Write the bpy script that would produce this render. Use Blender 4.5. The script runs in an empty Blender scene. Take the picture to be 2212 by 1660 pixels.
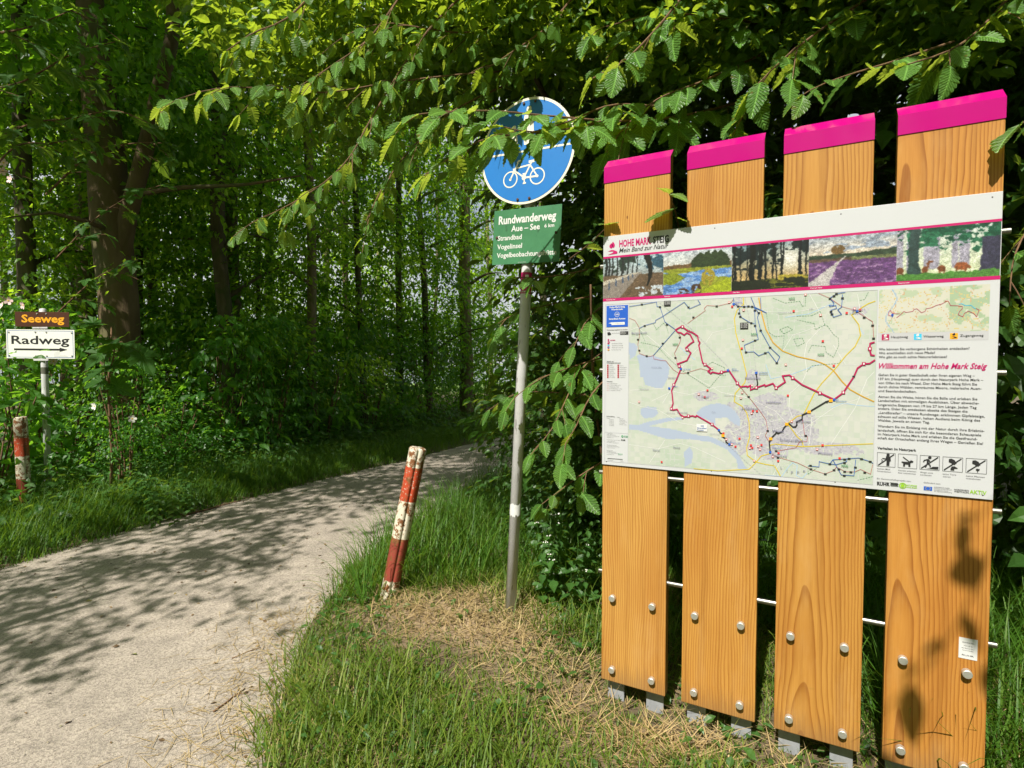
import bpy, bmesh, math, random
import numpy as np
from mathutils import Matrix, Vector
R = math.radians
SC = bpy.context.scene
COL = SC.collection

# ---------------------------------------------------------------- camera, sky, sun, exposure
CAM_Z = 1.45
FPX, PCX, PCY = 1200.0, 1106.0, 830.0          # focal length and centre in photo units (photo = 2212 x 1660 units)
PITCH = math.atan((830 - 785) / FPX)
cam_data = bpy.data.cameras.new('camera')
cam = bpy.data.objects.new('camera', cam_data)
COL.objects.link(cam)
cam_data.sensor_width = 36.0
cam_data.sensor_fit = 'HORIZONTAL'
cam_data.lens = FPX / 2212 * 36.0
cam_data.clip_start = 0.05
cam_data.clip_end = 2000
cam.location = (0, 0, CAM_Z)
cam.rotation_euler = (R(90) - PITCH, 0, 0)
SC.camera = cam

SUN_EL = R(52)
SUN_H = Vector((-0.484, -0.875, 0)).normalized()      # horizontal direction towards the sun
TO_SUN = Vector((SUN_H.x * math.cos(SUN_EL), SUN_H.y * math.cos(SUN_EL), math.sin(SUN_EL)))
world = bpy.data.worlds.new('World')
SC.world = world
world.use_nodes = True
wn = world.node_tree
bg = wn.nodes['Background']
sky = wn.nodes.new('ShaderNodeTexSky')
sky.sky_type = 'NISHITA'
sky.sun_disc = False
sky.sun_elevation = SUN_EL
sky.sun_rotation = math.atan2(SUN_H.x, SUN_H.y)
sky.air_density = 1.0
sky.dust_density = 4.0
sky.ozone_density = 1.0
# thin bright summer cloud over the whole sky
w_tc = wn.nodes.new('ShaderNodeTexCoord'); w_no = wn.nodes.new('ShaderNodeTexNoise'); w_ra = wn.nodes.new('ShaderNodeValToRGB'); w_mx = wn.nodes.new('ShaderNodeMix')
w_no.inputs['Scale'].default_value = 3.2; w_no.inputs['Detail'].default_value = 6.0
w_ra.color_ramp.elements[0].position = 0.34; w_ra.color_ramp.elements[0].color = (0.25, 0.25, 0.25, 1)
w_ra.color_ramp.elements[1].position = 0.60
w_mx.data_type = 'RGBA'; w_mx.inputs[7].default_value = (7.2, 7.4, 7.6, 1)
wn.links.new(w_tc.outputs['Generated'], w_no.inputs['Vector']); wn.links.new(w_no.outputs['Fac'], w_ra.inputs[0]); wn.links.new(w_ra.outputs[0], w_mx.inputs[0])
wn.links.new(sky.outputs[0], w_mx.inputs[6]); wn.links.new(w_mx.outputs[2], bg.inputs[0])
bg.inputs[1].default_value = 0.070

sun_data = bpy.data.lights.new('sun', 'SUN')
sun_data.energy = 5.0
sun_data.angle = R(0.55)
sun_data.color = (1.0, 0.95, 0.85)
sun = bpy.data.objects.new('sun', sun_data)
COL.objects.link(sun)
sun.rotation_euler = TO_SUN.to_track_quat('Z', 'Y').to_euler()
sun.location = (-4, -8, 14)

SC.view_settings.view_transform = 'Standard'
SC.view_settings.look = 'None'
SC.view_settings.gamma = 1.0
SC.view_settings.use_curve_mapping = False
SC.view_settings.exposure = 0.68
SC.render.engine = 'CYCLES'
cy = SC.cycles
cy.max_bounces = 5
cy.diffuse_bounces = 2
cy.glossy_bounces = 2
cy.transmission_bounces = 3
cy.transparent_max_bounces = 4
cy.use_denoising = True
cy.caustics_reflective = False
cy.caustics_refractive = False

# ---------------------------------------------------------------- helpers
def ray(x, y):
    dx, dy = (x - PCX) / FPX, -(y - PCY) / FPX
    c, s = math.cos(PITCH), math.sin(PITCH)
    return Vector((dx, c + dy * s, -s + dy * c))
def at(x, y, Y):
    d = ray(x, y); t = Y / d.y
    return Vector((d.x * t, Y, CAM_Z + d.z * t))
def ground_at(x, y, z=0.0):
    d = ray(x, y); t = (z - CAM_Z) / d.z
    return Vector((d.x * t, d.y * t, z))

def tag(o, label=None, cat=None, group=None, kind=None):
    if label: o['label'] = label
    if cat: o['category'] = cat
    if group: o['group'] = group
    if kind: o['kind'] = kind
    return o
def empty(name, loc, rz=0.0, label=None, cat=None, group=None):
    o = bpy.data.objects.new(name, None)
    o.empty_display_size = 0.1
    COL.objects.link(o)
    o.location = loc
    o.rotation_euler = (0, 0, rz)
    return tag(o, label, cat, group)
def link(name, mesh, mat=None, parent=None, world_space=False):
    o = bpy.data.objects.new(name, mesh)
    COL.objects.link(o)
    if mat is not None and len(mesh.materials) == 0:
        mesh.materials.append(mat)
    if parent is not None:
        o.parent = parent
        if world_space:
            o.matrix_parent_inverse = Matrix.Translation(-Vector(parent.location))
    return o
def np_mesh(name, verts, faces, smooth=False):
    """faces: (n,k) int array, all the same k"""
    verts = np.asarray(verts, dtype=np.float32).reshape(-1, 3)
    faces = np.asarray(faces, dtype=np.int32)
    n, k = faces.shape
    m = bpy.data.meshes.new(name)
    m.vertices.add(len(verts)); m.vertices.foreach_set('co', verts.ravel())
    m.loops.add(n * k); m.loops.foreach_set('vertex_index', faces.ravel())
    m.polygons.add(n)
    m.polygons.foreach_set('loop_start', np.arange(0, n * k, k, dtype=np.int32))
    m.polygons.foreach_set('loop_total', np.full(n, k, dtype=np.int32))
    m.polygons.foreach_set('use_smooth', np.full(n, smooth, dtype=bool))
    m.update(calc_edges=True)
    return m
def bm_mesh(name, bm, smooth=False):
    bmesh.ops.recalc_face_normals(bm, faces=bm.faces[:])
    m = bpy.data.meshes.new(name)
    bm.to_mesh(m); bm.free()
    if smooth:
        m.polygons.foreach_set('use_smooth', [True] * len(m.polygons))
    return m
def box_bm(x0, x1, y0, y1, z0, z1, bevel=0.0, bm=None, seg=2):
    own = bm is None
    b = bmesh.new()
    vs = [b.verts.new((x, y, z)) for x in (x0, x1) for y in (y0, y1) for z in (z0, z1)]
    for f in ((0, 1, 3, 2), (4, 6, 7, 5), (0, 4, 5, 1), (2, 3, 7, 6), (0, 2, 6, 4), (1, 5, 7, 3)):
        b.faces.new([vs[i] for i in f])
    bmesh.ops.recalc_face_normals(b, faces=b.faces[:])
    if bevel:
        bmesh.ops.bevel(b, geom=b.edges[:] , offset=bevel, segments=seg, profile=0.6, affect='EDGES')
    if own: return b
    tmp = bpy.data.meshes.new('tmp'); b.to_mesh(tmp); b.free(); bm.from_mesh(tmp); bpy.data.meshes.remove(tmp)
    return bm
def tube_arrays(pts, rads, sides=6, cap=True):
    pts = [Vector(p) for p in pts]
    V, Fq = [], []
    n = len(pts)
    ref = Vector((0.13, 0.27, 0.95)).normalized()
    for i, p in enumerate(pts):
        d = (pts[min(i + 1, n - 1)] - pts[max(i - 1, 0)])
        d = d.normalized() if d.length > 1e-9 else Vector((0, 0, 1))
        a = d.cross(ref)
        if a.length < 1e-3: a = d.cross(Vector((1, 0, 0)))
        a.normalize(); b = d.cross(a)
        ref = a.cross(d) if abs(a.cross(d).length) > 1e-6 else ref
        for k in range(sides):
            t = 2 * math.pi * k / sides
            V.append(p + (a * math.cos(t) + b * math.sin(t)) * rads[i])
    for i in range(n - 1):
        for k in range(sides):
            k2 = (k + 1) % sides
            Fq.append((i * sides + k, i * sides + k2, (i + 1) * sides + k2, (i + 1) * sides + k))
    if cap:
        V.append(pts[-1] + (pts[-1] - pts[-2]).normalized() * rads[-1] * 0.3)
        V.append(pts[0])
        e, s0 = len(V) - 2, len(V) - 1
        for k in range(sides):
            k2 = (k + 1) % sides
            Fq.append(((n - 1) * sides + k, (n - 1) * sides + k2, e, e))
            Fq.append((k2, k, s0, s0))
    return V, Fq
class MB:
    """collects polygons into one mesh"""
    def __init__(self): self.v = []; self.f = []
    def add(self, V, F):
        o = len(self.v)
        self.v += [tuple(p) for p in V]
        for f in F:
            g = []
            for i in f:
                if not g or g[-1] != i + o: g.append(i + o)
            if g[0] == g[-1]: g.pop()
            if len(g) > 2: self.f.append(g)
        return self
    def tube(self, pts, rads, sides=6, cap=True):
        if not hasattr(rads, '__len__'): rads = [rads] * len(pts)
        return self.add(*tube_arrays(pts, rads, sides, cap))
    def box(self, x0, x1, y0, y1, z0, z1):
        V = [(x, y, z) for x in (x0, x1) for y in (y0, y1) for z in (z0, z1)]
        return self.add(V, ((0, 1, 3, 2), (4, 6, 7, 5), (0, 4, 5, 1), (2, 3, 7, 6), (0, 2, 6, 4), (1, 5, 7, 3)))
    def mesh(self, name, smooth=False):
        m = bpy.data.meshes.new(name)
        m.from_pydata(self.v, [], self.f)
        if smooth: m.polygons.foreach_set('use_smooth', [True] * len(m.polygons))
        m.update()
        return m
def catmull(pts, step):
    pts = [Vector(p) for p in pts]
    P = [pts[0] * 2 - pts[1]] + pts + [pts[-1] * 2 - pts[-2]]
    out = []
    for i in range(1, len(P) - 2):
        L = (P[i + 1] - P[i]).length
        n = max(1, int(L / step))
        for k in range(n):
            t = k / n
            a, b, c, d = P[i - 1], P[i], P[i + 1], P[i + 2]
            out.append(0.5 * ((2 * b) + (c - a) * t + (2 * a - 5 * b + 4 * c - d) * t * t + (3 * b - a - 3 * c + d) * t ** 3))
    out.append(pts[-1])
    return out
def smoothstep(a, b, x):
    t = np.clip((x - a) / (b - a), 0, 1)
    return t * t * (3 - 2 * t)
def vnoise(x, y, seed=0):
    """cheap value noise, numpy arrays in, 0..1 out"""
    rs = np.random.RandomState(seed)
    g = rs.rand(64, 64)
    xi = np.floor(x).astype(int); yi = np.floor(y).astype(int)
    fx = x - xi; fy = y - yi
    fx = fx * fx * (3 - 2 * fx); fy = fy * fy * (3 - 2 * fy)
    a = g[xi % 64, yi % 64]; b = g[(xi + 1) % 64, yi % 64]
    c = g[xi % 64, (yi + 1) % 64]; d = g[(xi + 1) % 64, (yi + 1) % 64]
    return (a * (1 - fx) + b * fx) * (1 - fy) + (c * (1 - fx) + d * fx) * fy
def fbm(x, y, seed=0, oct=4):
    s = 0; a = 0.5; tot = 0
    for i in range(oct):
        s = s + a * vnoise(x * 2 ** i, y * 2 ** i, seed + i); tot += a; a *= 0.5
    return s / tot
def lin(c):
    c = np.asarray(c, dtype=float) / 255.0
    return np.where(c <= 0.04045, c / 12.92, ((c + 0.055) / 1.055) ** 2.4)

# ---------------------------------------------------------------- materials
class NT:
    def __init__(self, name):
        self.m = bpy.data.materials.new(name); self.m.use_nodes = True
        self.t = self.m.node_tree; self.p = self.t.nodes['Principled BSDF']; self.out = self.t.nodes['Material Output']
    def n(self, kind, **kw):
        nd = self.t.nodes.new('ShaderNode' + kind)
        for k, v in kw.items(): setattr(nd, k, v)
        return nd
    def l(self, a, b): self.t.links.new(a, b)
    def set(self, **kw):
        for k, v in kw.items(): self.p.inputs[k.replace('_', ' ')].default_value = v
    def ramp(self, fac, stops, interp='LINEAR'):
        r = self.n('ValToRGB'); e = r.color_ramp.elements
        r.color_ramp.interpolation = interp
        while len(e) > 1: e.remove(e[-1])
        e[0].position = stops[0][0]; e[0].color = (*stops[0][1], 1)
        for pos, c in stops[1:]:
            x = e.new(pos); x.color = (*c, 1)
        self.l(fac, r.inputs[0]); return r.outputs[0]
    def noise(self, scale, detail=3, rough=0.55, vec=None, dist=0.0):
        nd = self.n('TexNoise'); nd.inputs['Scale'].default_value = scale
        nd.inputs['Detail'].default_value = detail; nd.inputs['Roughness'].default_value = rough
        nd.inputs['Distortion'].default_value = dist
        if vec is not None: self.l(vec, nd.inputs['Vector'])
        return nd.outputs['Fac']
    def mapped(self, scale=(1, 1, 1), loc=(0, 0, 0), out='Object'):
        tc = self.n('TexCoord'); mp = self.n('Mapping')
        mp.inputs['Scale'].default_value = scale; mp.inputs['Location'].default_value = loc
        self.l(tc.outputs[out], mp.inputs[0]); return mp.outputs[0]
    def math(self, op, a, b=None, clamp=False):
        nd = self.n('Math', operation=op, use_clamp=clamp)
        for i, v in enumerate((a, b)):
            if v is None: continue
            if isinstance(v, (int, float)): nd.inputs[i].default_value = v
            else: self.l(v, nd.inputs[i])
        return nd.outputs[0]
    def mix(self, fac, a, b, mode='MIX'):
        nd = self.n('Mix', data_type='RGBA', blend_type=mode)
        for i, v in ((0, fac), (6, a), (7, b)):
            if isinstance(v, (int, float)): nd.inputs[i].default_value = v
            elif isinstance(v, tuple): nd.inputs[i].default_value = (*v, 1)
            else: self.l(v, nd.inputs[i])
        return nd.outputs[2]
    def bump(self, height, strength=0.3, dist=0.01):
        b = self.n('Bump'); b.inputs['Strength'].default_value = strength; b.inputs['Distance'].default_value = dist
        self.l(height, b.inputs['Height']); self.l(b.outputs[0], self.p.inputs['Normal'])
    def col(self, sock): self.l(sock, self.p.inputs['Base Color'])

def m_plain(name, rgb, rough=0.5, metal=0.0, spec=0.5):
    a = NT(name); a.set(Base_Color=(*rgb, 1), Roughness=rough, Metallic=metal)
    a.p.inputs['Specular IOR Level'].default_value = spec
    return a.m
def m_leaf(name, lo, hi, trans, mixf=0.42, rough=0.42, island=False, veins=False, spec=0.4):
    a = NT(name)
    if island:
        rnd = a.n('NewGeometry').outputs['Random Per Island']
    else:
        rnd = a.n('ObjectInfo').outputs['Random']
    big = a.noise(1.3, 2, vec=a.mapped(out='Object') if island else a.n('NewGeometry').outputs['Position'])
    f = a.math('ADD', a.math('MULTIPLY', rnd, 0.75), a.math('MULTIPLY', a.math('SUBTRACT', big, 0.5), 0.9), clamp=True)
    c = a.ramp(f, [(0.0, lo), (0.55, tuple((x + y) / 2 for x, y in zip(lo, hi))), (1.0, hi)])
    tcol = a.mix(0.5, trans, tuple(min(1, x * 1.4) for x in trans))
    if veins:
        uv = a.n('TexCoord').outputs['UV']; sx = a.n('SeparateXYZ'); a.l(uv, sx.inputs[0])
        av = a.math('ABSOLUTE', sx.outputs[1])
        ph = a.math('SUBTRACT', sx.outputs[0], a.math('MULTIPLY', av, 0.75))
        w = a.math('PINGPONG', a.math('MULTIPLY', ph, 12.0), 0.5)
        side = a.math('LESS_THAN', w, 0.09)
        mid = a.math('LESS_THAN', av, 0.022)
        v = a.math('MULTIPLY', a.math('MAXIMUM', side, mid), 0.55)
        c = a.mix(v, c, tuple(min(1, x * 2.6 + 0.02) for x in hi))
        tcol = a.mix(v, tcol, (0.75, 0.75, 0.16))
        spot = a.noise(26, 3, 0.6, a.n('NewGeometry').outputs['Position'])
        c = a.mix(a.ramp(spot, [(0.66, (0, 0, 0)), (0.70, (0.8, 0.8, 0.8))]), c, (0.16, 0.10, 0.02))
        h = a.math('MULTIPLY', w, 1.0)
        a.bump(h, 0.55, 0.01)
    a.col(c); a.set(Roughness=rough)
    a.p.inputs['Specular IOR Level'].default_value = spec
    tr = a.n('BsdfTranslucent'); a.l(tcol, tr.inputs[0])
    mx = a.n('MixShader'); mx.inputs[0].default_value = mixf
    a.l(a.p.outputs[0], mx.inputs[1]); a.l(tr.outputs[0], mx.inputs[2]); a.l(mx.outputs[0], a.out.inputs[0])
    return a.m
def m_grass(name, stops, trans, mixf=0.35):
    a = NT(name)
    rnd = a.n('NewGeometry').outputs['Random Per Island']
    pos = a.n('NewGeometry').outputs['Position']
    big = a.noise(1.6, 3, vec=pos)
    f = a.math('ADD', a.math('MULTIPLY', rnd, 0.7), a.math('MULTIPLY', a.math('SUBTRACT', big, 0.35), 0.9), clamp=True)
    a.col(a.ramp(f, stops)); a.set(Roughness=0.5)
    a.p.inputs['Specular IOR Level'].default_value = 0.3
    tr = a.n('BsdfTranslucent'); tr.inputs[0].default_value = (*trans, 1)
    mx = a.n('MixShader'); mx.inputs[0].default_value = mixf
    a.l(a.p.outputs[0], mx.inputs[1]); a.l(tr.outputs[0], mx.inputs[2]); a.l(mx.outputs[0], a.out.inputs[0])
    return a.m
def m_bark(name, dark, light, moss=None, scale=9.0):
    a = NT(name)
    v = a.mapped((1, 1, 0.25))
    n1 = a.noise(scale, 6, 0.65, v); n2 = a.noise(2.0, 2, 0.5, a.mapped())
    c = a.ramp(n1, [(0.3, dark), (0.7, light)])
    if moss:
        c = a.mix(a.math('MULTIPLY', a.math('GREATER_THAN', n2, 0.56), 0.5), c, moss)
    a.col(c); a.set(Roughness=0.85); a.bump(n1, 0.5, 0.02)
    return a.m
def m_wood(name, seed, freq, xc, depth, slope, light=(0.44, 0.215, 0.046), dark=(0.235, 0.085, 0.013)):
    a = NT(name)
    tc = a.mapped((1, 1, 1), (seed * 3.7, seed * 1.3, seed * 2.1))
    o = a.n('TexCoord').outputs['Object']
    s = a.n('SeparateXYZ'); a.l(o, s.inputs[0])
    wob = a.noise(1.0, 2, 0.5, a.mapped((5.0, 1.0, 1.1), (seed, seed * 2, seed * 5)))
    wob2 = a.noise(1.0, 2, 0.5, a.mapped((26.0, 3.0, 6.0), (seed * 2, seed, seed * 3)))
    x = a.math('ADD', a.math('SUBTRACT', s.outputs[0], xc), a.math('MULTIPLY', a.math('SUBTRACT', wob, 0.5), 0.085))
    x = a.math('ADD', x, a.math('MULTIPLY', a.math('SUBTRACT', wob2, 0.5), 0.010))
    d = a.math('ADD', a.math('MULTIPLY', s.outputs[2], slope), depth)
    wob3 = a.noise(1.0, 3, 0.55, a.mapped((2.2, 1.0, 0.75), (seed * 3, seed, seed)))
    d = a.math('ADD', d, a.math('MULTIPLY', a.math('SUBTRACT', wob3, 0.5), 0.06))
    d = a.math('ADD', d, a.math('MULTIPLY', s.outputs[1], 0.8))
    r = a.math('SQRT', a.math('ADD', a.math('MULTIPLY', x, x), a.math('MULTIPLY', d, d)))
    fr = a.math('FRACT', a.math('MULTIPLY', r, freq))
    mid = tuple((p * 0.6 + q * 0.4) for p, q in zip(light, dark))
    c = a.ramp(fr, [(0.0, light), (0.38, light), (0.72, mid), (0.90, dark), (0.97, dark), (1.0, light)])
    fib = a.noise(1.0, 3, 0.6, a.mapped((260, 40, 7), (seed, 0, 0)))
    c = a.mix(0.22, c, a.ramp(fib, [(0.3, (0.30, 0.125, 0.022)), (0.7, (0.52, 0.28, 0.075))]))
    patch = a.noise(1.0, 3, 0.5, a.mapped((6, 2, 1.6), (seed * 7, 0, seed)))
    c = a.mix(a.math('MULTIPLY', a.math('SUBTRACT', patch, 0.45, clamp=True), 1.4), c, (0.30, 0.10, 0.016))
    vor = a.n('TexVoronoi'); vor.inputs['Scale'].default_value = 1.0
    a.l(a.mapped((4.5, 1.0, 2.4), (seed * 1.7, 0.4, seed * 0.9)), vor.inputs['Vector'])
    kn = a.math('LESS_THAN', vor.outputs['Distance'], 0.018)
    c = a.mix(a.math('MULTIPLY', kn, 0.75), c, (0.13, 0.045, 0.012))
    streak = a.noise(1.0, 4, 0.6, a.mapped((30, 4, 0.9), (seed * 4, 0, seed * 6)))
    c = a.mix(a.math('MULTIPLY', a.math('SUBTRACT', streak, 0.5, clamp=True), 2.2), c, (0.19, 0.065, 0.012))
    grey = a.noise(1.0, 5, 0.65, a.mapped((9, 4, 2.2), (seed * 9, 1, seed * 2)))
    c = a.mix(a.math('MULTIPLY', a.math('SUBTRACT', grey, 0.52, clamp=True), 1.6), c, (0.50, 0.30, 0.12))
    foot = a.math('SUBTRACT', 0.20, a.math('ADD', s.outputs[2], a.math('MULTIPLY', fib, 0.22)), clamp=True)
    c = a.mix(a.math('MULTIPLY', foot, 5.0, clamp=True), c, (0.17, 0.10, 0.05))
    a.col(c); a.set(Roughness=0.45); a.p.inputs['Specular IOR Level'].default_value = 0.25
    a.bump(fr, 0.10, 0.002)
    return a.m
def m_steel(name):
    a = NT(name)
    n1 = a.noise(1.0, 2, 0.5, a.mapped((400, 400, 20)))
    a.set(Metallic=1.0); a.col(a.ramp(n1, [(0.3, (0.36, 0.35, 0.33)), (0.7, (0.52, 0.50, 0.47))]))
    a.set(Roughness=0.30); return a.m
def m_galv(name, lo=(0.48, 0.47, 0.49), hi=(0.62, 0.61, 0.63)):
    a = NT(name)
    n1 = a.noise(14, 5, 0.7, a.mapped((1, 1, 0.4))); n2 = a.noise(60, 3, 0.6, a.mapped((1, 1, 0.15)))
    c = a.ramp(n1, [(0.3, lo), (0.7, hi)])
    c = a.mix(a.math('MULTIPLY', a.math('GREATER_THAN', n2, 0.66), 0.5), c, (0.10, 0.075, 0.05))
    a.col(c); a.set(Roughness=0.5, Metallic=0.0); return a.m
def m_painted(name, rgb, rust=0.62, scale=16.0, rough=0.5, chip=(0.55, 0.50, 0.42)):
    a = NT(name)
    n1 = a.noise(scale, 8, 0.72, a.mapped()); n2 = a.noise(scale * 4, 5, 0.7, a.mapped((1, 1, 1), (3, 1, 2))); n3 = a.noise(3.5, 2, 0.5, a.mapped())
    c = a.mix(a.math('MULTIPLY', n3, 0.45), rgb, tuple(x * 0.6 for x in rgb))
    c = a.mix(a.math('GREATER_THAN', n2, 0.60), c, chip)
    c = a.mix(a.ramp(n1, [(rust, (0, 0, 0)), (rust + 0.03, (1, 1, 1))]), c, a.ramp(n2, [(0.3, (0.10, 0.035, 0.012)), (0.7, (0.26, 0.11, 0.04))]))
    a.col(c); a.set(Roughness=rough); a.bump(n1, 0.35, 0.004); return a.m
def m_sheet(name, rgb, rough=0.4, dirt=0.25, spec=0.5):
    a = NT(name)
    n1 = a.noise(7, 6, 0.65, a.mapped()); n2 = a.noise(45, 3, 0.6, a.mapped())
    c = a.mix(a.math('MULTIPLY', a.math('SUBTRACT', n1, 0.42, clamp=True), dirt * 4), rgb, tuple(x * 0.55 for x in rgb))
    c = a.mix(a.math('MULTIPLY', a.math('GREATER_THAN', n2, 0.70), dirt), c, tuple(x * 0.4 + 0.02 for x in rgb))
    a.col(c); a.set(Roughness=rough); a.p.inputs['Specular IOR Level'].default_value = spec
    return a.m
def m_attr(name, rough=0.4):
    a = NT(name); at_ = a.n('VertexColor'); at_.layer_name = 'print'
    a.col(at_.outputs[0]); a.set(Roughness=rough); return a.m
# ---------------------------------------------------------------- ground and path
EDGE_R = np.array([(-12, 1.6), (-4, 0.5), (0, -0.35), (1.4, -0.76), (1.99, -0.97), (2.876, -1.117), (3.91, -1.127), (5.0, -0.9), (6.4, -0.3), (7.4, 0.40), (8.8, 1.6), (10.5, 3.4), (13, 6.5), (18, 14)])
EDGE_L = np.array([(-12, -4.0), (-4, -4.6), (0, -4.5), (2, -4.1), (3.87, -3.57), (5.35, -3.10), (6.82, -2.31), (8.2, -1.6), (9.67, -0.85), (11.2, 0.05), (13, 1.6), (15.5, 4.6), (18, 8.5)])
def edge_r(y): return np.interp(y, EDGE_R[:, 0], EDGE_R[:, 1]) + 0.06 * (fbm(np.asarray(y) * 1.7, np.asarray(y) * 0 + 3.1, 5) - 0.5) * 2
def edge_l(y): return np.interp(y, EDGE_L[:, 0], EDGE_L[:, 1]) + 0.06 * (fbm(np.asarray(y) * 1.5, np.asarray(y) * 0 + 7.7, 9) - 0.5) * 2
def height(x, y):
    x = np.asarray(x, dtype=float); y = np.asarray(y, dtype=float)
    dr = x - edge_r(y); dl = edge_l(y) - x
    off = np.maximum(dr, dl)                      # > 0 on grass, < 0 on the path
    h = 0.045 * smoothstep(-0.02, 0.30, off) - 0.02 * smoothstep(0.0, 0.12, -off)
    h = h + 0.07 * np.exp(-(((x + 0.35) / 0.55) ** 2 + ((y - 3.25) / 0.45) ** 2)) * (dr > 0)
    along = (x - 0.383) * 0.8755 - (y - 2.335) * 0.484; across = (x - 0.383) * 0.484 + (y - 2.335) * 0.8755
    h = h - 0.055 * np.exp(-((across - 0.02) / 0.28) ** 2) * smoothstep(-0.35, 0.05, along) * (1 - smoothstep(1.3, 1.8, along))
    h = h + 0.10 * smoothstep(0.2, 2.5, dl)
    h = h + 0.03 * (fbm(x * 1.6, y * 1.6, 21) - 0.5) * smoothstep(0, 0.3, off)
    return h

def axis(lo, hi, fine, far):
    a = list(np.arange(lo, hi + 1e-6, fine)); s = fine
    up = []; p = hi
    while p < far: s *= 1.25; p += s; up.append(p)
    s = fine; dn = []; p = lo
    while p > -far: s *= 1.25; p -= s; dn.append(p)
    return np.array(dn[::-1] + a + up)
gx, gy = axis(-7, 5, 0.10, 900), axis(-1, 13, 0.10, 900)
GX, GY = np.meshgrid(gx, gy)
GZ = height(GX, GY) * ((abs(GX) < 40) & (abs(GY) < 40))
nx, ny = len(gx), len(gy)
idx = np.arange(nx * ny).reshape(ny, nx)
quads = np.stack([idx[:-1, :-1], idx[:-1, 1:], idx[1:, 1:], idx[1:, :-1]], -1).reshape(-1, 4)
def soil_mask(x, y):
    """1 where the turf is bare or covered with dry clippings"""
    g = np.exp(-(((x + 0.33) / 0.42) ** 2 + ((y - 2.98) / 0.22) ** 2)) * 1.1
    g = g + np.exp(-(((x - 0.02) / 0.22) ** 2 + ((y - 2.72) / 0.16) ** 2)) * 0.8
    g = g + np.exp(-(((x - 0.60) / 0.26) ** 2 + ((y - 2.03) / 0.17) ** 2)) * 0.95
    g = g + np.exp(-(((x - 0.35) / 0.28) ** 2 + ((y - 2.45) / 0.20) ** 2)) * 0.5
    return np.clip(g + (fbm(x * 5, y * 5, 61) - 0.5) * 1.1, 0, 1)
a = NT('forest_soil')
pos = a.n('NewGeometry').outputs['Position']
n1 = a.noise(3.0, 5, 0.6, pos); n2 = a.noise(40, 4, 0.7, pos); n3 = a.noise(0.7, 2, 0.5, pos)
c = a.ramp(n1, [(0.3, (0.045, 0.034, 0.018)), (0.7, (0.115, 0.082, 0.045))])
c = a.mix(a.math('MULTIPLY', n2, 0.5), c, (0.14, 0.10, 0.06))
va = a.n('VertexColor'); va.layer_name = 'soil'
c = a.mix(va.outputs[0], c, a.ramp(n2, [(0.3, (0.20, 0.14, 0.08)), (0.7, (0.42, 0.31, 0.20))]))
sxyz = a.n('SeparateXYZ'); a.l(pos, sxyz.inputs[0])
far = a.math('MULTIPLY', a.math('SUBTRACT', sxyz.outputs[1], 22.0, clamp=False), 0.2, clamp=True)
c = a.mix(far, c, a.ramp(n3, [(0.3, (0.10, 0.19, 0.03)), (0.7, (0.20, 0.28, 0.06))]))
a.col(c); a.set(Roughness=0.95); a.bump(n2, 0.8, 0.02)
gm = np_mesh('ground', np.stack([GX, GY, GZ], -1), quads, True)
sm_ = soil_mask(GX, GY).ravel() * ((abs(GX) < 2.5) & (GY > 1.2) & (GY < 3.6)).ravel()
ca_ = gm.color_attributes.new('soil', 'FLOAT_COLOR', 'POINT'); ca_.data.foreach_set('color', np.repeat(sm_, 4).astype(np.float32))
ground = link('ground', gm, a.m)
tag(ground, 'brown earthy ground under the grass and the trees', None, None, 'structure')

a = NT('lake_water'); a.set(Base_Color=(0.10, 0.14, 0.15, 1), Roughness=0.12); a.bump(a.noise(1.2, 3, 0.6, a.n('NewGeometry').outputs['Position']), 0.25, 0.05)
lakem = np_mesh('lake', [(-400, 33, 0.05), (400, 33, 0.05), (400, 420, 0.05), (-400, 420, 0.05)], [(0, 1, 2, 3)])
tag(link('lake', lakem, a.m), 'bright lake glimpsed through gaps behind the wood', None, None, 'structure')
py = np.arange(-6, 17.5, 0.08)
ps = np.linspace(0, 1, 45)
PY, PS = np.meshgrid(py, ps, indexing='ij')
el, er = edge_l(PY) - 0.10, edge_r(PY) + 0.10
PX = el + (er - el) * PS
PZ = 0.004 + 0.016 * (fbm(PX * 1.3, PY * 1.3, 33) - 0.5) - 0.035 * np.clip(np.abs(PS - 0.5) * 2 - 0.93, 0, 1) * 14 * 0.05 + 0.012 * (1 - (2 * PS - 1) ** 2)
idx = np.arange(PX.size).reshape(PX.shape)
quads = np.stack([idx[:-1, :-1], idx[:-1, 1:], idx[1:, 1:], idx[1:, :-1]], -1).reshape(-1, 4)
a = NT('path_gravel')
pos = a.n('NewGeometry').outputs['Position']
n1 = a.noise(1.1, 4, 0.6, pos); n2 = a.noise(70, 4, 0.75, pos); n3 = a.noise(190, 2, 0.7, pos); n4 = a.noise(7, 5, 0.7, pos)
c = a.ramp(n1, [(0.32, (0.345, 0.30, 0.255)), (0.68, (0.48, 0.41, 0.345))])
c = a.mix(a.math('MULTIPLY', a.math('SUBTRACT', n4, 0.40, clamp=True), 2.6), c, (0.20, 0.175, 0.15))
c = a.mix(a.ramp(n2, [(0.42, (0, 0, 0)), (0.62, (0.75, 0.75, 0.75))]), c, (0.12, 0.10, 0.088))
c = a.mix(a.ramp(n3, [(0.52, (0, 0, 0)), (0.66, (0.8, 0.8, 0.8))]), c, (0.44, 0.37, 0.30))
a.col(c); a.set(Roughness=0.9); a.bump(a.math('ADD', n2, a.math('MULTIPLY', n3, 0.6)), 0.7, 0.008)
path = link('path', np_mesh('path', np.stack([PX, PY, PZ], -1), quads, True), a.m)
tag(path, 'pale gravel path curving away to the right between the trees', None, None, 'structure')
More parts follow.
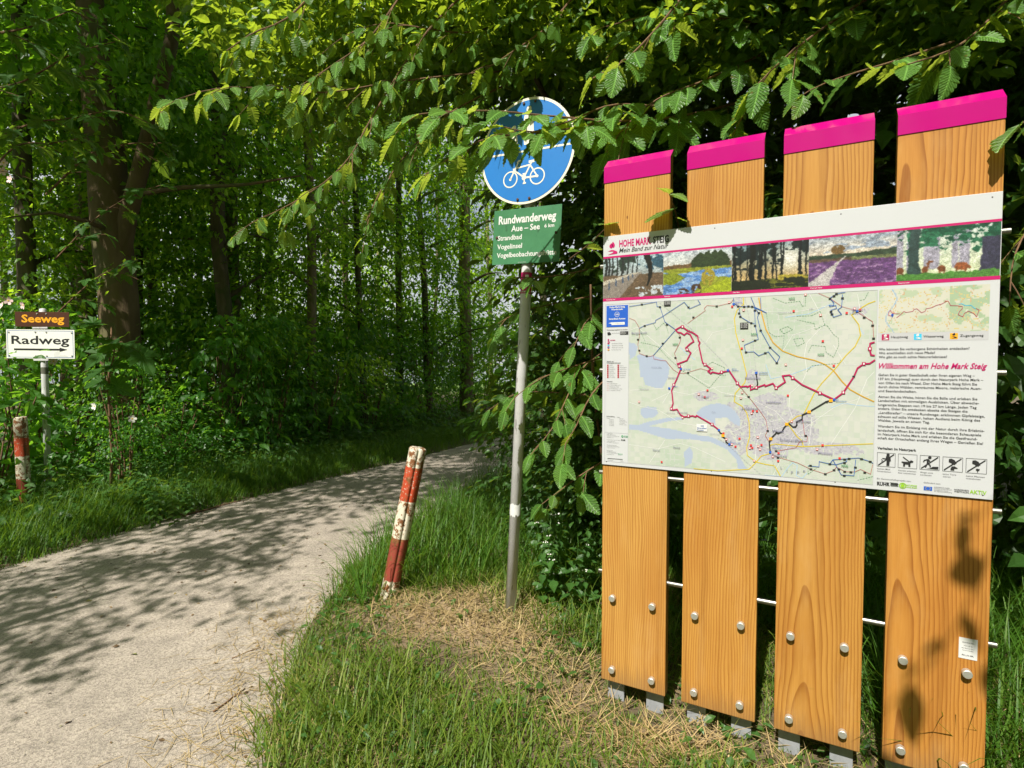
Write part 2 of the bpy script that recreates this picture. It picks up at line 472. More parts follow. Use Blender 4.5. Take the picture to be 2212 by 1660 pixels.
def path_z(x, y):
    s = (x - (edge_l(y) - 0.1)) / ((edge_r(y) + 0.1) - (edge_l(y) - 0.1))
    return 0.004 + 0.016 * (fbm(x * 1.3, y * 1.3, 33) - 0.5) + 0.012 * (1 - (2 * s - 1) ** 2)

# ---------------------------------------------------------------- materials used by the signs and the stele
M_STEEL = m_steel('brushed_steel')
M_GALV = m_galv('galvanised_steel')
M_BOLT = m_plain('bolt_steel', (0.70, 0.68, 0.64), 0.5, 0.85)
M_LEG = m_galv('galvanised_leg', (0.22, 0.23, 0.25), (0.34, 0.35, 0.38))
M_PINK = m_sheet('magenta_paint', (0.42, 0.003, 0.16), 0.10, 0.05, 0.6)
M_WHITEP = m_sheet('white_panel', (0.475, 0.485, 0.505), 0.40, 0.02)
M_BLACK = m_plain('black_print', (0.018, 0.018, 0.02), 0.45)
M_DARKTXT = m_plain('dark_print', (0.035, 0.033, 0.036), 0.45)
M_MAG = m_plain('magenta_print', (0.42, 0.003, 0.11), 0.40)
M_ROUTE = m_plain('route_print', (0.36, 0.006, 0.075), 0.40)
M_WHITE = m_plain('white_print', (0.60, 0.60, 0.60), 0.45)
M_BLUEP = m_plain('blue_print', (0.012, 0.085, 0.44), 0.45)
M_BLUEL = m_plain('blue_line', (0.02, 0.09, 0.33), 0.45)
M_YEL = m_plain('yellow_line', (0.52, 0.40, 0.02), 0.45)
M_ORG = m_plain('orange_line', (0.50, 0.22, 0.03), 0.45)
M_GRN = m_plain('green_print', (0.03, 0.20, 0.06), 0.45)
M_LIME = m_plain('lime_print', (0.24, 0.45, 0.02), 0.45)
M_GREYP = m_plain('grey_print', (0.36, 0.36, 0.40), 0.45)
M_CYAN = m_plain('cyan_print', (0.03, 0.42, 0.66), 0.45)
M_AMBER = m_plain('amber_print', (0.72, 0.33, 0.01), 0.45)
M_PALE = m_plain('pale_grey_print', (0.42, 0.42, 0.44), 0.45)
M_PRINT = m_attr('colour_print', 0.38)

def text_arrays(txt, bold=0.0, shear=0.0, res=2):
    cu = bpy.data.curves.new('t', 'FONT')
    cu.body = txt; cu.resolution_u = res; cu.offset = bold; cu.shear = shear; cu.fill_mode = 'FRONT'
    ob = bpy.data.objects.new('t', cu)
    me = bpy.data.meshes.new_from_object(ob)
    n = len(me.vertices)
    co = np.zeros(n * 3, dtype=np.float32); me.vertices.foreach_get('co', co)
    fs = [tuple(p.vertices) for p in me.polygons]
    bpy.data.objects.remove(ob); bpy.data.curves.remove(cu); bpy.data.meshes.remove(me)
    return co.reshape(-1, 3), fs
def add_text(mb, txt, x0, z0, width, cap, y, bold=0.0, shear=0.0, dz=0.0, res=2):
    """text standing in the local xz plane facing -y: left baseline x0,z0, fitted to width, capital height cap"""
    co, fs = text_arrays(txt, bold, shear, res)
    if len(co) == 0: return
    xmin, xmax = co[:, 0].min(), co[:, 0].max()
    sx = width / max(1e-6, xmax - xmin); sz = cap / 0.70
    V = [(x0 + (p[0] - xmin) * sx, y, z0 + p[1] * sz + dz * (p[0] - xmin) * sx / max(width, 1e-6)) for p in co]
    mb.add(V, fs)
def add_ribbon(mb, pts, w, y):
    """flat line in the xz plane"""
    P = [Vector((p[0], p[1])) for p in pts]
    n = len(P)
    if n < 2: return
    V = []
    for i in range(n):
        d0 = (P[i] - P[i - 1]).normalized() if i > 0 else (P[1] - P[0]).normalized()
        d1 = (P[i + 1] - P[i]).normalized() if i < n - 1 else d0
        t = (d0 + d1)
        t = t.normalized() if t.length > 1e-6 else d0
        nn = Vector((-t.y, t.x)); k = 1 / max(0.5, nn.dot(Vector((-d0.y, d0.x))))
        a_, b_ = P[i] + nn * w * 0.5 * k, P[i] - nn * w * 0.5 * k
        V += [(a_.x, y, a_.y), (b_.x, y, b_.y)]
    mb.add(V, [(2 * i, 2 * i + 1, 2 * i + 3, 2 * i + 2) for i in range(n - 1)])
def add_dashes(mb, pts, w, y, dash, gap):
    for p, q in zip(pts[:-1], pts[1:]):
        p, q = Vector(p), Vector(q); L = (q - p).length; t = 0.0
        if L < 1e-6: continue
        d = (q - p) / L
        while t < L:
            add_ribbon(mb, [p + d * t, p + d * min(L, t + dash)], w, y); t += dash + gap
def add_rect(mb, x0, z0, x1, z1, y): mb.add([(x0, y, z0), (x1, y, z0), (x1, y, z1), (x0, y, z1)], [(0, 1, 2, 3)])
def add_poly(mb, pts, y): mb.add([(p[0], y, p[1]) for p in pts], [tuple(range(len(pts)))])
def add_disc(mb, cx, cz, r, y, n=24, rz=None):
    add_poly(mb, [(cx + r * math.cos(2 * math.pi * i / n), cz + (rz or r) * math.sin(2 * math.pi * i / n)) for i in range(n)], y)
def add_ring(mb, cx, cz, r0, r1, y, n=32):
    V = []
    for i in range(n):
        c_, s_ = math.cos(2 * math.pi * i / n), math.sin(2 * math.pi * i / n)
        V += [(cx + r0 * c_, y, cz + r0 * s_), (cx + r1 * c_, y, cz + r1 * s_)]
    mb.add(V, [(2 * i, 2 * i + 1, (2 * i + 3) % (2 * n), (2 * i + 2) % (2 * n)) for i in range(n)])
def cyl_bm(p0, p1, r, sides=20, bevel=0.0):
    m = MB(); m.tube([p0, p1], [r, r], sides, True); return m
def capped(p0, p1, r, sides=20, ch=0.15):
    """cylinder with a small chamfer at both ends"""
    p0, p1 = Vector(p0), Vector(p1); d = (p1 - p0).normalized(); c_ = r * ch
    m = MB()
    m.tube([p0, p0 + d * c_, p1 - d * c_, p1], [r - c_, r, r, r - c_], sides, False)
    n = sides
    m.f.append(tuple(range(n))[::-1]); m.f.append(tuple(range(3 * n, 4 * n)))
    return m

# ---------------------------------------------------------------- the information stele
W_ALL, PW, PITCH_P, PT = 1.277, 0.271, 0.33535, 0.045
stele = empty('information_stele', (0.383, 2.335, 0.0), math.atan2(-0.618, 1.118),
              'tall trail information stele of four upright larch planks with magenta caps and a map panel', 'information board')
Z_BOT, Z_CAP, Z_FR = 0.098, 2.194, 2.257
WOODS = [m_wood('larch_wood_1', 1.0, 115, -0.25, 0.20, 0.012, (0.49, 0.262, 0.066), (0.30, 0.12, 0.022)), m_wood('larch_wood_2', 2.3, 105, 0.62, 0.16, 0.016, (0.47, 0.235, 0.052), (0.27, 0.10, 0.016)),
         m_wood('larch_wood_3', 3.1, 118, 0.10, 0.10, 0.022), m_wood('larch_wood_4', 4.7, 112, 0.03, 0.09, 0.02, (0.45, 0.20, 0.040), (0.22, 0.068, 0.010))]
BOLT_MESH = None
leg_mesh = None
for k in range(4):
    x0 = k * PITCH_P
    zb, zf, zt = Z_CAP - Z_BOT, Z_FR - Z_BOT, Z_FR - Z_BOT + 0.040
    def prism(prof, xa, xb, bevel):
        bm_ = bmesh.new()
        A = [bm_.verts.new((xa, y, z)) for y, z in prof]; B = [bm_.verts.new((xb, y, z)) for y, z in prof]
        bm_.faces.new(A); bm_.faces.new(B[::-1])
        for i_ in range(len(prof)):
            j_ = (i_ + 1) % len(prof)
            bm_.faces.new((A[i_], B[i_], B[j_], A[j_]))
        bmesh.ops.recalc_face_normals(bm_, faces=bm_.faces[:])
        if bevel: bmesh.ops.bevel(bm_, geom=bm_.edges[:], offset=bevel, segments=2, profile=0.6, affect='EDGES')
        return bm_
    pl = link('plank', bm_mesh('plank', prism([(0, 0), (0, zf), (PT, zt), (PT, 0)], 0, PW, 0.003)), WOODS[k], stele)
    pl.location = (x0, 0, Z_BOT)
    # folded metal sheet over the front edge and the sloping top, which rises towards the back
    e = 0.0028
    link('cap', bm_mesh('cap', prism([(-e, zb), (-e, zf + 0.0012), (PT + 0.001, zt + 0.003), (PT + 0.001, zt + 0.0006), (-0.0004, zf - 0.0006), (-0.0004, zb)], -0.0006, PW + 0.0006, 0.0006)), M_PINK, pl)
    for bx in (0.050, 0.218):
        for bz in (0.462, 0.155):
            if BOLT_MESH is None:
                mb = capped((0, 0.0, 0), (0, -0.020, 0), 0.0135, 24, 0.12)
                BOLT_MESH = mb.mesh('bolt'); BOLT_MESH.materials.append(M_BOLT)
            b = link('bolt', BOLT_MESH, None, pl); b.location = (bx, -0.0005, bz - Z_BOT)
        if leg_mesh is None:
            bm = box_bm(-0.036, 0.036, PT + 0.003, PT + 0.011, -0.20, 0.46, 0.001)
            leg_mesh = bm_mesh('leg', bm); leg_mesh.materials.append(M_LEG)
        lg = link('leg', leg_mesh, None, pl); lg.location = (bx, 0, -Z_BOT + 0.05)
for z in (1.857, 1.420, 0.985, 0.557):
    link('rod', capped((-0.022, PT * 0.55, z), (W_ALL + 0.026, PT * 0.55, z), 0.0100, 20, 0.12).mesh('rod'), M_STEEL, stele)
PY0 = -0.0065
ZT, ZB = 1.974, 1.0245
panel = link('map_panel', bm_mesh('map_panel', box_bm(0.0, W_ALL - 0.002, PY0, -0.0005, ZB, ZT, 0.0008)), M_WHITEP, stele)
M_SCREW = m_plain('screw_dark', (0.03, 0.025, 0.02), 0.5)
mbs = MB()
for s in (0.02, 0.44, 0.85, 1.25):
    for z in (ZT - 0.015, ZB + 0.012): add_disc(mbs, s, z, 0.0022, PY0 - 0.0003, 10)
link('screw_heads', mbs.mesh('screw_heads'), M_SCREW, panel)['kind'] = 'stuff'
st = link('maker_label', bm_mesh('maker_label', box_bm(3 * PITCH_P + 0.197, 3 * PITCH_P + 0.244, -0.0012, -0.0004, 0.505, 0.572)), M_WHITE, stele)
mbs = MB(); xs = 3 * PITCH_P + 0.2
for zz, w, cap, t in ((0.556, 0.030, 0.0035, 'HOHE MARK STEIG'), (0.546, 0.022, 0.0032, 'www. tel. de'), (0.538, 0.032, 0.0026, 'Mein Band zur Natur'), (0.531, 0.028, 0.0026, 'Naturpark Hohe Mark'), (0.514, 0.030, 0.0050, 'RUHR')):
    add_text(mbs, t, xs + (0.041 - w) / 2, zz, w, cap, -0.0016, 0.01)
link('label_lettering', mbs.mesh('label_lettering'), M_BLACK, st)

# ---------------------------------------------------------------- sign post with the blue disc and the green plate
BASE_POST = ground_at(1102, 1332, 0.06)
post = empty('sign_post', BASE_POST, 0.0, 'leaning grey steel post with round blue cycle sign above a green trail plate', 'sign post')
post.rotation_euler = (R(-0.6), R(2.75), 0)
SUN_R = 0.0295
def pole_z(py_, base=BASE_POST):
    return at(1102 + (1332 - py_) * 0.048, py_, base.y).z - base.z
def post_pole(h, r, name='pole'):
    mb = MB(); mb.tube([(0, 0, -0.3), (0, 0, h - 0.004), (0, 0, h)], [r, r, r * 0.9], 24, True)
    return mb.mesh(name, True)
pole = link('pole', post_pole(pole_z(245), SUN_R), M_GALV, post)
def sleeve(z0, z1, r, a0, a1, n=20, nz=8, jag=0.0, seed=0):
    rs = random.Random(seed); V = []; F = []
    up = [rs.uniform(-jag, jag) for _ in range(n + 1)]; dn = [rs.uniform(-jag * 2.0, jag) for _ in range(n + 1)]
    for i in range(n + 1):
        t = a0 + (a1 - a0) * i / n
        for j in range(nz + 1):
            z = (z0 + dn[i]) + ((z1 + up[i]) - (z0 + dn[i])) * j / nz
            V.append((r * math.cos(t), r * math.sin(t), z))
    for i in range(n):
        for j in range(nz):
            q = i * (nz + 1) + j; F.append((q, q + nz + 1, q + nz + 2, q + 1))
    return MB().add(V, F)
# angles: -90 degrees faces the camera
link('trail_sticker', sleeve(pole_z(634), pole_z(588), SUN_R + 0.0006, R(-200), R(10)).mesh('trail_sticker', True), M_MAG, pole)
stk = MB()
def wrap_text(mb, txt, zc, cap, arc, r, a_mid, bold=0.02):
    co, fs = text_arrays(txt, bold)
    xmin, xmax = co[:, 0].min(), co[:, 0].max()
    mb.add([(r * math.cos(a_mid + arc * ((p[0] - xmin) / (xmax - xmin) - 0.5)), r * math.sin(a_mid + arc * ((p[0] - xmin) / (xmax - xmin) - 0.5)), zc + p[1] * cap / 0.7) for p in co], fs)
wrap_text(stk, 'HOHE MARK STEIG', pole_z(632), 0.010, R(110), SUN_R + 0.0012, R(-95))
V = sleeve(pole_z(618), pole_z(608), SUN_R + 0.0012, R(-130), R(-75)); stk.add(V.v, V.f)
V = sleeve(pole_z(606), pole_z(594), SUN_R + 0.0012, R(-105), R(-70), jag=0.003, seed=3); stk.add(V.v, V.f)
link('sticker_print', stk.mesh('sticker_print'), M_WHITE, pole)
M_SMEAR = m_sheet('white_paint_smear', (0.62, 0.62, 0.62), 0.6, 0.25)
link('paint_smear', sleeve(pole_z(1112), pole_z(1088), SUN_R + 0.0005, R(-190), R(0), jag=0.006, seed=4).mesh('paint_smear', True), M_SMEAR, pole)

PHI = R(-29)                       # plates turned about the pole like the stele
cr = Matrix.Rotation(PHI, 4, 'Z')
zc_disc = pole_z(327); RD = 0.281
M_SBLUE = m_sheet('sign_blue', (0.012, 0.155, 0.48), 0.42, 0.14)
M_CREAM = m_sheet('sign_cream', (0.72, 0.68, 0.58), 0.45, 0.12)
M_RUST = m_plain('rusty_bolt', (0.07, 0.03, 0.015), 0.7)
disc_mb = capped((0, 0.002, 0), (0, -0.002, 0), RD, 72, 0.003)
disc = link('round_sign', disc_mb.mesh('round_sign'), M_CREAM, post)
disc.matrix_local = Matrix.Translation((0, 0, zc_disc)) @ cr @ Matrix.Translation((-0.016, -SUN_R - 0.012, 0))
yb = -0.0031
mb = MB(); add_disc(mb, 0, 0, RD * 0.952, yb, 72); link('blue_field', mb.mesh('blue_field'), M_SBLUE, disc)
mb = MB()
def S(x, z): return (x * RD, z * RD)
yw = yb - 0.0006
lw = 0.030 * RD
for cxw in (-0.314, 0.262): add_ring(mb, cxw * RD, -0.50 * RD, 0.135 * RD, 0.158 * RD, yw, 40); add_disc(mb, cxw * RD, -0.50 * RD, 0.026 * RD, yw - 0.0001, 14)
for q, (pts, w) in enumerate([([(-0.314, -0.50), (-0.165, -0.215), (-0.17, -0.19), (-0.14, -0.165), (-0.075, -0.175)], 1.0), ([(-0.205, -0.30), (0.10, -0.27)], 1.0), ([(-0.225, -0.345), (-0.02, -0.49)], 1.0),
               ([(-0.02, -0.50), (0.13, -0.22)], 1.0), ([(0.10, -0.27), (0.262, -0.50)], 0.9), ([(-0.02, -0.50), (0.262, -0.50)], 1.1), ([(0.07, -0.215), (0.19, -0.205)], 1.6),
               ([(-0.02, -0.43), (-0.005, -0.60)], 0.8), ([(-0.05, -0.43), (0.01, -0.425)], 1.0), ([(-0.035, -0.605), (0.03, -0.60)], 1.0), ([(-0.245, -0.30), (-0.245, -0.37)], 1.3)]):
    add_ribbon(mb, [S(*p) for p in pts], lw * w, yw - 0.00005 * (q + 2))
add_disc(mb, -0.018 * RD, -0.50 * RD, 0.045 * RD, yw - 0.0009, 18)
link('bicycle_symbol', mb.mesh('bicycle_symbol'), M_CREAM, disc)
mb = MB(); add_ribbon(mb, [S(-0.94, 0.0), S(0.94, 0.0)], 0.036 * RD, yw); link('dividing_line', mb.mesh('dividing_line'), M_CREAM, disc)
mb = MB()
add_disc(mb, 0.02 * RD, 0.78 * RD, 0.052 * RD, yw, 20, 0.062 * RD)
add_poly(mb, [S(*p) for p in ((-0.07, 0.68), (0.11, 0.68), (0.15, 0.30), (0.11, 0.30), (0.09, 0.12), (-0.05, 0.12), (-0.07, 0.30), (-0.11, 0.30))], yw)
add_disc(mb, -0.28 * RD, 0.48 * RD, 0.042 * RD, yw, 18)
add_poly(mb, [S(*p) for p in ((-0.33, 0.41), (-0.23, 0.41), (-0.19, 0.20), (-0.22, 0.12), (-0.34, 0.12), (-0.37, 0.20))], yw)
link('walkers_symbol', mb.mesh('walkers_symbol'), M_CREAM, disc)
nut = capped((0, 0.001, 0), (0, -0.006, 0), 0.0075, 10, 0.3).mesh('sign_bolt'); nut.materials.append(M_RUST)
for bx, bz in ((-0.09, 0.90), (0.15, 0.90), (-0.13, -0.90), (0.12, -0.90)):
    o = link('sign_bolt', nut, None, disc); o.location = (bx * RD, yb - 0.001, bz * RD)

zc_pl = pole_z(510)
M_SGREEN = NT('sign_green')
n1 = M_SGREEN.noise(5, 6, 0.7, M_SGREEN.mapped()); n2 = M_SGREEN.noise(22, 5, 0.7, M_SGREEN.mapped((1, 1, 0.6)))
c = M_SGREEN.ramp(n1, [(0.3, (0.030, 0.135, 0.058)), (0.7, (0.055, 0.20, 0.095))])
c = M_SGREEN.mix(M_SGREEN.ramp(n2, [(0.60, (0, 0, 0)), (0.70, (0.8, 0.8, 0.8))]), c, (0.02, 0.07, 0.03))
M_SGREEN.col(c); M_SGREEN.set(Roughness=0.45); M_SGREEN = M_SGREEN.m
GW, GH = 0.405, 0.295
plate = link('trail_plate', bm_mesh('trail_plate', box_bm(-GW / 2, GW / 2, -0.001, 0.001, -GH / 2, GH / 2, 0.0005)), M_SGREEN, post)
plate.matrix_local = Matrix.Translation((0, 0, zc_pl)) @ cr @ Matrix.Translation((0.004, -SUN_R - 0.008, 0))
def GP(fx, fz): return (-GW / 2 + fx * GW, GH / 2 - fz * GH)
mb = MB()
for t, fx0, fx1, fzb, caph, b in (('Rundwanderweg', 0.075, 0.925, 0.255, 0.145, 0.028), ('Aue – See', 0.275, 0.70, 0.405, 0.105, 0.022), ('6 km', 0.765, 0.905, 0.385, 0.062, 0.022),
                                   ('Strandbad', 0.07, 0.44, 0.555, 0.088, 0.018), ('Vogelinsel', 0.07, 0.45, 0.715, 0.088, 0.018), ('Vogelbeobachtungshütte', 0.07, 0.955, 0.872, 0.088, 0.018)):
    x_, z_ = GP(fx0, fzb)
    add_text(mb, t, x_, z_, (fx1 - fx0) * GW, caph * GH, -0.0016, b)
link('plate_lettering', mb.mesh('plate_lettering'), M_WHITE, plate)
mb = MB()
add_text(mb, 'SIGNUM WESEL', GP(0.40, 0)[0], GP(0, 0.985)[1], 0.05, 0.0045, -0.0017, 0.0)
link('maker_print', mb.mesh('maker_print'), M_PALE, plate)
for fx, fz in ((0.06, 0.50), (0.935, 0.49)):
    o = link('sign_bolt', nut, None, plate); o.location = (*GP(fx, fz)[:1], -0.001, GP(fx, fz)[1])
clamp = MB()
for z in (zc_disc - 0.27, zc_disc + 0.25, zc_pl + 0.08, zc_pl - 0.08):
    clamp2 = MB(); clamp2.tube([(0, 0, z - 0.012), (0, 0, z + 0.012)], [SUN_R + 0.004] * 2, 20, True)
    link('clamp', clamp2.mesh('clamp'), M_GALV, post)

# ---------------------------------------------------------------- sign post at the left edge of the path
LY = 5.6
LB = at(103, 1005, LY); LB.z = float(height(LB.x, LY)) - 0.02
lpost = empty('direction_post', LB, 0.0, 'grey steel post with brown lane name plate above a white cycle path arrow sign', 'sign post')
def lz(py_): return at(95, py_, LY).z - LB.z
lpole = link('pole', post_pole(lz(668), 0.030), M_GALV, lpost)
link('paint_smear', sleeve(lz(872), lz(838), 0.0305, R(-130), R(-40), jag=0.03, seed=9).mesh('paint_smear', True), M_SMEAR, lpole)
M_BAND = m_plain('grimy_band', (0.10, 0.10, 0.075), 0.8)
link('tape_band', sleeve(lz(808), lz(794), 0.0305, R(-180), R(180), jag=0.002, seed=2).mesh('tape_band', True), M_BAND, lpole)
def lx(px_): return at(px_, 740, LY).x - LB.x
lrot = Matrix.Rotation(R(1), 4, 'Z') @ Matrix.Rotation(R(0.6), 4, 'Y')
M_BROWN = m_sheet('sign_brown', (0.065, 0.020, 0.008), 0.45, 0.10)
M_YELTXT = m_plain('yellow_lettering', (0.75, 0.33, 0.01), 0.5)
M_RADW = m_sheet('sign_white', (0.74, 0.74, 0.70), 0.45, 0.08)
def plate_at(name, px0, px1, py0, py1, mat, yoff):
    w, h = (lx(px1) - lx(px0)), lz(py0) - lz(py1)
    o = link(name, bm_mesh(name, box_bm(-w / 2, w / 2, -0.0012, 0.0012, -h / 2, h / 2, 0.0006)), mat, lpost)
    o.matrix_local = Matrix.Translation(((lx(px0) + lx(px1)) / 2, 0, (lz(py0) + lz(py1)) / 2)) @ lrot @ Matrix.Translation((0, yoff, 0))
    return o, w, h
see, w, h = plate_at('lane_name_plate', 43, 157, 675, 707, M_BROWN, -0.042)
mb = MB(); add_text(mb, 'Seeweg', -w / 2 + 0.12 * w, -h / 2 + 0.30 * h, 0.79 * w, 0.50 * h, -0.0018, 0.028); link('plate_lettering', mb.mesh('lane_lettering'), M_YELTXT, see)
rad, w, h = plate_at('cycle_path_plate', 23, 167, 713, 775, M_RADW, -0.042)
mb = MB()
add_text(mb, 'Radweg', -w / 2 + 0.075 * w, h / 2 - 0.50 * h, 0.85 * w, 0.285 * h, -0.0018, 0.018)
add_ribbon(mb, [(-0.39 * w, -0.19 * h), (0.29 * w, -0.19 * h)], 0.065 * h, -0.0018)
add_poly(mb, [(0.28 * w, -0.115 * h), (0.40 * w, -0.19 * h), (0.28 * w, -0.265 * h)], -0.0019)
link('plate_lettering', mb.mesh('cycle_lettering'), M_BLACK, rad)
mb = MB(); q = 0.478
for p0, p1 in (((-q * w, -0.455 * h), (q * w, -0.455 * h)), ((q * w, 0.455 * h), (-q * w, 0.455 * h)), ((q * w, -0.455 * h), (q * w, 0.455 * h)), ((-q * w, 0.455 * h), (-q * w, -0.455 * h))):
    add_ribbon(mb, [p0, p1], 0.0045, -0.0018)
link('border_line', mb.mesh('border_line'), M_BLUEL, rad)
mb = MB()
add_poly(mb, [(0.19 * w, -0.33 * h), (0.24 * w, -0.24 * h), (0.29 * w, -0.26 * h), (0.27 * w, -0.36 * h), (0.38 * w, -0.38 * h), (0.40 * w, -0.43 * h), (0.2 * w, -0.44 * h)], -0.0020)
link('peeled_sticker', mb.mesh('peeled_sticker'), M_WHITE, rad)
M_NUT = m_plain('grey_rivet', (0.35, 0.34, 0.32), 0.5, 0.5)
nut2 = capped((0, 0.001, 0), (0, -0.006, 0), 0.008, 10, 0.3).mesh('sign_rivet'); nut2.materials.append(M_NUT)
for par, w_, h_, spots in ((rad, w, h, ((-0.07, 0.41), (0.09, 0.41), (-0.07, -0.41), (0.09, -0.41), (-0.46, 0.40), (0.46, 0.40), (-0.46, -0.40), (0.46, -0.40))), (see, 0.53, 0.15, ((-0.09, 0.36), (0.08, 0.36)))):
    for fx, fz in spots:
        o = link('rivet', nut2, None, par); o.location = (fx * w_, -0.001, fz * h_)
for py_ in (708, 777):
    c2 = MB(); c2.tube([(0, 0, lz(py_) - 0.014), (0, 0, lz(py_) + 0.014)], [0.036] * 2, 20, True); c2.box(-0.075, 0.075, -0.042, -0.036, lz(py_) - 0.012, lz(py_) + 0.012)
    link('clamp', c2.mesh('clamp'), M_GALV, lpost)

# ---------------------------------------------------------------- red and white bollards (clover-section steel posts)
M_BRED = m_painted('bollard_red', (0.42, 0.055, 0.018), 0.52, 15, chip=(0.48, 0.38, 0.30))
M_BDARK = m_painted('bollard_dark_red', (0.26, 0.045, 0.030), 0.535, 13, chip=(0.24, 0.05, 0.03))
M_BWHITE = m_painted('bollard_white', (0.62, 0.57, 0.46), 0.495, 22, chip=(0.60, 0.56, 0.46))
def clover(rad=0.05, n=48):
    out = []
    for i in range(n):
        t = 2 * math.pi * i / n
        c_ = abs(math.cos(2 * t))
        r = rad * (0.74 + 0.26 * min(1.0, c_ * 2.4) ** 0.7)
        out.append((r * math.cos(t), r * math.sin(t)))
    return out
def bollard(loc, h, bands, rot, tilt, label, scale=1.0):
    root = empty('bollard', loc, 0.0, label, 'bollard', 'red and white bollards')
    root.rotation_euler = (tilt[0], tilt[1], 0)
    sec = clover(0.051 * scale)
    c_, s_ = math.cos(rot), math.sin(rot)
    sec = [(x * c_ - y * s_, x * s_ + y * c_) for x, y in sec]
    n = len(sec)
    z0 = -0.2
    for i, (z1, kind) in enumerate(bands):
        V = []; F = []
        nz = 4
        last = i == len(bands) - 1
        zs = [z0 + (z1 - z0) * j / nz for j in range(nz + 1)]
        for j, z in enumerate(zs):
            for x, y in sec: V.append((x, y, z))
        rings = len(zs)
        if last:
            for sc_, dz in ((0.93, 0.007), (0.80, 0.010)):
                for x, y in sec: V.append((x * sc_, y * sc_, z1 + dz))
                rings += 1
        for j in range(rings - 1):
            for k in range(n):
                F.append((j * n + k, j * n + (k + 1) % n, (j + 1) * n + (k + 1) % n, (j + 1) * n + k))
        mb = MB().add(V, F)
        if last:
            mb.v.append((0, 0, z1 + 0.006)); ce = len(mb.v) - 1; b0 = (rings - 1) * n
            for k in range(n): mb.f.append((b0 + k, b0 + (k + 1) % n, ce))
        link({'w': 'white_band', 'r': 'red_band', 'd': 'red_band'}[kind], mb.mesh('band', True), {'w': M_BWHITE, 'r': M_BRED, 'd': M_BDARK}[kind], root)
        z0 = z1
    return root
BB = ground_at(838, 1298, 0.06)
hB = 0.905
bollard((BB.x, BB.y, BB.z), hB, [(0.13, 'w'), (0.38, 'd'), (0.60, 'w'), (0.80, 'r'), (hB, 'w')], R(60), (R(-2), R(11.2)), 'leaning rusty red and white bollard on the grass mound beside the path')
LBB = at(54, 1085, 5.0); LBB.z = float(height(LBB.x, LBB.y))
hL = at(45, 903, 5.0).z - LBB.z
bollard((LBB.x, LBB.y, LBB.z), hL, [(hL - 0.80, 'w'), (hL - 0.55, 'd'), (hL - 0.345, 'w'), (hL - 0.18, 'r'), (hL, 'w')], R(28), (0, R(-1.2)), 'upright red and white bollard standing in tall grass before the white sign')
# ---------------------------------------------------------------- leaf shapes
def elm_leaf(n=8, fold=0.16, droop=0.22, skew=0.03, seed=0):
    rs = random.Random(seed)
    def wid(t): return 0.33 * max(0.0, math.sin(math.pi * min(1, t ** 0.85))) ** 0.75 * (1 - 0.25 * t)
    def cen(t): return Vector((skew * math.sin(t * 3), t, -droop * t * t))
    V, UV, F = [], [], []
    mid = []
    for i in range(n + 1):
        t = i / n; mid.append(len(V)); V.append(cen(t)); UV.append((t, 0))
    for sgn in (-1, 1):
        val, too = [], []
        for i in range(n + 1):
            t = i / n; w = wid(t) * 0.90 + 0.001
            c_ = cen(min(1, t + 0.03)); val.append(len(V)); V.append(c_ + Vector((sgn * w, 0, fold * w - 0.010))); UV.append((t, sgn * w))
        for i in range(n):
            t = (i + 0.62) / n; w = wid(t) * 1.04 + 0.004 + rs.uniform(-0.006, 0.006)
            c_ = cen(min(1, t + 0.05)); too.append(len(V)); V.append(c_ + Vector((sgn * w, 0.0, fold * w + 0.016 + rs.uniform(-.015, .015)))); UV.append((t, sgn * w))
        for i in range(n):
            f = [(mid[i], val[i], too[i]), (mid[i], too[i], mid[i + 1]), (mid[i + 1], too[i], val[i + 1])]
            for q in f: F.append(q if sgn < 0 else q[::-1])
    # stalk
    b = len(V); V += [Vector((-0.008, 0.0, 0)), Vector((0.008, 0.0, 0)), Vector((0.006, -0.10, 0.02)), Vector((-0.006, -0.10, 0.02))]; UV += [(0, 0)] * 4
    F += [(b, b + 1, b + 2), (b, b + 2, b + 3)]
    return np.array([tuple(v) for v in V]), np.array(F), np.array(UV)
def maple_leaf():
    half = [(0.0, 0.0), (0.10, -0.06), (0.34, -0.05), (0.26, 0.10), (0.50, 0.20), (0.40, 0.27), (0.54, 0.48), (0.36, 0.44), (0.22, 0.38), (0.26, 0.58), (0.16, 0.66), (0.17, 0.80), (0.0, 1.0)]
    V = [(x, y, 0.10 * x - 0.22 * y * y + (0.02 if i % 2 else -0.02)) for i, (x, y) in enumerate(half)]
    V += [(-x, y, z) for x, y, z in V[1:-1]]
    ce = len(V); V.append((0, 0.25, -0.01))
    n = len(half); ring = list(range(n)) + list(range(len(V) - 2, n - 1, -1))
    F = [(ce, ring[i], ring[(i + 1) % len(ring)]) for i in range(len(ring))]
    V += [(-0.01, 0.02, 0), (0.01, 0.02, 0), (0.0, -0.35, 0.03)]; F.append((ce + 1, ce + 2, ce + 3))
    V = np.array(V); F = np.array(F)
    UV = np.stack([V[:, 1], V[:, 0] * 0.4], -1)
    return V, F, UV
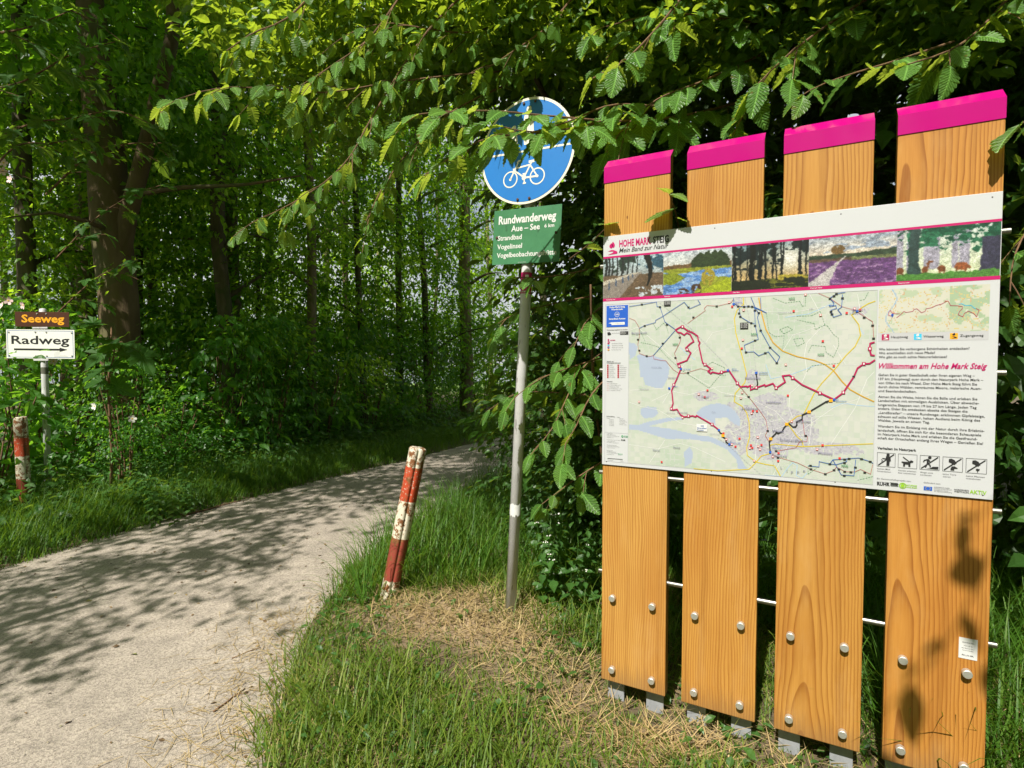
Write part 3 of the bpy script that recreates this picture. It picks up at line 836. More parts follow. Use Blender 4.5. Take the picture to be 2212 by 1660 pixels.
def simple_leaf(kind=0):
    if kind == 0:      # four triangles, folded
        V = np.array([(0, 0, 0), (-0.28, 0.42, 0.05), (0, 0.5, -0.03), (0.28, 0.42, 0.05), (0, 1.0, -0.16)])
        F = np.array([(0, 2, 1), (0, 3, 2), (1, 2, 4), (2, 3, 4)])
    elif kind == 1:    # rough elm leaf, ten triangles
        V = np.array([(0, 0, 0), (-0.22, 0.22, 0.03), (-0.30, 0.50, 0.05), (-0.17, 0.78, 0.0), (0, 1.0, -0.2), (0.17, 0.78, 0.0), (0.30, 0.50, 0.05), (0.22, 0.22, 0.03), (0, 0.35, -0.03), (0, 0.68, -0.10)])
        F = np.array([(0, 8, 1), (1, 8, 2), (2, 8, 9), (2, 9, 3), (3, 9, 4), (4, 9, 5), (5, 9, 6), (6, 9, 8), (6, 8, 7), (7, 8, 0)])
    else:              # two triangles
        V = np.array([(0, 0, 0), (-0.30, 0.5, 0.06), (0.30, 0.5, 0.06), (0, 1.0, -0.10)])
        F = np.array([(0, 2, 1), (1, 2, 3)])
    return V, F
def leaf_mesh(name, V, F, UV, mat):
    m = np_mesh(name, V, F)
    uv = m.uv_layers.new(name='UVMap')
    uv.data.foreach_set('uv', UV[F.ravel()].astype(np.float32).ravel())
    m.materials.append(mat)
    return m
def scatter_mesh(name, V, F, pos, dirs, nrm, size, mat):
    """many copies of one leaf shape joined: dirs = leaf length axis, nrm = rough normal"""
    d = dirs / np.linalg.norm(dirs, axis=1, keepdims=True)
    s = np.cross(d, nrm); s /= np.maximum(1e-6, np.linalg.norm(s, axis=1, keepdims=True))
    n = np.cross(s, d)
    W = (V[None, :, 0, None] * s[:, None, :] + V[None, :, 1, None] * d[:, None, :] + V[None, :, 2, None] * n[:, None, :]) * size[:, None, None] + pos[:, None, :]
    k = len(V)
    FF = (F[None] + (np.arange(len(pos)) * k)[:, None, None]).reshape(-1, F.shape[1])
    m = np_mesh(name, W.reshape(-1, 3), FF)
    m.materials.append(mat)
    return m

M_ELM = m_leaf('elm_leaf', (0.035, 0.10, 0.018), (0.10, 0.23, 0.035), (0.40, 0.52, 0.035), 0.42, 0.42, veins=True)
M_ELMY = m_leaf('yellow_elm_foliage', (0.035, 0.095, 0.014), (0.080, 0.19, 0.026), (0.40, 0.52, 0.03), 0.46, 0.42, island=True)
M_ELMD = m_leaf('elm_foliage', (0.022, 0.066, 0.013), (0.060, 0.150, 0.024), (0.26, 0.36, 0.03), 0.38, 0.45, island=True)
M_MAPLE = m_leaf('maple_leaf', (0.025, 0.080, 0.016), (0.060, 0.165, 0.026), (0.25, 0.38, 0.03), 0.40, 0.50, spec=0.2)
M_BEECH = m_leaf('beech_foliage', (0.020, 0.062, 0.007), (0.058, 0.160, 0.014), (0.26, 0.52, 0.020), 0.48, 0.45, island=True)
M_BEECHY = m_leaf('sunlit_beech_foliage', (0.045, 0.115, 0.010), (0.115, 0.26, 0.020), (0.46, 0.70, 0.03), 0.52, 0.45, island=True)  # brighter copy of the beech leaves, sunlight put into the colour
M_SHRUB = m_leaf('shrub_foliage', (0.028, 0.090, 0.014), (0.080, 0.225, 0.030), (0.28, 0.58, 0.03), 0.44, 0.42, island=True)
M_NETTLE = m_leaf('nettle_foliage', (0.030, 0.090, 0.018), (0.070, 0.170, 0.035), (0.28, 0.42, 0.04), 0.35, 0.45, island=True)
M_BARK = m_bark('grey_bark', (0.055, 0.042, 0.026), (0.15, 0.118, 0.075), (0.06, 0.085, 0.025))
M_BARKL = m_bark('pale_bark', (0.13, 0.10, 0.06), (0.27, 0.21, 0.13), (0.12, 0.14, 0.05))
M_BEECHBARK = m_bark('beech_bark', (0.085, 0.055, 0.028), (0.17, 0.115, 0.062), (0.09, 0.10, 0.035), 5.0)
M_TWIG = m_bark('twig_bark', (0.09, 0.045, 0.022), (0.20, 0.11, 0.055), None, 30)

ELM_LEAVES = [leaf_mesh('elm_leaf', *elm_leaf(8, f, d, s, k), M_ELM) for k, (f, d, s) in enumerate(((0.16, 0.20, 0.03), (0.05, 0.38, -0.04), (0.28, 0.12, 0.05), (-0.10, 0.30, -0.02)))]
MAPLE_LEAF = leaf_mesh('maple_leaf', *maple_leaf(), M_MAPLE)

# ---------------------------------------------------------------- branches with single leaves
UP = Vector((0, 0, 1))
def leaf_matrix(p, d, n, size):
    d = d.normalized(); s = d.cross(n)
    if s.length < 1e-4: s = d.cross(Vector((1, 0, 0)))
    s.normalize(); n = s.cross(d)
    m = Matrix((s, d, n)).transposed().to_4x4()
    return Matrix.Translation(p) @ m @ Matrix.Diagonal((size, size, size, 1))
LEAF_COUNT = {}
def leafy_branch(tree, pts, r0, leaf_len, spacing, seed, side_len=0.16, side_every=0.17, droop=0.35, start=0.15, meshes=ELM_LEAVES, tilt=0.35, name='branch', facing=None):
    """facing: direction the leaf faces lean towards (optional)"""
    rs = random.Random(seed)
    P = catmull(pts, 0.03)
    n = len(P)
    mb = MB()
    mb.tube(P[::2] + [P[-1]], [r0 * (1 - 0.75 * i / max(1, len(P[::2]))) + 0.0008 for i in range(len(P[::2]) + 1)], 6)
    leaves = []
    def along(Q, s0, sp):
        acc = 0.0; side = rs.choice((-1, 1))
        L = sum((Q[i + 1] - Q[i]).length for i in range(len(Q) - 1)); run = 0
        for i in range(len(Q) - 1):
            seg = (Q[i + 1] - Q[i]).length; run += seg; acc += seg
            if run < s0 * L or acc < sp: continue
            acc = rs.uniform(-0.25, 0.25) * sp; side = -side
            t = (Q[i + 1] - Q[i]).normalized()
            sd = t.cross(UP)
            sd = sd.normalized() if sd.length > 0.1 else Vector((1, 0, 0))
            d = t * rs.uniform(0.3, 0.8) + sd * side * rs.uniform(0.6, 1.0) - UP * (droop * rs.uniform(0.2, 1.4))
            nn = UP + Vector((rs.gauss(0, tilt), rs.gauss(0, tilt), rs.gauss(0, 0.1)))
            if facing: nn += Vector(facing)
            leaves.append((Q[i + 1] - UP * 0.002, d, nn, leaf_len * rs.uniform(0.65, 1.12)))
        t = (Q[-1] - Q[-2]).normalized()
        leaves.append((Q[-1], t - UP * droop * 0.7, UP + Vector((rs.gauss(0, .2), rs.gauss(0, .2), 0)) + (Vector(facing) if facing else Vector()), leaf_len * rs.uniform(0.7, 1.0)))
    along(P, start, spacing)
    if side_len:
        acc = 0; sgn = 1
        for i in range(1, n - 1):
            acc += (P[i] - P[i - 1]).length
            if acc < side_every or i < start * n * 0.6: continue
            acc = 0; sgn = -sgn
            t = (P[i + 1] - P[i]).normalized(); sd = t.cross(UP)
            sd = sd.normalized() if sd.length > 0.1 else Vector((1, 0, 0))
            d = (t * 0.8 + sd * sgn * rs.uniform(0.4, 0.9) + UP * rs.uniform(-0.45, 0.15)).normalized()
            L = side_len * rs.uniform(0.5, 1.3)
            Q = [P[i] + d * L * k / 6 - UP * (0.25 * L * (k / 6) ** 2) for k in range(7)]
            mb.tube(Q, [r0 * 0.4 * (1 - 0.6 * k / 6) + 0.0006 for k in range(7)], 5)
            along(Q, 0.1, spacing)
    keep_clear = at(1145, 512, 3.12)              # no leaf stands between the sun and the green plate
    leaves = [l for l in leaves if (l[0] + l[1].normalized() * l[3] * 0.5 - keep_clear).cross(TO_SUN).length > 0.235 or (l[0] - keep_clear).dot(TO_SUN) < 0]
    br = link(name, mb.mesh(name), M_TWIG, tree, True)
    room = max(0, 290 - LEAF_COUNT.get(tree.name, 0))
    LEAF_COUNT[tree.name] = LEAF_COUNT.get(tree.name, 0) + min(room, len(leaves))
    rest = leaves[room:]; leaves = leaves[:room]
    if rest:
        V_, F_, U_ = elm_leaf(8, 0.16, 0.25, 0.02, 9)
        fo = link('foliage', scatter_mesh('foliage', V_, F_, np.array([tuple(l[0]) for l in rest]), np.array([tuple(l[1]) for l in rest]), np.array([tuple(l[2]) for l in rest]), np.array([l[3] for l in rest]), M_ELMY), None, br)
        fo['kind'] = 'stuff'
    for p, d, nn, sz in leaves:
        lf = bpy.data.objects.new('leaf', rs.choice(meshes)); COL.objects.link(lf)
        lf.parent = br
        lf.matrix_local = leaf_matrix(p, d, nn, sz)
    return br, len(leaves)

# ---------------------------------------------------------------- crowns as masses of leaves
def crown_mesh(name, seed, sprays, per, rad, zlo, zhi, leaf, mat, kind=0, spray_r=0.5, taper=0.5, up=1.0, hollow=0.3):
    rs = np.random.RandomState(seed)
    n = sprays
    t = rs.rand(n); ang = rs.rand(n) * 2 * np.pi
    prof = np.where(t < 0.35, 0.55 + 0.45 * (t / 0.35), 1 - (1 - taper) * ((t - 0.35) / 0.65) ** 1.5)
    rr = rad * prof * np.sqrt(hollow ** 2 + (1 - hollow ** 2) * rs.rand(n))
    C = np.stack([rr * np.cos(ang), rr * np.sin(ang), zlo + (zhi - zlo) * t], -1)
    sn = np.stack([rs.normal(0, 0.28, n) + 0.25 * np.cos(ang), rs.normal(0, 0.28, n) + 0.25 * np.sin(ang), np.full(n, up)], -1)
    sn /= np.linalg.norm(sn, axis=1, keepdims=True)
    out = np.stack([np.cos(ang), np.sin(ang), np.zeros(n) - 0.25], -1)
    k = per
    a = rs.rand(n, k) * 2 * np.pi; q = np.sqrt(rs.rand(n, k)) * spray_r * (0.6 + 0.8 * rs.rand(n, 1))
    u = np.cross(sn, out); u /= np.maximum(1e-6, np.linalg.norm(u, axis=1, keepdims=True)); v = np.cross(u, sn)
    loc = (np.cos(a) * q)[..., None] * u[:, None] * 0.75 + (np.sin(a) * q)[..., None] * v[:, None] * 1.2
    pos = C[:, None] + loc + rs.normal(0, 0.05, (n, k, 3)) * spray_r / 0.5
    pos[..., 2] -= 0.25 * (q ** 2) / spray_r
    d = loc + v[:, None] * 0.3 * spray_r + rs.normal(0, 0.25, (n, k, 3)) * spray_r
    d[..., 2] -= 0.25 * spray_r
    nn = sn[:, None] + rs.normal(0, 0.42, (n, k, 3))
    sz = leaf * (0.7 + 0.6 * rs.rand(n, k))
    V, F = simple_leaf(kind)
    return scatter_mesh(name, V, F, pos.reshape(-1, 3), d.reshape(-1, 3), nn.reshape(-1, 3), sz.ravel(), mat)

def trunk_mesh(name, pts, rads, limbs=(), seed=0, sides=12):
    mb = MB(); P = catmull(pts, 0.35)
    rr = np.interp(np.linspace(0, 1, len(P)), np.linspace(0, 1, len(rads)), rads)
    rs = random.Random(seed)
    P = [p + Vector((rs.gauss(0, 1), rs.gauss(0, 1), 0)) * 0.04 * r for p, r in zip(P, rr)]
    mb.tube(P, list(rr), sides)
    for Q, q in limbs:
        Q = catmull(Q, 0.25)
        mb.tube(Q, [q[0] + (q[1] - q[0]) * i / (len(Q) - 1) for i in range(len(Q))], 8)
    return mb.mesh(name, True)
def auto_limbs(base, h0, h1, n, seed, length=1.6, r=0.03):
    rs = random.Random(seed); out = []
    for i in range(n):
        z = h0 + (h1 - h0) * (i + rs.random()) / n
        a = rs.random() * 6.283; L = length * rs.uniform(0.6, 1.2)
        d = Vector((math.cos(a), math.sin(a), rs.uniform(0.1, 0.6)))
        p = Vector((base[0], base[1], z))
        out.append(([p, p + d * L * 0.5 + Vector((0, 0, 0.05)), p + d * L + Vector((rs.gauss(0, .15), rs.gauss(0, .15), -0.15))], (r, 0.006)))
    return out

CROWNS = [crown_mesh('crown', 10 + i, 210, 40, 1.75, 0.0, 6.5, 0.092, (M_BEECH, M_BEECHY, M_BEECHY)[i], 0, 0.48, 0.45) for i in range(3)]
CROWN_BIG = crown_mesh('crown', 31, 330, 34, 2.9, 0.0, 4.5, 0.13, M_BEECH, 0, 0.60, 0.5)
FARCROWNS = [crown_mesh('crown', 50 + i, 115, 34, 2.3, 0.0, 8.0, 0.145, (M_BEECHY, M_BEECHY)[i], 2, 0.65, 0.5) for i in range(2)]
SHRUBS = [crown_mesh('foliage', 70 + i, 85, 30, 0.75, 0.05, 1.5, 0.062, M_SHRUB, 0, 0.24, 0.5) for i in range(3)]
SHRUBM = [crown_mesh('foliage', 80 + i, 46, 9, 0.75, 0.1, 1.6, 0.13, M_SHRUB, 1, 0.28, 0.5) for i in range(2)]

def tree(x, y, h, d, crown, cz, cs, seed, label, group=None, lean=(0, 0), bark=None, limbs=6, name='forest_tree', extra=(), cat='tree', rot=None):
    z0 = float(height(x, y)) - 0.05
    root = empty(name, (x, y, z0), 0, label, cat, group)
    rs = random.Random(seed)
    pts = [Vector((lean[0] * t * h + rs.gauss(0, 0.04) * (t > 0), lean[1] * t * h + rs.gauss(0, 0.04) * (t > 0), t * h)) for t in (0, 0.12, 0.3, 0.55, 0.8, 1.0)]
    link('trunk', trunk_mesh('trunk', pts, [d * 0.68, d * 0.53, d * 0.5, d * 0.43, d * 0.3, d * 0.12], auto_limbs((0, 0), h * 0.15, h * 0.85, limbs, seed, 1.4, d * 0.16 + 0.008) + list(extra), seed), bark or M_BARK, root)
    if crown:
        c = link('crown', crown, None, root); c['kind'] = 'stuff'
        c.location = (lean[0] * (cz + 2), lean[1] * (cz + 2), cz)
        c.scale = cs if hasattr(cs, '__len__') else (cs, cs, cs)
        c.rotation_euler = (0, 0, rs.random() * 6.28 if rot is None else rot)
    return root
# ---------------------------------------------------------------- the big forked beech on the left
bx = at(245, 640, 7.0)
root = empty('beech_tree', (bx.x, 7.0, float(height(bx.x, 7.0)) - 0.05), 0, 'thick forked beech trunk behind the shrubs, largest trunk on the left', 'tree')
def rel(px, py_, Y, o=root): return at(px, py_, Y) - Vector(o.location)
main = [rel(268, 1060, 7.0), rel(262, 930, 7.0), rel(260, 780, 7.0), rel(257, 640, 7.0), rel(245, 520, 7.0), rel(236, 440, 7.0), rel(228, 330, 7.05), rel(212, 180, 7.1), rel(195, 20, 7.2), rel(170, -200, 7.4), rel(150, -420, 7.5)]
limbA = ([rel(262, 560, 6.98), rel(276, 470, 6.95), rel(300, 380, 6.9), rel(322, 290, 6.88), rel(345, 190, 6.85), rel(372, 80, 6.8), rel(376, -60, 6.8), rel(400, -260, 6.8)], (0.115, 0.06))
mb = link('trunk', trunk_mesh('trunk', main, [0.29, 0.245, 0.225, 0.215, 0.22, 0.195, 0.165, 0.145, 0.13, 0.12, 0.09], [limbA,
      ([rel(300, 420, 6.9), rel(400, 405, 6.7), rel(520, 400, 6.6), rel(650, 380, 6.5)], (0.035, 0.008)),
      ([rel(240, 500, 6.9), rel(190, 480, 6.6), rel(110, 460, 6.3), rel(20, 470, 6.0)], (0.035, 0.008))], 5, 18), M_BEECHBARK, root)
c = link('crown', CROWN_BIG, None, root); c['kind'] = 'stuff'; c.location = (0.2, -0.4, 4.1); c.scale = (1, 1, 1.1)

# ---------------------------------------------------------------- trunks one can tell apart (photo x, distance, diameter, label)
SPEC = [
 (190, 8.6, 0.24, 10.0, M_BARKL, 'slender pale trunk standing directly behind the thick forked beech', 0),
 (486, 8.2, 0.19, 10.5, M_BARK, 'dark straight trunk halfway between the forked beech and the centre of the wood', 1),
 (507, 9.6, 0.20, 9.5, M_BARKL, 'sunlit trunk with pale bark low among the leaves beside a dark trunk', 0),
 (676, 9.2, 0.145, 10.0, M_BARKL, 'thin straight brown trunk behind the path bend, below the drooping elm leaves', 1),
 (1008, 13.0, 0.26, 12.0, M_BARKL, 'bright sunlit trunk far behind, just left of the round blue sign', 2),
 (862, 12.0, 0.13, 11.0, M_BARK, 'thin dark trunk in the middle of the wood behind the path', 1),
 (745, 14.0, 0.14, 11.5, M_BARKL, 'slim pale trunk far behind, right of the thin straight brown trunk', 2),
 (335, 10.5, 0.17, 10.5, M_BARK, 'dark trunk in the shade to the right of the forked beech', 0),
 (60, 7.4, 0.20, 9.5, M_BARK, 'dark trunk at the left edge behind the brown and white signs', 1),
 (590, 15.0, 0.20, 12.0, M_BARK, 'far dark trunk left of the thin straight brown trunk', 2),
]
for i, (px, Y, d, h, bk, lab, ci) in enumerate(SPEC):
    p = at(px, 700, Y)
    tree(p.x, Y, h, d, CROWNS[ci], 0.9 + 0.4 * (i % 3), (1.0, 1.0, 1.15), 100 + i, lab, None, (random.Random(i).uniform(-0.01, 0.012), 0.0), bk)
far_spots = [(130, 11.5), (300, 14), (230, 9.8), (20, 10.5), (420, 17), (700, 19), (930, 17.5), (1060, 20), (1180, 16), (250, 18), (1330, 19), (820, 24), (560, 23), (60, 15)]
fill_spots = [(560, 10.6), (785, 10.8), (420, 12.4), (150, 9.4), (290, 9.2), (930, 12.0)]
for i, (px, Y) in enumerate(fill_spots):
    p = at(px, 700, Y)
    tree(p.x, Y, 10, 0.09 + 0.02 * (i % 3), CROWNS[0], 0.8 + 0.7 * (i % 4), (1.0, 1.0, 1.1), 400 + i, 'leafy young beech in the middle of the wood behind the path', 'young beeches of the wood', lean=(random.Random(i + 50).uniform(-0.06, 0.06), 0), limbs=5)
# woodland on the near side, behind the viewer
WOOD = crown_mesh('crown', 47, 170, 26, 2.6, 0.0, 5.6, 0.24, M_BEECH, 2, 0.7, 0.7)
for i, (x, y) in enumerate([(-4.0, -7.5), (0.5, -8.5), (4.5, -6.5), (7.5, -3.0), (8.5, 1.5), (-8.5, -5.5), (-11.0, -1.5), (7.5, 5.5)]):
    tree(x, y, 9.0, 0.2, WOOD, 0.5, (1.2, 1.2, 1.75), 500 + i, 'woodland tree on the near side of the path outside the view', 'trees outside the view', limbs=3)
for i, (px, Y) in enumerate(far_spots):
    p = at(px, 700, Y)
    tree(p.x, Y, 13, 0.10 + 0.05 * (i % 3), FARCROWNS[i % 2], 1.2 + 0.9 * (i % 4), (1.0, 1.0, 1.35), 200 + i, 'slim forest tree far back among the bright foliage', 'far trees of the wood', lean=(random.Random(i).uniform(-0.05, 0.05), 0.02), bark=(M_BARK, M_BARKL)[i % 2], limbs=4)

# high crowns added to the beech for shade, and trees beside it out of view
CANOPY = crown_mesh('crown', 41, 62, 52, 2.3, 0.0, 3.6, 0.16, M_BEECH, 0, 0.62, 0.6)
for i, (x, y, cz, s) in enumerate([(-4.0, 1.9, 4.1, 0.62), (-3.5, 3.3, 5.0, 0.66), (-2.7, 4.7, 6.0, 0.55)]):
    c = link('crown', CANOPY, None, root); c['kind'] = 'stuff'; c.location = Vector((x, y, cz)) - Vector(root.location); c.scale = (s, s, s); c.rotation_euler = (0, 0, i * 1.7)
for i, (x, y, cz, s) in enumerate([(-3.2, 5.2, 8.3, 0.85), (-5.8, 5.4, 8.4, 0.9), (-0.9, 2.7, 7.4, 0.66), (-6.4, 3.4, 9.8, 1.0), (-2.3, 2.1, 7.2, 0.55)]):  # unseen crowns added overhead to darken the leaves beneath
    c = link('crown', CROWN_BIG, None, root); c['kind'] = 'stuff'; c.location = Vector((x, y, cz)) - Vector(root.location); c.scale = (s, s, s * 0.8); c.rotation_euler = (0, 0, i * 2.3)
beech = root
for i, (x, y, cz, s) in enumerate([(-4.1, 0.55, 3.2, 0.50), (-8.6, -0.6, 5.2, 0.9), (-9.6, 5.2, 5.6, 1.0), (-9.6, 8.4, 6.0, 1.1)]):
    tree(x, y, cz + 2.4 * s, 0.20, CANOPY, cz, s, 300 + i, 'leafy tree beside the path with its crown above the view', 'trees shading the path', limbs=3)

# ---------------------------------------------------------------- elms on the right: dense shaded foliage behind the stele and hanging branches
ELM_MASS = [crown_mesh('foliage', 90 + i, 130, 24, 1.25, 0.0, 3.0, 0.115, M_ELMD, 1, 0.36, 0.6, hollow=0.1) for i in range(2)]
elm = empty('elm_tree', (2.9, 5.4, 0.0), 0, 'large elm behind the map stele with shaded leaves and grey trunk at top right', 'tree')
tp = [Vector((2.9, 5.4, -0.05)) - elm.location + Vector((0, 0, z)) + Vector((0.1 * z * 0.2, 0, 0)) for z in (0, 1, 2, 3.2, 4.5, 6, 8)]
link('trunk', trunk_mesh('trunk', tp, [0.25, 0.2, 0.19, 0.17, 0.15, 0.12, 0.06], auto_limbs((0, 0), 1.8, 6, 9, 7, 2.4, 0.05), 3), M_BARKL, elm)
for i, (x, y, z, s, r) in enumerate([(0.95, 4.3, 0.2, 0.9, 0), (2.3, 3.5, 0.1, 1.0, 1), (3.4, 2.9, 0.2, 1.0, 2.5), (1.5, 4.6, 2.2, 1.05, 3), (2.7, 3.9, 2.2, 1.1, 4), (0.7, 4.8, 2.6, 1.0, 5), (1.7, 3.6, 3.3, 0.85, 1.5), (3.2, 2.7, 2.5, 0.9, 2.2), (0.5, 4.0, 3.7, 0.8, 5.5), (2.5, 2.2, 3.1, 0.8, 0.4), (1.3, 2.6, 3.5, 0.7, 3.4), (0.2, 5.2, 4.3, 1.0, 2.0), (1.9, 5.4, 4.6, 1.2, 2.9), (1.25, 1.75, 4.1, 0.8, 1.0), (2.4, 1.3, 4.1, 0.9, 2.0), (3.3, 1.7, 4.2, 0.9, 4.0), (0.7, 2.7, 4.3, 0.8, 5.0), (2.0, 2.6, 4.6, 1.0, 0.6), (4.3, 3.6, 0.2, 1.2, 1.2), (4.8, 4.4, 2.6, 1.3, 2.4), (3.4, 5.2, 1.0, 1.3, 4.4), (3.6, 5.6, 4.0, 1.4, 0.9), (2.2, 6.4, 3.0, 1.5, 5.1), (5.0, 2.4, 1.2, 1.1, 3.3), (1.0, 6.2, 4.8, 1.3, 1.1)]):  # overhead masses out of view are added to shade the foliage behind
    f = link('foliage', ELM_MASS[i % 2], None, elm); f['kind'] = 'stuff'
    f.location = Vector((x, y, z)) - elm.location; f.scale = (s, s, s); f.rotation_euler = (0, 0, r)
for i, (x, y, cz, s) in enumerate([(1.0, 4.6, 7.6, 0.8), (2.9, 3.6, 7.4, 0.8), (1.2, 7.2, 8.4, 0.9), (0.95, 1.0, 6.8, 0.5)]):  # unseen high crowns, added to keep the elm leaves in shade
    c = link('crown', CROWN_BIG, None, elm); c['kind'] = 'stuff'; c.location = Vector((x, y, cz)) - Vector(elm.location); c.scale = (s, s, s * 0.8); c.rotation_euler = (0, 0, i * 1.3)
total = 0
def br(t, px_pts, r0, ll, sp, seed, **kw):
    global total
    b_, n_ = leafy_branch(t, [at(*p) for p in px_pts], r0, ll, sp, seed, **kw); total += n_
    return n_
cA = 0
cA += br(elm, [(1620, 215, 3.1), (1480, 250, 2.85), (1340, 262, 2.7), (1200, 252, 2.62), (1060, 240, 2.55), (940, 243, 2.52), (890, 250, 2.52)], 0.007, 0.165, 0.052, 1, side_len=0.13, facing=(-0.1, -0.5, 0))
cA += br(elm, [(1340, 250, 2.7), (1250, 275, 2.58), (1150, 288, 2.52), (1050, 300, 2.5), (975, 340, 2.5), (915, 380, 2.5)], 0.005, 0.155, 0.05, 2, side_len=0.12, facing=(-0.1, -0.4, 0))
cA += br(elm, [(1420, 230, 2.75), (1320, 228, 2.62), (1230, 262, 2.55), (1150, 285, 2.5), (1090, 275, 2.48)], 0.005, 0.155, 0.05, 21, side_len=0.14, facing=(-0.1, -0.5, 0))
cA += br(elm, [(1640, 120, 2.9), (1520, 175, 2.7), (1420, 215, 2.6), (1350, 275, 2.55), (1310, 330, 2.55)], 0.006, 0.16, 0.062, 3, side_len=0.15, facing=(-0.1, -0.3, 0))
cA += br(elm, [(2060, 90, 2.2), (1940, 130, 2.1), (1840, 160, 2.06), (1770, 185, 2.04), (1735, 205, 2.04)], 0.004, 0.135, 0.055, 4, side_len=0.0, facing=(-0.1, -0.3, 0))
cA += br(elm, [(2350, 185, 1.76), (2270, 230, 1.73), (2205, 268, 1.70)], 0.004, 0.17, 0.07, 5, side_len=0.0, facing=(-0.2, -0.3, 0))
cA += br(elm, [(1470, 560, 2.45), (1468, 505, 2.32), (1457, 450, 2.20), (1446, 420, 2.15)], 0.003, 0.12, 0.05, 6, side_len=0.0)
cA += br(elm, [(1230, 560, 2.7), (1270, 530, 2.5), (1300, 502, 2.38), (1316, 486, 2.33)], 0.003, 0.085, 0.055, 7, side_len=0.06)
cA += br(elm, [(1900, -20, 2.5), (1780, 60, 2.4), (1690, 130, 2.3), (1620, 200, 2.3)], 0.006, 0.15, 0.06, 8, side_len=0.2)
cA += br(elm, [(2200, -30, 2.2), (2120, 60, 2.1), (2050, 110, 2.0), (1960, 140, 2.0)], 0.006, 0.15, 0.06, 9, side_len=0.18)
cA += br(elm, [(1500, -40, 2.7), (1420, 60, 2.6), (1350, 130, 2.55), (1280, 170, 2.5)], 0.006, 0.155, 0.06, 10, side_len=0.18)
cA += br(elm, [(2300, 400, 2.2), (2230, 480, 2.1), (2190, 560, 2.05), (2180, 660, 2.0)], 0.004, 0.13, 0.07, 11, side_len=0.12)
cA += br(elm, [(1700, 60, 2.9), (1560, 40, 2.8), (1430, 30, 2.8), (1300, 60, 2.8)], 0.006, 0.16, 0.062, 12, side_len=0.2)

leafy_branch(elm, [Vector(p) for p in ((0.95, 0.3, 3.6), (0.55, 0.02, 3.32), (0.36, -0.05, 3.15), (0.22, -0.02, 3.0))], 0.005, 0.12, 0.11, 130, side_len=0.16)
elm2 = empty('elm_tree', (1.4, 6.6, 0.0), 0, 'elm whose yellowish branches hang over the path above the blue sign', 'tree')
tp = [Vector((0, 0, z)) + Vector((-0.12 * z, -0.15 * z, 0)) * (z / 6) for z in (-0.05, 1, 2.2, 3.5, 5, 6.5)]
link('trunk', trunk_mesh('trunk', tp, [0.16, 0.13, 0.12, 0.11, 0.09, 0.05], [([at(1240, 330, 4.6) - elm2.location, at(1175, 205, 3.9) - elm2.location, at(1120, 80, 3.4) - elm2.location, at(1090, -60, 3.2) - elm2.location], (0.028, 0.012))], 8), M_BARK, elm2)
cB = 0
Bset = [([(1150, 150, 3.5), (1010, 160, 3.1), (850, 178, 3.0), (700, 200, 2.9), (560, 190, 2.8), (450, 195, 2.7), (350, 230, 2.65)], 0.115, 0.16),
 ([(1010, -20, 3.1), (930, 60, 3.0), (860, 160, 2.95), (800, 260, 2.9), (755, 340, 2.8), (700, 395, 2.75), (630, 440, 2.7), (570, 470, 2.7)], 0.105, 0.14),
 ([(880, -30, 2.9), (800, 80, 2.85), (720, 140, 2.8), (650, 185, 2.75)], 0.115, 0.15),
 ([(1120, 40, 3.2), (1010, 70, 3.1), (910, 60, 3.0), (830, 50, 3.0), (760, 70, 3.0)], 0.11, 0.18),
 ([(1100, 180, 3.3), (980, 240, 3.2), (890, 320, 3.1), (830, 400, 3.05), (790, 480, 3.0)], 0.105, 0.18),
 ([(700, -40, 2.9), (620, 40, 2.8), (550, 70, 2.75), (490, 110, 2.7)], 0.11, 0.15),
 ([(1250, -20, 3.0), (1180, 60, 2.95), (1110, 110, 2.9), (1050, 150, 2.9)], 0.12, 0.15)]
for i, (pts, ll, sl) in enumerate(Bset):
    cB += br(elm2, pts, 0.005, ll * 0.90, 0.045, 40 + i, side_len=sl * 1.25, side_every=0.11, droop=0.75, tilt=0.45)

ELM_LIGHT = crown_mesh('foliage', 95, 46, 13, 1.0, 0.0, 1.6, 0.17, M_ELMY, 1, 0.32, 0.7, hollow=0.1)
for i, (px, py_, Y, s) in enumerate([(640, 60, 4.0, 0.55), (800, 40, 3.9, 0.6), (960, 60, 3.9, 0.6), (1090, 90, 4.1, 0.6), (900, 220, 4.4, 0.5), (1180, 20, 3.6, 0.6), (1330, 40, 3.5, 0.6), (520, 20, 4.2, 0.5), (760, 300, 4.6, 0.35), (1500, 30, 3.3, 0.6), (580, 110, 3.4, 0.4), (720, 90, 3.3, 0.42), (850, 130, 3.4, 0.42), (980, 20, 3.2, 0.45), (1080, 30, 3.1, 0.42), (1230, 90, 3.2, 0.4), (1400, 110, 3.0, 0.4), (660, 230, 3.6, 0.32), (1600, 90, 2.9, 0.4), (1750, 30, 2.7, 0.4), (1950, 20, 2.4, 0.36), (2120, 60, 2.3, 0.36)]):
    f = link('foliage', ELM_LIGHT, None, elm2); f['kind'] = 'stuff'
    f.location = at(px, py_, Y) - Vector(elm2.location) - Vector((0, 0, 0.5 * s)); f.scale = (s, s, s); f.rotation_euler = (0, 0, i * 2.1)
sap = empty('elm_shrub', (0.62, 3.7, float(height(0.62, 3.7))), 0, 'leafy elm shrub growing between the leaning sign post and the stele', 'shrub')
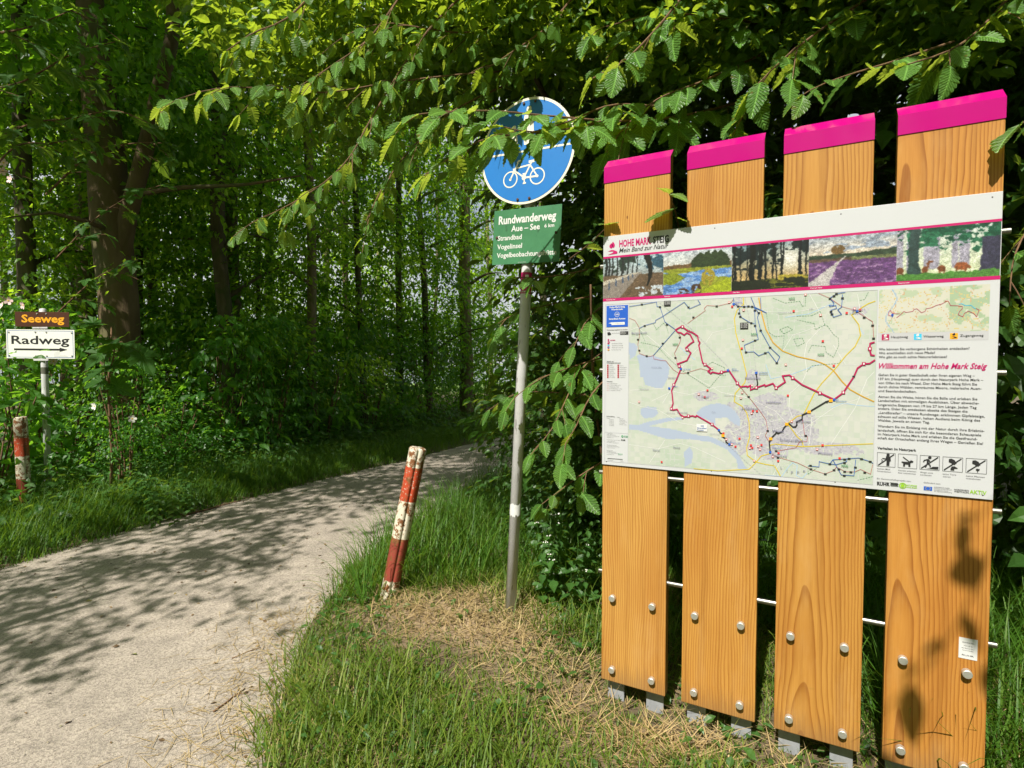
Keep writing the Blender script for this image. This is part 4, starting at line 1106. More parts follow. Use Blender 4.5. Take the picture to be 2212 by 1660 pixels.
for i, (x, y, z, s) in enumerate([(0.55, 3.9, 0.2, 0.42), (0.35, 4.3, 0.1, 0.48), (0.85, 3.6, 0.5, 0.4), (0.55, 4.2, 1.1, 0.5), (0.9, 3.9, 1.5, 0.5)]):
    f = link('foliage', ELM_MASS[i % 2], None, sap); f['kind'] = 'stuff'
    f.location = Vector((x, y, z)) - Vector(sap.location); f.scale = (s, s, s); f.rotation_euler = (0, 0, i * 1.3)
mb = MB()
for pts in ([(0.62, 3.7, 0.0), (0.6, 3.6, 0.7), (0.5, 3.4, 1.3), (0.45, 3.2, 1.9)], [(0.64, 3.72, 0.0), (0.75, 3.6, 0.8), (0.7, 3.3, 1.5)]):
    P = catmull([Vector(p) - Vector(sap.location) for p in pts], 0.1); mb.tube(P, [0.014 - 0.009 * i / len(P) for i in range(len(P))], 7)
link('stem', mb.mesh('stem', True), M_TWIG, sap)
Sset = [[(1330, 740, 3.1), (1255, 800, 2.95), (1220, 870, 2.85), (1190, 930, 2.8), (1145, 985, 2.75)],
 [(1340, 790, 2.95), (1280, 850, 2.8), (1245, 920, 2.72), (1215, 970, 2.7)],
 [(1310, 770, 3.0), (1230, 795, 2.9), (1165, 820, 2.82), (1110, 860, 2.8)],
 [(1330, 980, 2.9), (1250, 1030, 2.8), (1210, 1060, 2.75), (1170, 1090, 2.75)],
 [(1360, 560, 3.1), (1260, 585, 2.95), (1185, 598, 2.88), (1110, 600, 2.85)],
 [(1280, 640, 3.3), (1180, 660, 3.15), (1110, 680, 3.1), (1075, 700, 3.1)],
 [(1330, 860, 3.2), (1230, 850, 3.35), (1120, 850, 3.5), (1050, 890, 3.6)],
 [(1330, 640, 3.0), (1270, 690, 2.9), (1240, 750, 2.85)]]
cC = 0
for i, pts in enumerate(Sset):
    cC += br(sap, pts, 0.0045, 0.12, 0.06, 60 + i, side_len=0.10, facing=(-0.2, -0.45, 0), droop=0.5)
print('LEAVES', cA, cB, cC)

# ---------------------------------------------------------------- maple branches and shrubs on the left
maple = empty('maple_tree', (-6.1, 4.7, 0.1), 0, 'young maple at the left edge with broad lobed leaves near the top', 'tree')
link('trunk', trunk_mesh('trunk', [Vector((0, 0, z)) + Vector((0.03 * z, 0, 0)) for z in (-0.05, 1, 2, 3, 4.5)], [0.07, 0.06, 0.055, 0.045, 0.02], (), 2), M_BARK, maple)
for i, pts in enumerate([[(-60, 330, 4.8), (60, 270, 4.6), (160, 255, 4.5), (250, 240, 4.5), (330, 270, 4.5)], [(-80, 200, 4.6), (40, 180, 4.4), (150, 120, 4.3), (250, 90, 4.3)], [(-60, 420, 4.7), (30, 320, 4.5), (110, 310, 4.4), (170, 300, 4.4)], [(100, 420, 5.0), (200, 330, 4.8), (290, 310, 4.7), (360, 310, 4.7)], [(-60, 80, 4.4), (60, 60, 4.3), (160, 20, 4.2)], [(120, 560, 6.0), (210, 470, 5.8), (290, 420, 5.7), (350, 400, 5.7)], [(120, 680, 6.2), (210, 600, 6.0), (300, 560, 5.9)]]):
    br(maple, pts, 0.010, 0.17, 0.14, 90 + i, side_len=0.3, side_every=0.3, meshes=[MAPLE_LEAF], droop=0.6, facing=(0, -0.2, 0))
sapm = empty('maple_sapling', (at(235, 900, 5.4).x, 5.4, 0.1), 0, 'maple sapling with very large lobed leaves right of the white cycle path sign', 'sapling')
link('stem', trunk_mesh('stem', [Vector((0, 0, 0)), Vector((0.02, 0, 0.5)), Vector((0.0, 0, 1.1)), Vector((0.05, 0, 1.7))], [0.016, 0.013, 0.010, 0.006], (), 4), M_TWIG, sapm)
for i, pts in enumerate([[(235, 860, 5.4), (240, 790, 5.3), (265, 745, 5.2)], [(235, 860, 5.4), (225, 790, 5.3), (232, 745, 5.2)], [(240, 800, 5.4), (255, 740, 5.3), (300, 760, 5.2)], [(235, 760, 5.4), (235, 720, 5.3), (215, 700, 5.25)]]):
    br(sapm, pts, 0.006, 0.27, 0.16, 110 + i, side_len=0, meshes=[MAPLE_LEAF], droop=0.9, facing=(0.1, -0.7, 0))

SHRUBL = [crown_mesh('foliage', 85 + i, 130, 34, 0.75, 0.02, 1.5, 0.042, M_BEECHY if i else M_SHRUB, 0, 0.20, 0.6) for i in range(2)]
def shrub(px, Y, s, mesh, seed, label, group=None, name='shrub', zoff=0.0, stems=7, cat='shrub', py_=900):
    p = at(px, py_, Y); z0 = float(height(p.x, Y)) - 0.03
    root = empty(name, (p.x, Y, z0), 0, label, cat, group)
    f = link('foliage', mesh, None, root); f['kind'] = 'stuff'; f.location = (0, 0, zoff)
    f.scale = s if hasattr(s, '__len__') else (s, s, s); f.rotation_euler = (0, 0, seed * 1.1)
    sz = f.scale[2]
    rs = random.Random(seed)
    mb = MB()
    for k in range(stems):
        a_ = rs.random() * 6.28; e = 0.45 * f.scale[0] * rs.uniform(0.4, 1)
        P = [Vector((0.04 * math.cos(a_), 0.04 * math.sin(a_), 0)), Vector((e * 0.4 * math.cos(a_), e * 0.4 * math.sin(a_), zoff * 0.5 + 0.5 * sz)), Vector((e * math.cos(a_), e * math.sin(a_), zoff + 1.15 * sz))]
        P = catmull(P, 0.12); mb.tube(P, [0.011 - 0.008 * i / len(P) for i in range(len(P))], 5)
    link('stems', mb.mesh('stems', True), M_TWIG, root)['kind'] = 'stuff'
    return root
rose = shrub(40, 6.1, (1.35, 0.9, 1.35), SHRUBS[0], 1, 'tall dog rose with pale pink flowers behind the brown and white signs', name='dog_rose')
rose2 = shrub(268, 5.7, (0.62, 0.62, 0.80), SHRUBS[1], 2, 'rounded rose bush with white flowers below the forked beech', name='rose_bush', zoff=0.35)
shrub(-20, 5.2, (1.0, 0.8, 0.9), SHRUBM[0], 3, 'dark broad leaved shrub at the left edge behind the bollard')
shrub(150, 6.6, (1.2, 1.0, 1.1), SHRUBM[1], 4, 'dark shrub with lobed leaves between the sign post and the forked beech')
shrub(380, 6.9, (1.1, 1.0, 0.75), SHRUBS[2], 5, 'low leafy bush at the verge right of the rounded rose bush')
shrub(490, 7.4, (1.0, 1.0, 1.25), SHRUBM[0], 6, 'upright leafy bush in front of the pale sunlit trunk')
shrub(590, 8.0, (1.1, 1.0, 1.35), SHRUBS[0], 7, 'tall bush beside the path left of the thin brown trunk')
shrub(700, 8.8, (1.15, 1.0, 1.2), SHRUBM[1], 8, 'broad leaved bush at the foot of the thin brown trunk')
shrub(800, 10.0, (1.3, 1.0, 1.3), SHRUBS[1], 9, 'dark bush at the bend of the path, above the leaning bollard')
shrub(920, 11.5, (1.6, 1.2, 1.5), SHRUBS[2], 10, 'large bush beyond the bend of the path left of the sign post')
shrub(1040, 13.2, (1.8, 1.2, 1.6), SHRUBS[0], 11, 'bush at the far end of the visible path beside the steel post')
shrub(640, 9.2, (1.0, 1.0, 1.0), SHRUBS[2], 12, 'small bush behind the verge between two slim trunks')
shrub(330, 8.2, (1.5, 1.2, 1.4), SHRUBS[1], 13, 'shaded bush behind the rose bush right of the forked beech')
shrub(440, 9.6, (1.6, 1.2, 1.6), SHRUBM[1], 14, 'tall shaded bush in the wood behind the verge')
shrub(1180, 9.0, (1.6, 1.2, 1.5), SHRUBM[0], 15, 'dark bush on the far right side of the path behind the steel post')
shrub(1330, 6.6, (1.5, 1.2, 1.3), SHRUBM[1], 16, 'dark bush behind the left edge of the stele')
for i, (px, Y, sc) in enumerate(((560, 10.4, 2.0), (660, 11.2, 2.2), (760, 12.4, 2.4), (850, 13.4, 2.6), (960, 15.0, 2.8), (1080, 16.5, 3.0), (470, 11.4, 2.2), (380, 10.6, 2.0), (600, 14.5, 2.8), (720, 16.0, 3.0), (900, 18.0, 3.4))):
    shrub(px, Y, (sc * 0.9, sc * 0.8, sc * 0.70), (SHRUBL[i % 2]), 30 + i, 'tall leafy bush of the undergrowth in the wood behind the path', 'undergrowth of the wood', stems=4)
# flowers of the roses
M_PETAL = m_plain('pale_pink_petal', (0.78, 0.56, 0.56), 0.6)
M_PETALW = m_plain('white_petal', (0.78, 0.76, 0.72), 0.6)
M_STAMEN = m_plain('yellow_stamen', (0.65, 0.42, 0.04), 0.7)
def flower(par, p, r, mat, seed):
    rs = random.Random(seed); mb = MB()
    for k in range(5):
        a_ = 2 * math.pi * k / 5
        pts = []
        for t, w in ((0.0, 0.04), (0.45, 0.30), (0.85, 0.34), (1.0, 0.12)):
            for sg in (-1, 1):
                pts.append(((math.cos(a_) * t - math.sin(a_) * w * sg) * r, -0.25 * r * t * t - 0.004 * k * r, (math.sin(a_) * t + math.cos(a_) * w * sg) * r))
        mb.add(pts, [(0, 1, 3, 2), (2, 3, 5, 4), (4, 5, 7, 6)])
    f = link('flower', mb.mesh('flower'), mat, par)
    f.matrix_local = Matrix.Translation(p - Vector(par.location)) @ Matrix.Rotation(rs.uniform(-0.6, 0.6), 4, 'Z') @ Matrix.Rotation(rs.uniform(-0.5, 0.3), 4, 'X')
    s_ = MB(); s_.add([(0.22 * r * math.cos(q), -0.05 * r, 0.22 * r * math.sin(q)) for q in np.linspace(0, 6.28, 9)[:-1]] + [(0, -0.14 * r, 0)], [(i, (i + 1) % 8, 8) for i in range(8)])
    link('stamens', s_.mesh('stamens'), M_STAMEN, f)
for i, (px, py_) in enumerate(((18, 650), (50, 660), (6, 370), (22, 388), (2, 662), (116, 781), (8, 352))):
    flower(rose, at(px, py_, 5.72), 0.042, M_PETAL, i)
for i, (px, py_) in enumerate(((286, 905), (204, 878))): flower(rose2, at(px, py_, 5.1), 0.036, M_PETALW, 20 + i)

# nettles with whorled toothed leaves
def nettle(p, h, n, seed, label, group, bloom=True, mat=M_NETTLE):
    rs = random.Random(seed); root = empty('nettle', p, 0, label, 'plant', group)
    V, F = simple_leaf(1); pos, dr, nr, sz = [], [], [], []; mb = MB(); fl = MB()
    for k in range(n):
        a_ = rs.random() * 6.28; e = rs.uniform(0.0, 0.16); hh = h * rs.uniform(0.6, 1.0)
        b_ = Vector((e * math.cos(a_), e * math.sin(a_), 0)); tpv = b_ + Vector((rs.gauss(0, 0.05), rs.gauss(0, 0.05), hh))
        mb.tube([b_, (b_ + tpv) / 2, tpv], [0.003, 0.0025, 0.0015], 5)
        nodes = int(hh / 0.055)
        for j in range(1, nodes + 1):
            q = b_.lerp(tpv, j / nodes); ph = (j % 2) * math.pi / 2 + rs.uniform(-0.3, 0.3)
            ls = 0.085 * (1 - 0.55 * abs(j / nodes - 0.45)) * rs.uniform(0.8, 1.15)
            for s_ in (0, math.pi):
                pos.append(q); dr.append((math.cos(ph + s_), math.sin(ph + s_), rs.uniform(-0.6, 0.05))); nr.append((rs.gauss(0, .2), rs.gauss(0, .2) - 0.2, 1)); sz.append(ls)
            if bloom and j > nodes * 0.5 and rs.random() < 0.35:
                for w in range(5):
                    ph2 = rs.random() * 6.28; c_ = q + Vector((0.014 * math.cos(ph2), 0.014 * math.sin(ph2), 0.004))
                    fl.add([c_ + Vector(v) * 0.0042 for v in ((1, 0, 0), (-1, 0, 0), (0, 1, 0), (0, -1, 0), (0, 0, 1.4), (0, 0, -1))], [(0, 2, 4), (2, 1, 4), (1, 3, 4), (3, 0, 4), (2, 0, 5), (1, 2, 5), (3, 1, 5), (0, 3, 5)])
    link('stems', mb.mesh('stems'), mat, root)['kind'] = 'stuff'
    f = link('foliage', scatter_mesh('foliage', V, F, np.array([tuple(q) for q in pos]), np.array(dr), np.array(nr), np.array(sz), mat), None, root); f['kind'] = 'stuff'
    if fl.v: link('flowers', fl.mesh('flowers'), M_PETALW, root)['kind'] = 'stuff'
    return root
def gp(px, py_):
    p = ground_at(px, py_, 0.05); return Vector((p.x, p.y, float(height(p.x, p.y))))
NG = 'white dead nettles by the steel post'
nettle(gp(1180, 1310), 0.42, 6, 1, 'white flowering nettle just right of the foot of the steel post', NG)
nettle(gp(1225, 1330), 0.36, 5, 2, 'flowering nettle midway between the steel post and the stele', NG)
nettle(gp(1205, 1270), 0.50, 6, 3, 'taller nettle behind the other two right of the steel post', NG)
nettle(gp(1270, 1290), 0.45, 5, 4, 'nettle beside the left plank of the stele', NG, False)
NL = 'nettles on the left verge'
for i, (px, py_) in enumerate(((330, 1115), (365, 1120), (300, 1105), (400, 1100))): nettle(gp(px, py_), 0.45, 5, 10 + i, 'green nettle clump in the verge right of the bollard at the left edge', NL, False)

# ---------------------------------------------------------------- grass
def blades(name, pos, length, width, lean, bend, az, mat, segs=3):
    n = len(pos)
    ts = np.linspace(0, 1, segs + 1)
    dirh = np.stack([np.cos(az), np.sin(az), np.zeros(n)], -1); sidev = np.stack([-np.sin(az), np.cos(az), np.zeros(n)], -1)
    V = []
    for i, t in enumerate(ts):
        ang = lean + bend * t
        h_ = length * (t * np.cos(lean + bend * t * 0.5)); o_ = length * (t * np.sin(lean + bend * t * 0.5))
        c_ = pos + dirh * o_[:, None]; c_[:, 2] += h_
        w = width * (1 - t ** 2.2) * 0.5
        if i < segs: V.append(c_ + sidev * w[:, None]); V.append(c_ - sidev * w[:, None])
        else: V.append(c_)
    V = np.stack(V, 1)
    k = 2 * segs + 1
    F = []
    for i in range(segs - 1): F += [(2 * i, 2 * i + 1, 2 * i + 3), (2 * i, 2 * i + 3, 2 * i + 2)]
    F.append((2 * segs - 2, 2 * segs - 1, 2 * segs))
    F = np.array(F)
    FF = (F[None] + (np.arange(n) * k)[:, None, None]).reshape(-1, 3)
    m = np_mesh(name, V.reshape(-1, 3), FF); m.materials.append(mat)
    return m
M_LAWN = m_grass('lawn_grass', [(0.0, (0.034, 0.080, 0.008)), (0.45, (0.095, 0.165, 0.017)), (0.80, (0.165, 0.225, 0.028)), (0.94, (0.28, 0.25, 0.07)), (1.0, (0.38, 0.30, 0.13))], (0.24, 0.34, 0.02), 0.34)
M_LONG = m_grass('long_grass', [(0.0, (0.028, 0.085, 0.009)), (0.6, (0.065, 0.160, 0.016)), (1.0, (0.13, 0.21, 0.03))], (0.26, 0.42, 0.025), 0.38)
M_STRAW = m_grass('dry_straw', [(0.0, (0.22, 0.15, 0.065)), (0.5, (0.38, 0.275, 0.13)), (1.0, (0.52, 0.41, 0.22))], (0.3, 0.22, 0.08), 0.15)
rs = np.random.RandomState(7)
# short lawn in front
N = 96000
x = rs.uniform(-1.3, 3.0, N); y = rs.uniform(0.7, 3.9, N)
keep = (x > edge_r(y) + rs.normal(0.02, 0.05, N)) & (rs.rand(N) > soil_mask(x, y) * 0.93) & (rs.rand(N) < 0.35 + 0.9 * fbm(x * 7, y * 7, 77))
x, y = x[keep], y[keep]; n = len(x)
cl = fbm(x * 4, y * 4, 15)
edge_b = np.exp(-((x - edge_r(y)) / 0.30) ** 2)
L = (0.04 + 0.09 * rs.rand(n)) * (0.45 + 1.15 * cl) + 0.05 * edge_b * rs.rand(n)
bd = np.abs((x - 0.383) * 0.484 + (y - 2.335) * 0.8755)
L = L * (0.45 + 0.55 * smoothstep(0.05, 0.45, bd))
pos = np.stack([x, y, height(x, y) - 0.004], -1)
lawn = link('lawn_grass', blades('lawn_grass', pos, L, 0.0034 + 0.0028 * rs.rand(n), 0.12 + 0.5 * rs.rand(n), 0.3 + 0.9 * rs.rand(n), rs.rand(n) * 6.283, M_LAWN), None)
tag(lawn, 'sunlit short green and yellow grass in front of the stele', 'grass', None, 'stuff')
# taller tufts
N = 9000
x = rs.uniform(-1.3, 2.9, N); y = rs.uniform(0.9, 3.4, N)
keep = (x > edge_r(y) + 0.03) & (fbm(x * 3.1, y * 3.1, 91) > 0.55) & (np.abs((x - 0.383) * 0.484 + (y - 2.335) * 0.8755) > 0.25) & (rs.rand(N) > soil_mask(x, y) * 0.9)
x, y = x[keep], y[keep]; n = len(x)
tuft = link('grass_tufts', blades('grass_tufts', np.stack([x, y, height(x, y)], -1), 0.13 + 0.15 * rs.rand(n), 0.004 + 0.003 * rs.rand(n), 0.10 + 0.4 * rs.rand(n), 0.4 + 1.1 * rs.rand(n), rs.rand(n) * 6.283, M_LAWN, 4), None)
tag(tuft, 'longer tufts of grass standing out of the short lawn', 'grass', None, 'stuff')
# long grass behind the bollard and the post
N = 26000
x = rs.uniform(-1.3, 4.5, N); y = rs.uniform(3.05, 7.5, N)
keep = (x > edge_r(y) + rs.normal(0.06, 0.04, N)) & (y > 3.22 + 0.25 * (fbm(x * 3, y * 0 + 1, 8) - 0.5) + 0.2 * (x > -0.2) - 0.35 * (x < -0.72))
keep |= (x > 1.55) & (y > 3.05)
x, y = x[keep], y[keep]; n = len(x)
longg = link('long_grass', blades('long_grass', np.stack([x, y, height(x, y)], -1), (0.20 + 0.38 * rs.rand(n)) * np.clip((x - edge_r(y)) * 2.2 + 0.35, 0.3, 1), 0.0045 + 0.004 * rs.rand(n), 0.06 + 0.35 * rs.rand(n), 0.3 + 1.3 * rs.rand(n), rs.rand(n) * 6.283, M_LONG, 4), None)
tag(longg, 'long shaded grass behind the leaning bollard and around the steel post', 'grass', None, 'stuff')
# long grass right of the stele
N = 5000
x = rs.uniform(1.35, 3.2, N); y = rs.uniform(1.2, 3.2, N)
keep = (x - 0.383) * 0.618 + (y - 2.335) * 1.118 > 0.12
x, y = x[keep], y[keep]; n = len(x)
o = link('long_grass', blades('long_grass', np.stack([x, y, height(x, y)], -1), 0.18 + 0.38 * rs.rand(n), 0.0045 + 0.004 * rs.rand(n), 0.06 + 0.35 * rs.rand(n), 0.3 + 1.3 * rs.rand(n), rs.rand(n) * 6.283, M_LONG, 4), None)
tag(o, 'dark long grass behind and right of the stele', 'grass', None, 'stuff')
# verge on the far side of the path
N = 60000
y = rs.uniform(2.6, 13, N); x = edge_l(y) - np.abs(rs.gamma(1.6, 0.55, N)) + 0.05
keep = (x > -8) & (rs.rand(N) < 1.25 - 0.09 * y)
x, y = x[keep], y[keep]; n = len(x)
dl = edge_l(y) - x
verge = link('verge_grass', blades('verge_grass', np.stack([x, y, height(x, y)], -1), (0.10 + 0.30 * rs.rand(n)) * np.clip(0.35 + dl * 1.3, 0.35, 1.0), 0.0045 + 0.004 * rs.rand(n), 0.06 + 0.45 * rs.rand(n), 0.3 + 1.2 * rs.rand(n), rs.rand(n) * 6.283, M_LONG, 4), None)
tag(verge, 'shaded green grass verge along the left side of the path', 'grass', None, 'stuff')
# ground cover leaves under the shrubs
V, F = simple_leaf(1)
N = 9000
y = rs.uniform(4.0, 12.5, N); x = edge_l(y) - 0.35 - np.abs(rs.gamma(1.8, 0.9, N))
z = height(x, y) + 0.05 + 0.30 * rs.rand(N) * np.clip((edge_l(y) - x) * 0.8, 0.2, 1)
o = link('ground_cover', scatter_mesh('ground_cover', V, F, np.stack([x, y, z], -1), np.stack([rs.normal(0, 1, N), rs.normal(0, 1, N), rs.normal(-0.2, 0.3, N)], -1), np.stack([rs.normal(0, .35, N), rs.normal(-0.2, .35, N), np.ones(N)], -1), 0.05 + 0.06 * rs.rand(N), M_NETTLE), None)
tag(o, 'leafy ground cover between the verge and the trees', 'plants', None, 'stuff')
# dry clippings
N = 28000
x = rs.uniform(-1.25, 2.2, N); y = rs.uniform(1.2, 3.5, N)
sm = soil_mask(x, y)
keep = (x > edge_r(y) - 0.12) & (rs.rand(N) < sm * 0.85 + 0.08)
x, y = x[keep], y[keep]; n = len(x)
pos = np.stack([x, y, np.maximum(height(x, y), 0.0) + 0.004 + 0.05 * rs.rand(n) * soil_mask(x, y)], -1)
o = link('dry_clippings', blades('dry_clippings', pos, 0.06 + 0.13 * rs.rand(n), 0.0026 + 0.0022 * rs.rand(n), 1.1 + 0.45 * rs.rand(n), rs.normal(0.15, 0.25, n), rs.rand(n) * 6.283, M_STRAW, 2), None)
tag(o, 'dry straw clippings around the bollard and the steel post', 'straw', None, 'stuff')
N = 900
y = rs.uniform(1.3, 3.2, N); x = edge_r(y) - np.abs(rs.normal(0, 0.22, N))
o = link('path_straw', blades('path_straw', np.stack([x, y, path_z(x, y) + 0.004], -1), 0.04 + 0.10 * rs.rand(N), 0.002 + 0.001 * rs.rand(N), 1.45 + 0.1 * rs.rand(N), rs.normal(0, 0.1, N), rs.rand(N) * 6.283, M_STRAW, 2), None)
tag(o, 'loose straw stalks strewn along the near edge of the path', 'straw', None, 'stuff')
# grit on the path
N = 9000
y = rs.uniform(1.2, 6.5, N) ** 1.0; x = edge_l(y) + (edge_r(y) - edge_l(y)) * rs.rand(N)
V = np.array([(1, 0, 0), (-1, 0, 0), (0, 1, 0), (0, -1, 0), (0, 0, 0.7), (0, 0, -0.7)]) * 1.0
F = np.array([(0, 2, 4), (2, 1, 4), (1, 3, 4), (3, 0, 4), (2, 0, 5), (1, 2, 5), (3, 1, 5), (0, 3, 5)])
a = NT('grit'); rn = a.n('NewGeometry').outputs['Random Per Island']
a.col(a.ramp(rn, [(0, (0.14, 0.12, 0.11)), (0.5, (0.34, 0.28, 0.23)), (1, (0.56, 0.50, 0.44))])); a.set(Roughness=0.9)
o = link('grit', scatter_mesh('grit', V, F, np.stack([x, y, path_z(x, y) + 0.001], -1), rs.normal(0, 1, (N, 3)), rs.normal(0, 1, (N, 3)), 0.0012 + 0.003 * rs.rand(N) ** 3, a.m), None)
tag(o, 'small grit stones lying on the path', 'gravel', None, 'stuff')
# leaf litter and crumbs on the path, broad weeds in the lawn
N = 1500
y = rs.uniform(1.2, 9.5, N); q_ = rs.beta(0.55, 0.55, N); x = edge_l(y) + (edge_r(y) - edge_l(y)) * q_
V, F = simple_leaf(0)
a = NT('leaf_litter'); rn = a.n('NewGeometry').outputs['Random Per Island']
a.col(a.ramp(rn, [(0, (0.05, 0.03, 0.015)), (0.6, (0.14, 0.085, 0.04)), (0.9, (0.25, 0.17, 0.07)), (1, (0.12, 0.14, 0.03))])); a.set(Roughness=0.9)
o = link('leaf_litter', scatter_mesh('leaf_litter', V, F, np.stack([x, y, path_z(x, y) + 0.005], -1), np.stack([rs.normal(0, 1, N), rs.normal(0, 1, N), rs.normal(0, 0.12, N)], -1), np.stack([rs.normal(0, .2, N), rs.normal(0, .2, N), np.ones(N)], -1), 0.008 + 0.030 * rs.rand(N) ** 2, a.m), None)
tag(o, 'brown leaf litter scattered on the gravel path', 'leaf litter', None, 'stuff')
N = 2600
x = rs.uniform(-1.2, 2.6, N); y = rs.uniform(1.2, 3.6, N)
keep = (x > edge_r(y) + 0.04) & (fbm(x * 2.3, y * 2.3, 44) > 0.52)
x, y = x[keep], y[keep]; n = len(x); V, F = simple_leaf(1)
o = link('low_weeds', scatter_mesh('low_weeds', V, F, np.stack([x, y, height(x, y) + 0.02 + 0.04 * rs.rand(n)], -1), np.stack([rs.normal(0, 1, n), rs.normal(0, 1, n), rs.normal(0.2, 0.3, n)], -1), np.stack([rs.normal(0, .3, n), rs.normal(0, .3, n), np.ones(n)], -1), 0.02 + 0.035 * rs.rand(n), M_NETTLE), None)
tag(o, 'low broad leaved weeds growing between the grass blades', 'weeds', None, 'stuff')
# twigs on the path
def twig(pts, r, label):
    P = catmull([Vector((p.x, p.y, float(path_z(p.x, p.y)) + r * 1.1)) for p in (ground_at(*q) for q in pts)], 0.03)
    rr = random.Random(len(label)); P = [p + Vector((rr.gauss(0, .004), rr.gauss(0, .004), 0)) for p in P]
    mb = MB(); mb.tube(P, [r * (1 - 0.6 * i / len(P)) for i in range(len(P))], 6)
    k = len(P) // 2; mb.tube([P[k], P[k] + Vector((0.03, 0.02, 0.004)), P[k] + Vector((0.07, 0.02, 0.0))], [r * 0.6, r * 0.4, r * 0.2], 5)
    tag(link('twig', mb.mesh('twig', True), M_TWIG), label, 'twig', 'twigs on the path')
twig([(458, 1548), (490, 1522), (530, 1492)], 0.004, 'thin brown twig lying near the grass edge in the foreground')
twig([(500, 1430), (535, 1415), (560, 1404)], 0.0025, 'short pale stick lying beside the grass on the path')
twig([(395, 1118), (440, 1106), (520, 1085)], 0.010, 'bent dark stick along the far edge of the path')
# ---------------------------------------------------------------- print on the map panel
_inv = (Matrix.Translation(stele.location) @ Matrix.Rotation(stele.rotation_euler.z, 4, 'Z')).inverted()
CROPS = {'A': (2390, 1180, 2.305), 'B': (2900, 1150, 2.075), 'C': (3450, 1100, 3.6867), 'D': (3450, 1500, 3.1917), 'E': (2350, 800, 2.4578), 'F': (3200, 750, 2.4688)}
def pp(k, x, y):
    """point measured on the photo -> panel coordinates (along, height)"""
    ox, oy, s_ = CROPS[k]
    px, py_ = (ox + x / s_) * 0.54004, (oy + y / s_) * 0.54004
    o_ = _inv @ Vector((0, 0, CAM_Z)); d_ = _inv.to_3x3() @ ray(px, py_)
    t = (PY0 - o_.y) / d_.y
    q = o_ + d_ * t
    return (q.x, q.z)
def ppl(k, pts): return [pp(k, *p) for p in pts]
YL = [PY0 - 0.0004 * i for i in range(1, 12)]
def part(name, mb, mat, par=panel): return link(name, mb.mesh(name), mat, par)
def t_line(mb, txt, k, p0, p1, cap, y, bold=0.0, shear=0.0):
    a_, b_ = pp(k, *p0), pp(k, *p1)
    s_ = abs(pp(k, p0[0], p0[1] - cap)[1] - a_[1])
    z = (a_[1] + b_[1]) / 2
    add_text(mb, txt, a_[0], z, b_[0] - a_[0], s_, y, bold, shear, res=2)

# stripes
z1a, z1b = pp('E', 165, 562)[1], pp('E', 165, 581)[1]
z2a, z2b = pp('E', 165, 973)[1], pp('E', 165, 1001)[1]
SR = W_ALL - 0.0025
for za, zb_ in ((z1a, z1b), (z2a, z2b)):
    mb = MB(); add_rect(mb, 0.0005, zb_, SR, za, YL[0]); part('magenta_stripe', mb, M_MAG)

# --- five landscape pictures, painted cell by cell
def ell(u, v, cx, cy, rx, ry): return ((u - cx) / rx) ** 2 + ((v - cy) / ry) ** 2 < 1
def paint(base, mask, col):
    m = mask[..., None].astype(float) if mask.dtype == bool else np.clip(mask, 0, 1)[..., None]
    return base * (1 - m) + np.array(col, dtype=float) * m
def grad(v, c0, c1, a=0.0, b=1.0):
    t = np.clip((v - a) / (b - a), 0, 1)[..., None]
    return np.array(c0, float) * (1 - t) + np.array(c1, float) * t
def pic_boardwalk(u, v):
    N = lambda f, s, g=None: fbm(u * f, v * (g or f), s)
    I = grad(v, (190, 215, 225), (165, 170, 170), 0, 0.5)
    I = paint(I, (N(9, 1) + (0.35 - v) > 0.72) & (u < 0.55), (52, 66, 58))
    I = paint(I, (N(10, 2) + (u - 0.8) * 0.8 - abs(v - 0.25) > 0.42), (58, 92, 112))
    for x, w in ((0.05, .02), (0.10, .018), (0.16, .015), (0.24, .012), (0.33, .018), (0.42, .012), (0.50, .01), (0.57, .008)):
        I = paint(I, (abs(u - x - 0.01 * np.sin(v * 9)) < w) & (v < 0.45), (48, 50, 50))
    I = paint(I, v > 0.42 + 0.05 * N(6, 3), (112, 92, 72))
    I = I * (0.72 + 0.56 * N(26, 4, 40))[..., None]
    I = paint(I, (N(14, 5) > 0.62) & (v > 0.75) & (u > 0.5), (205, 215, 225))
    edge = 0.64 - (v - 0.42) * 0.62
    I = paint(I, (v > 0.40) & (u < edge) & (u > 0.52 - (v - 0.42) * 1.9), (150, 140, 132))
    I = paint(I, (abs(v - (0.62 - u * 0.36)) < 0.05 - 0.055 * u) & (u < 0.60), (206, 196, 180))
    for x in (0.10, 0.22, 0.34, 0.43, 0.50): I = paint(I, (abs(u - x) < 0.010) & (v > 0.62 - x * 0.36) & (v < 0.85 - x * 0.62), (70, 90, 120))
    tr = 0.74 + 0.05 * np.sin(v * 4)
    I = paint(I, (abs(u - tr) < 0.035 * (1.3 - v)) & (v < 0.75), (36, 34, 32))
    return paint(I, (abs(u - (tr - 0.10 * (0.5 - v))) < 0.018) & (v < 0.5), (36, 34, 32))
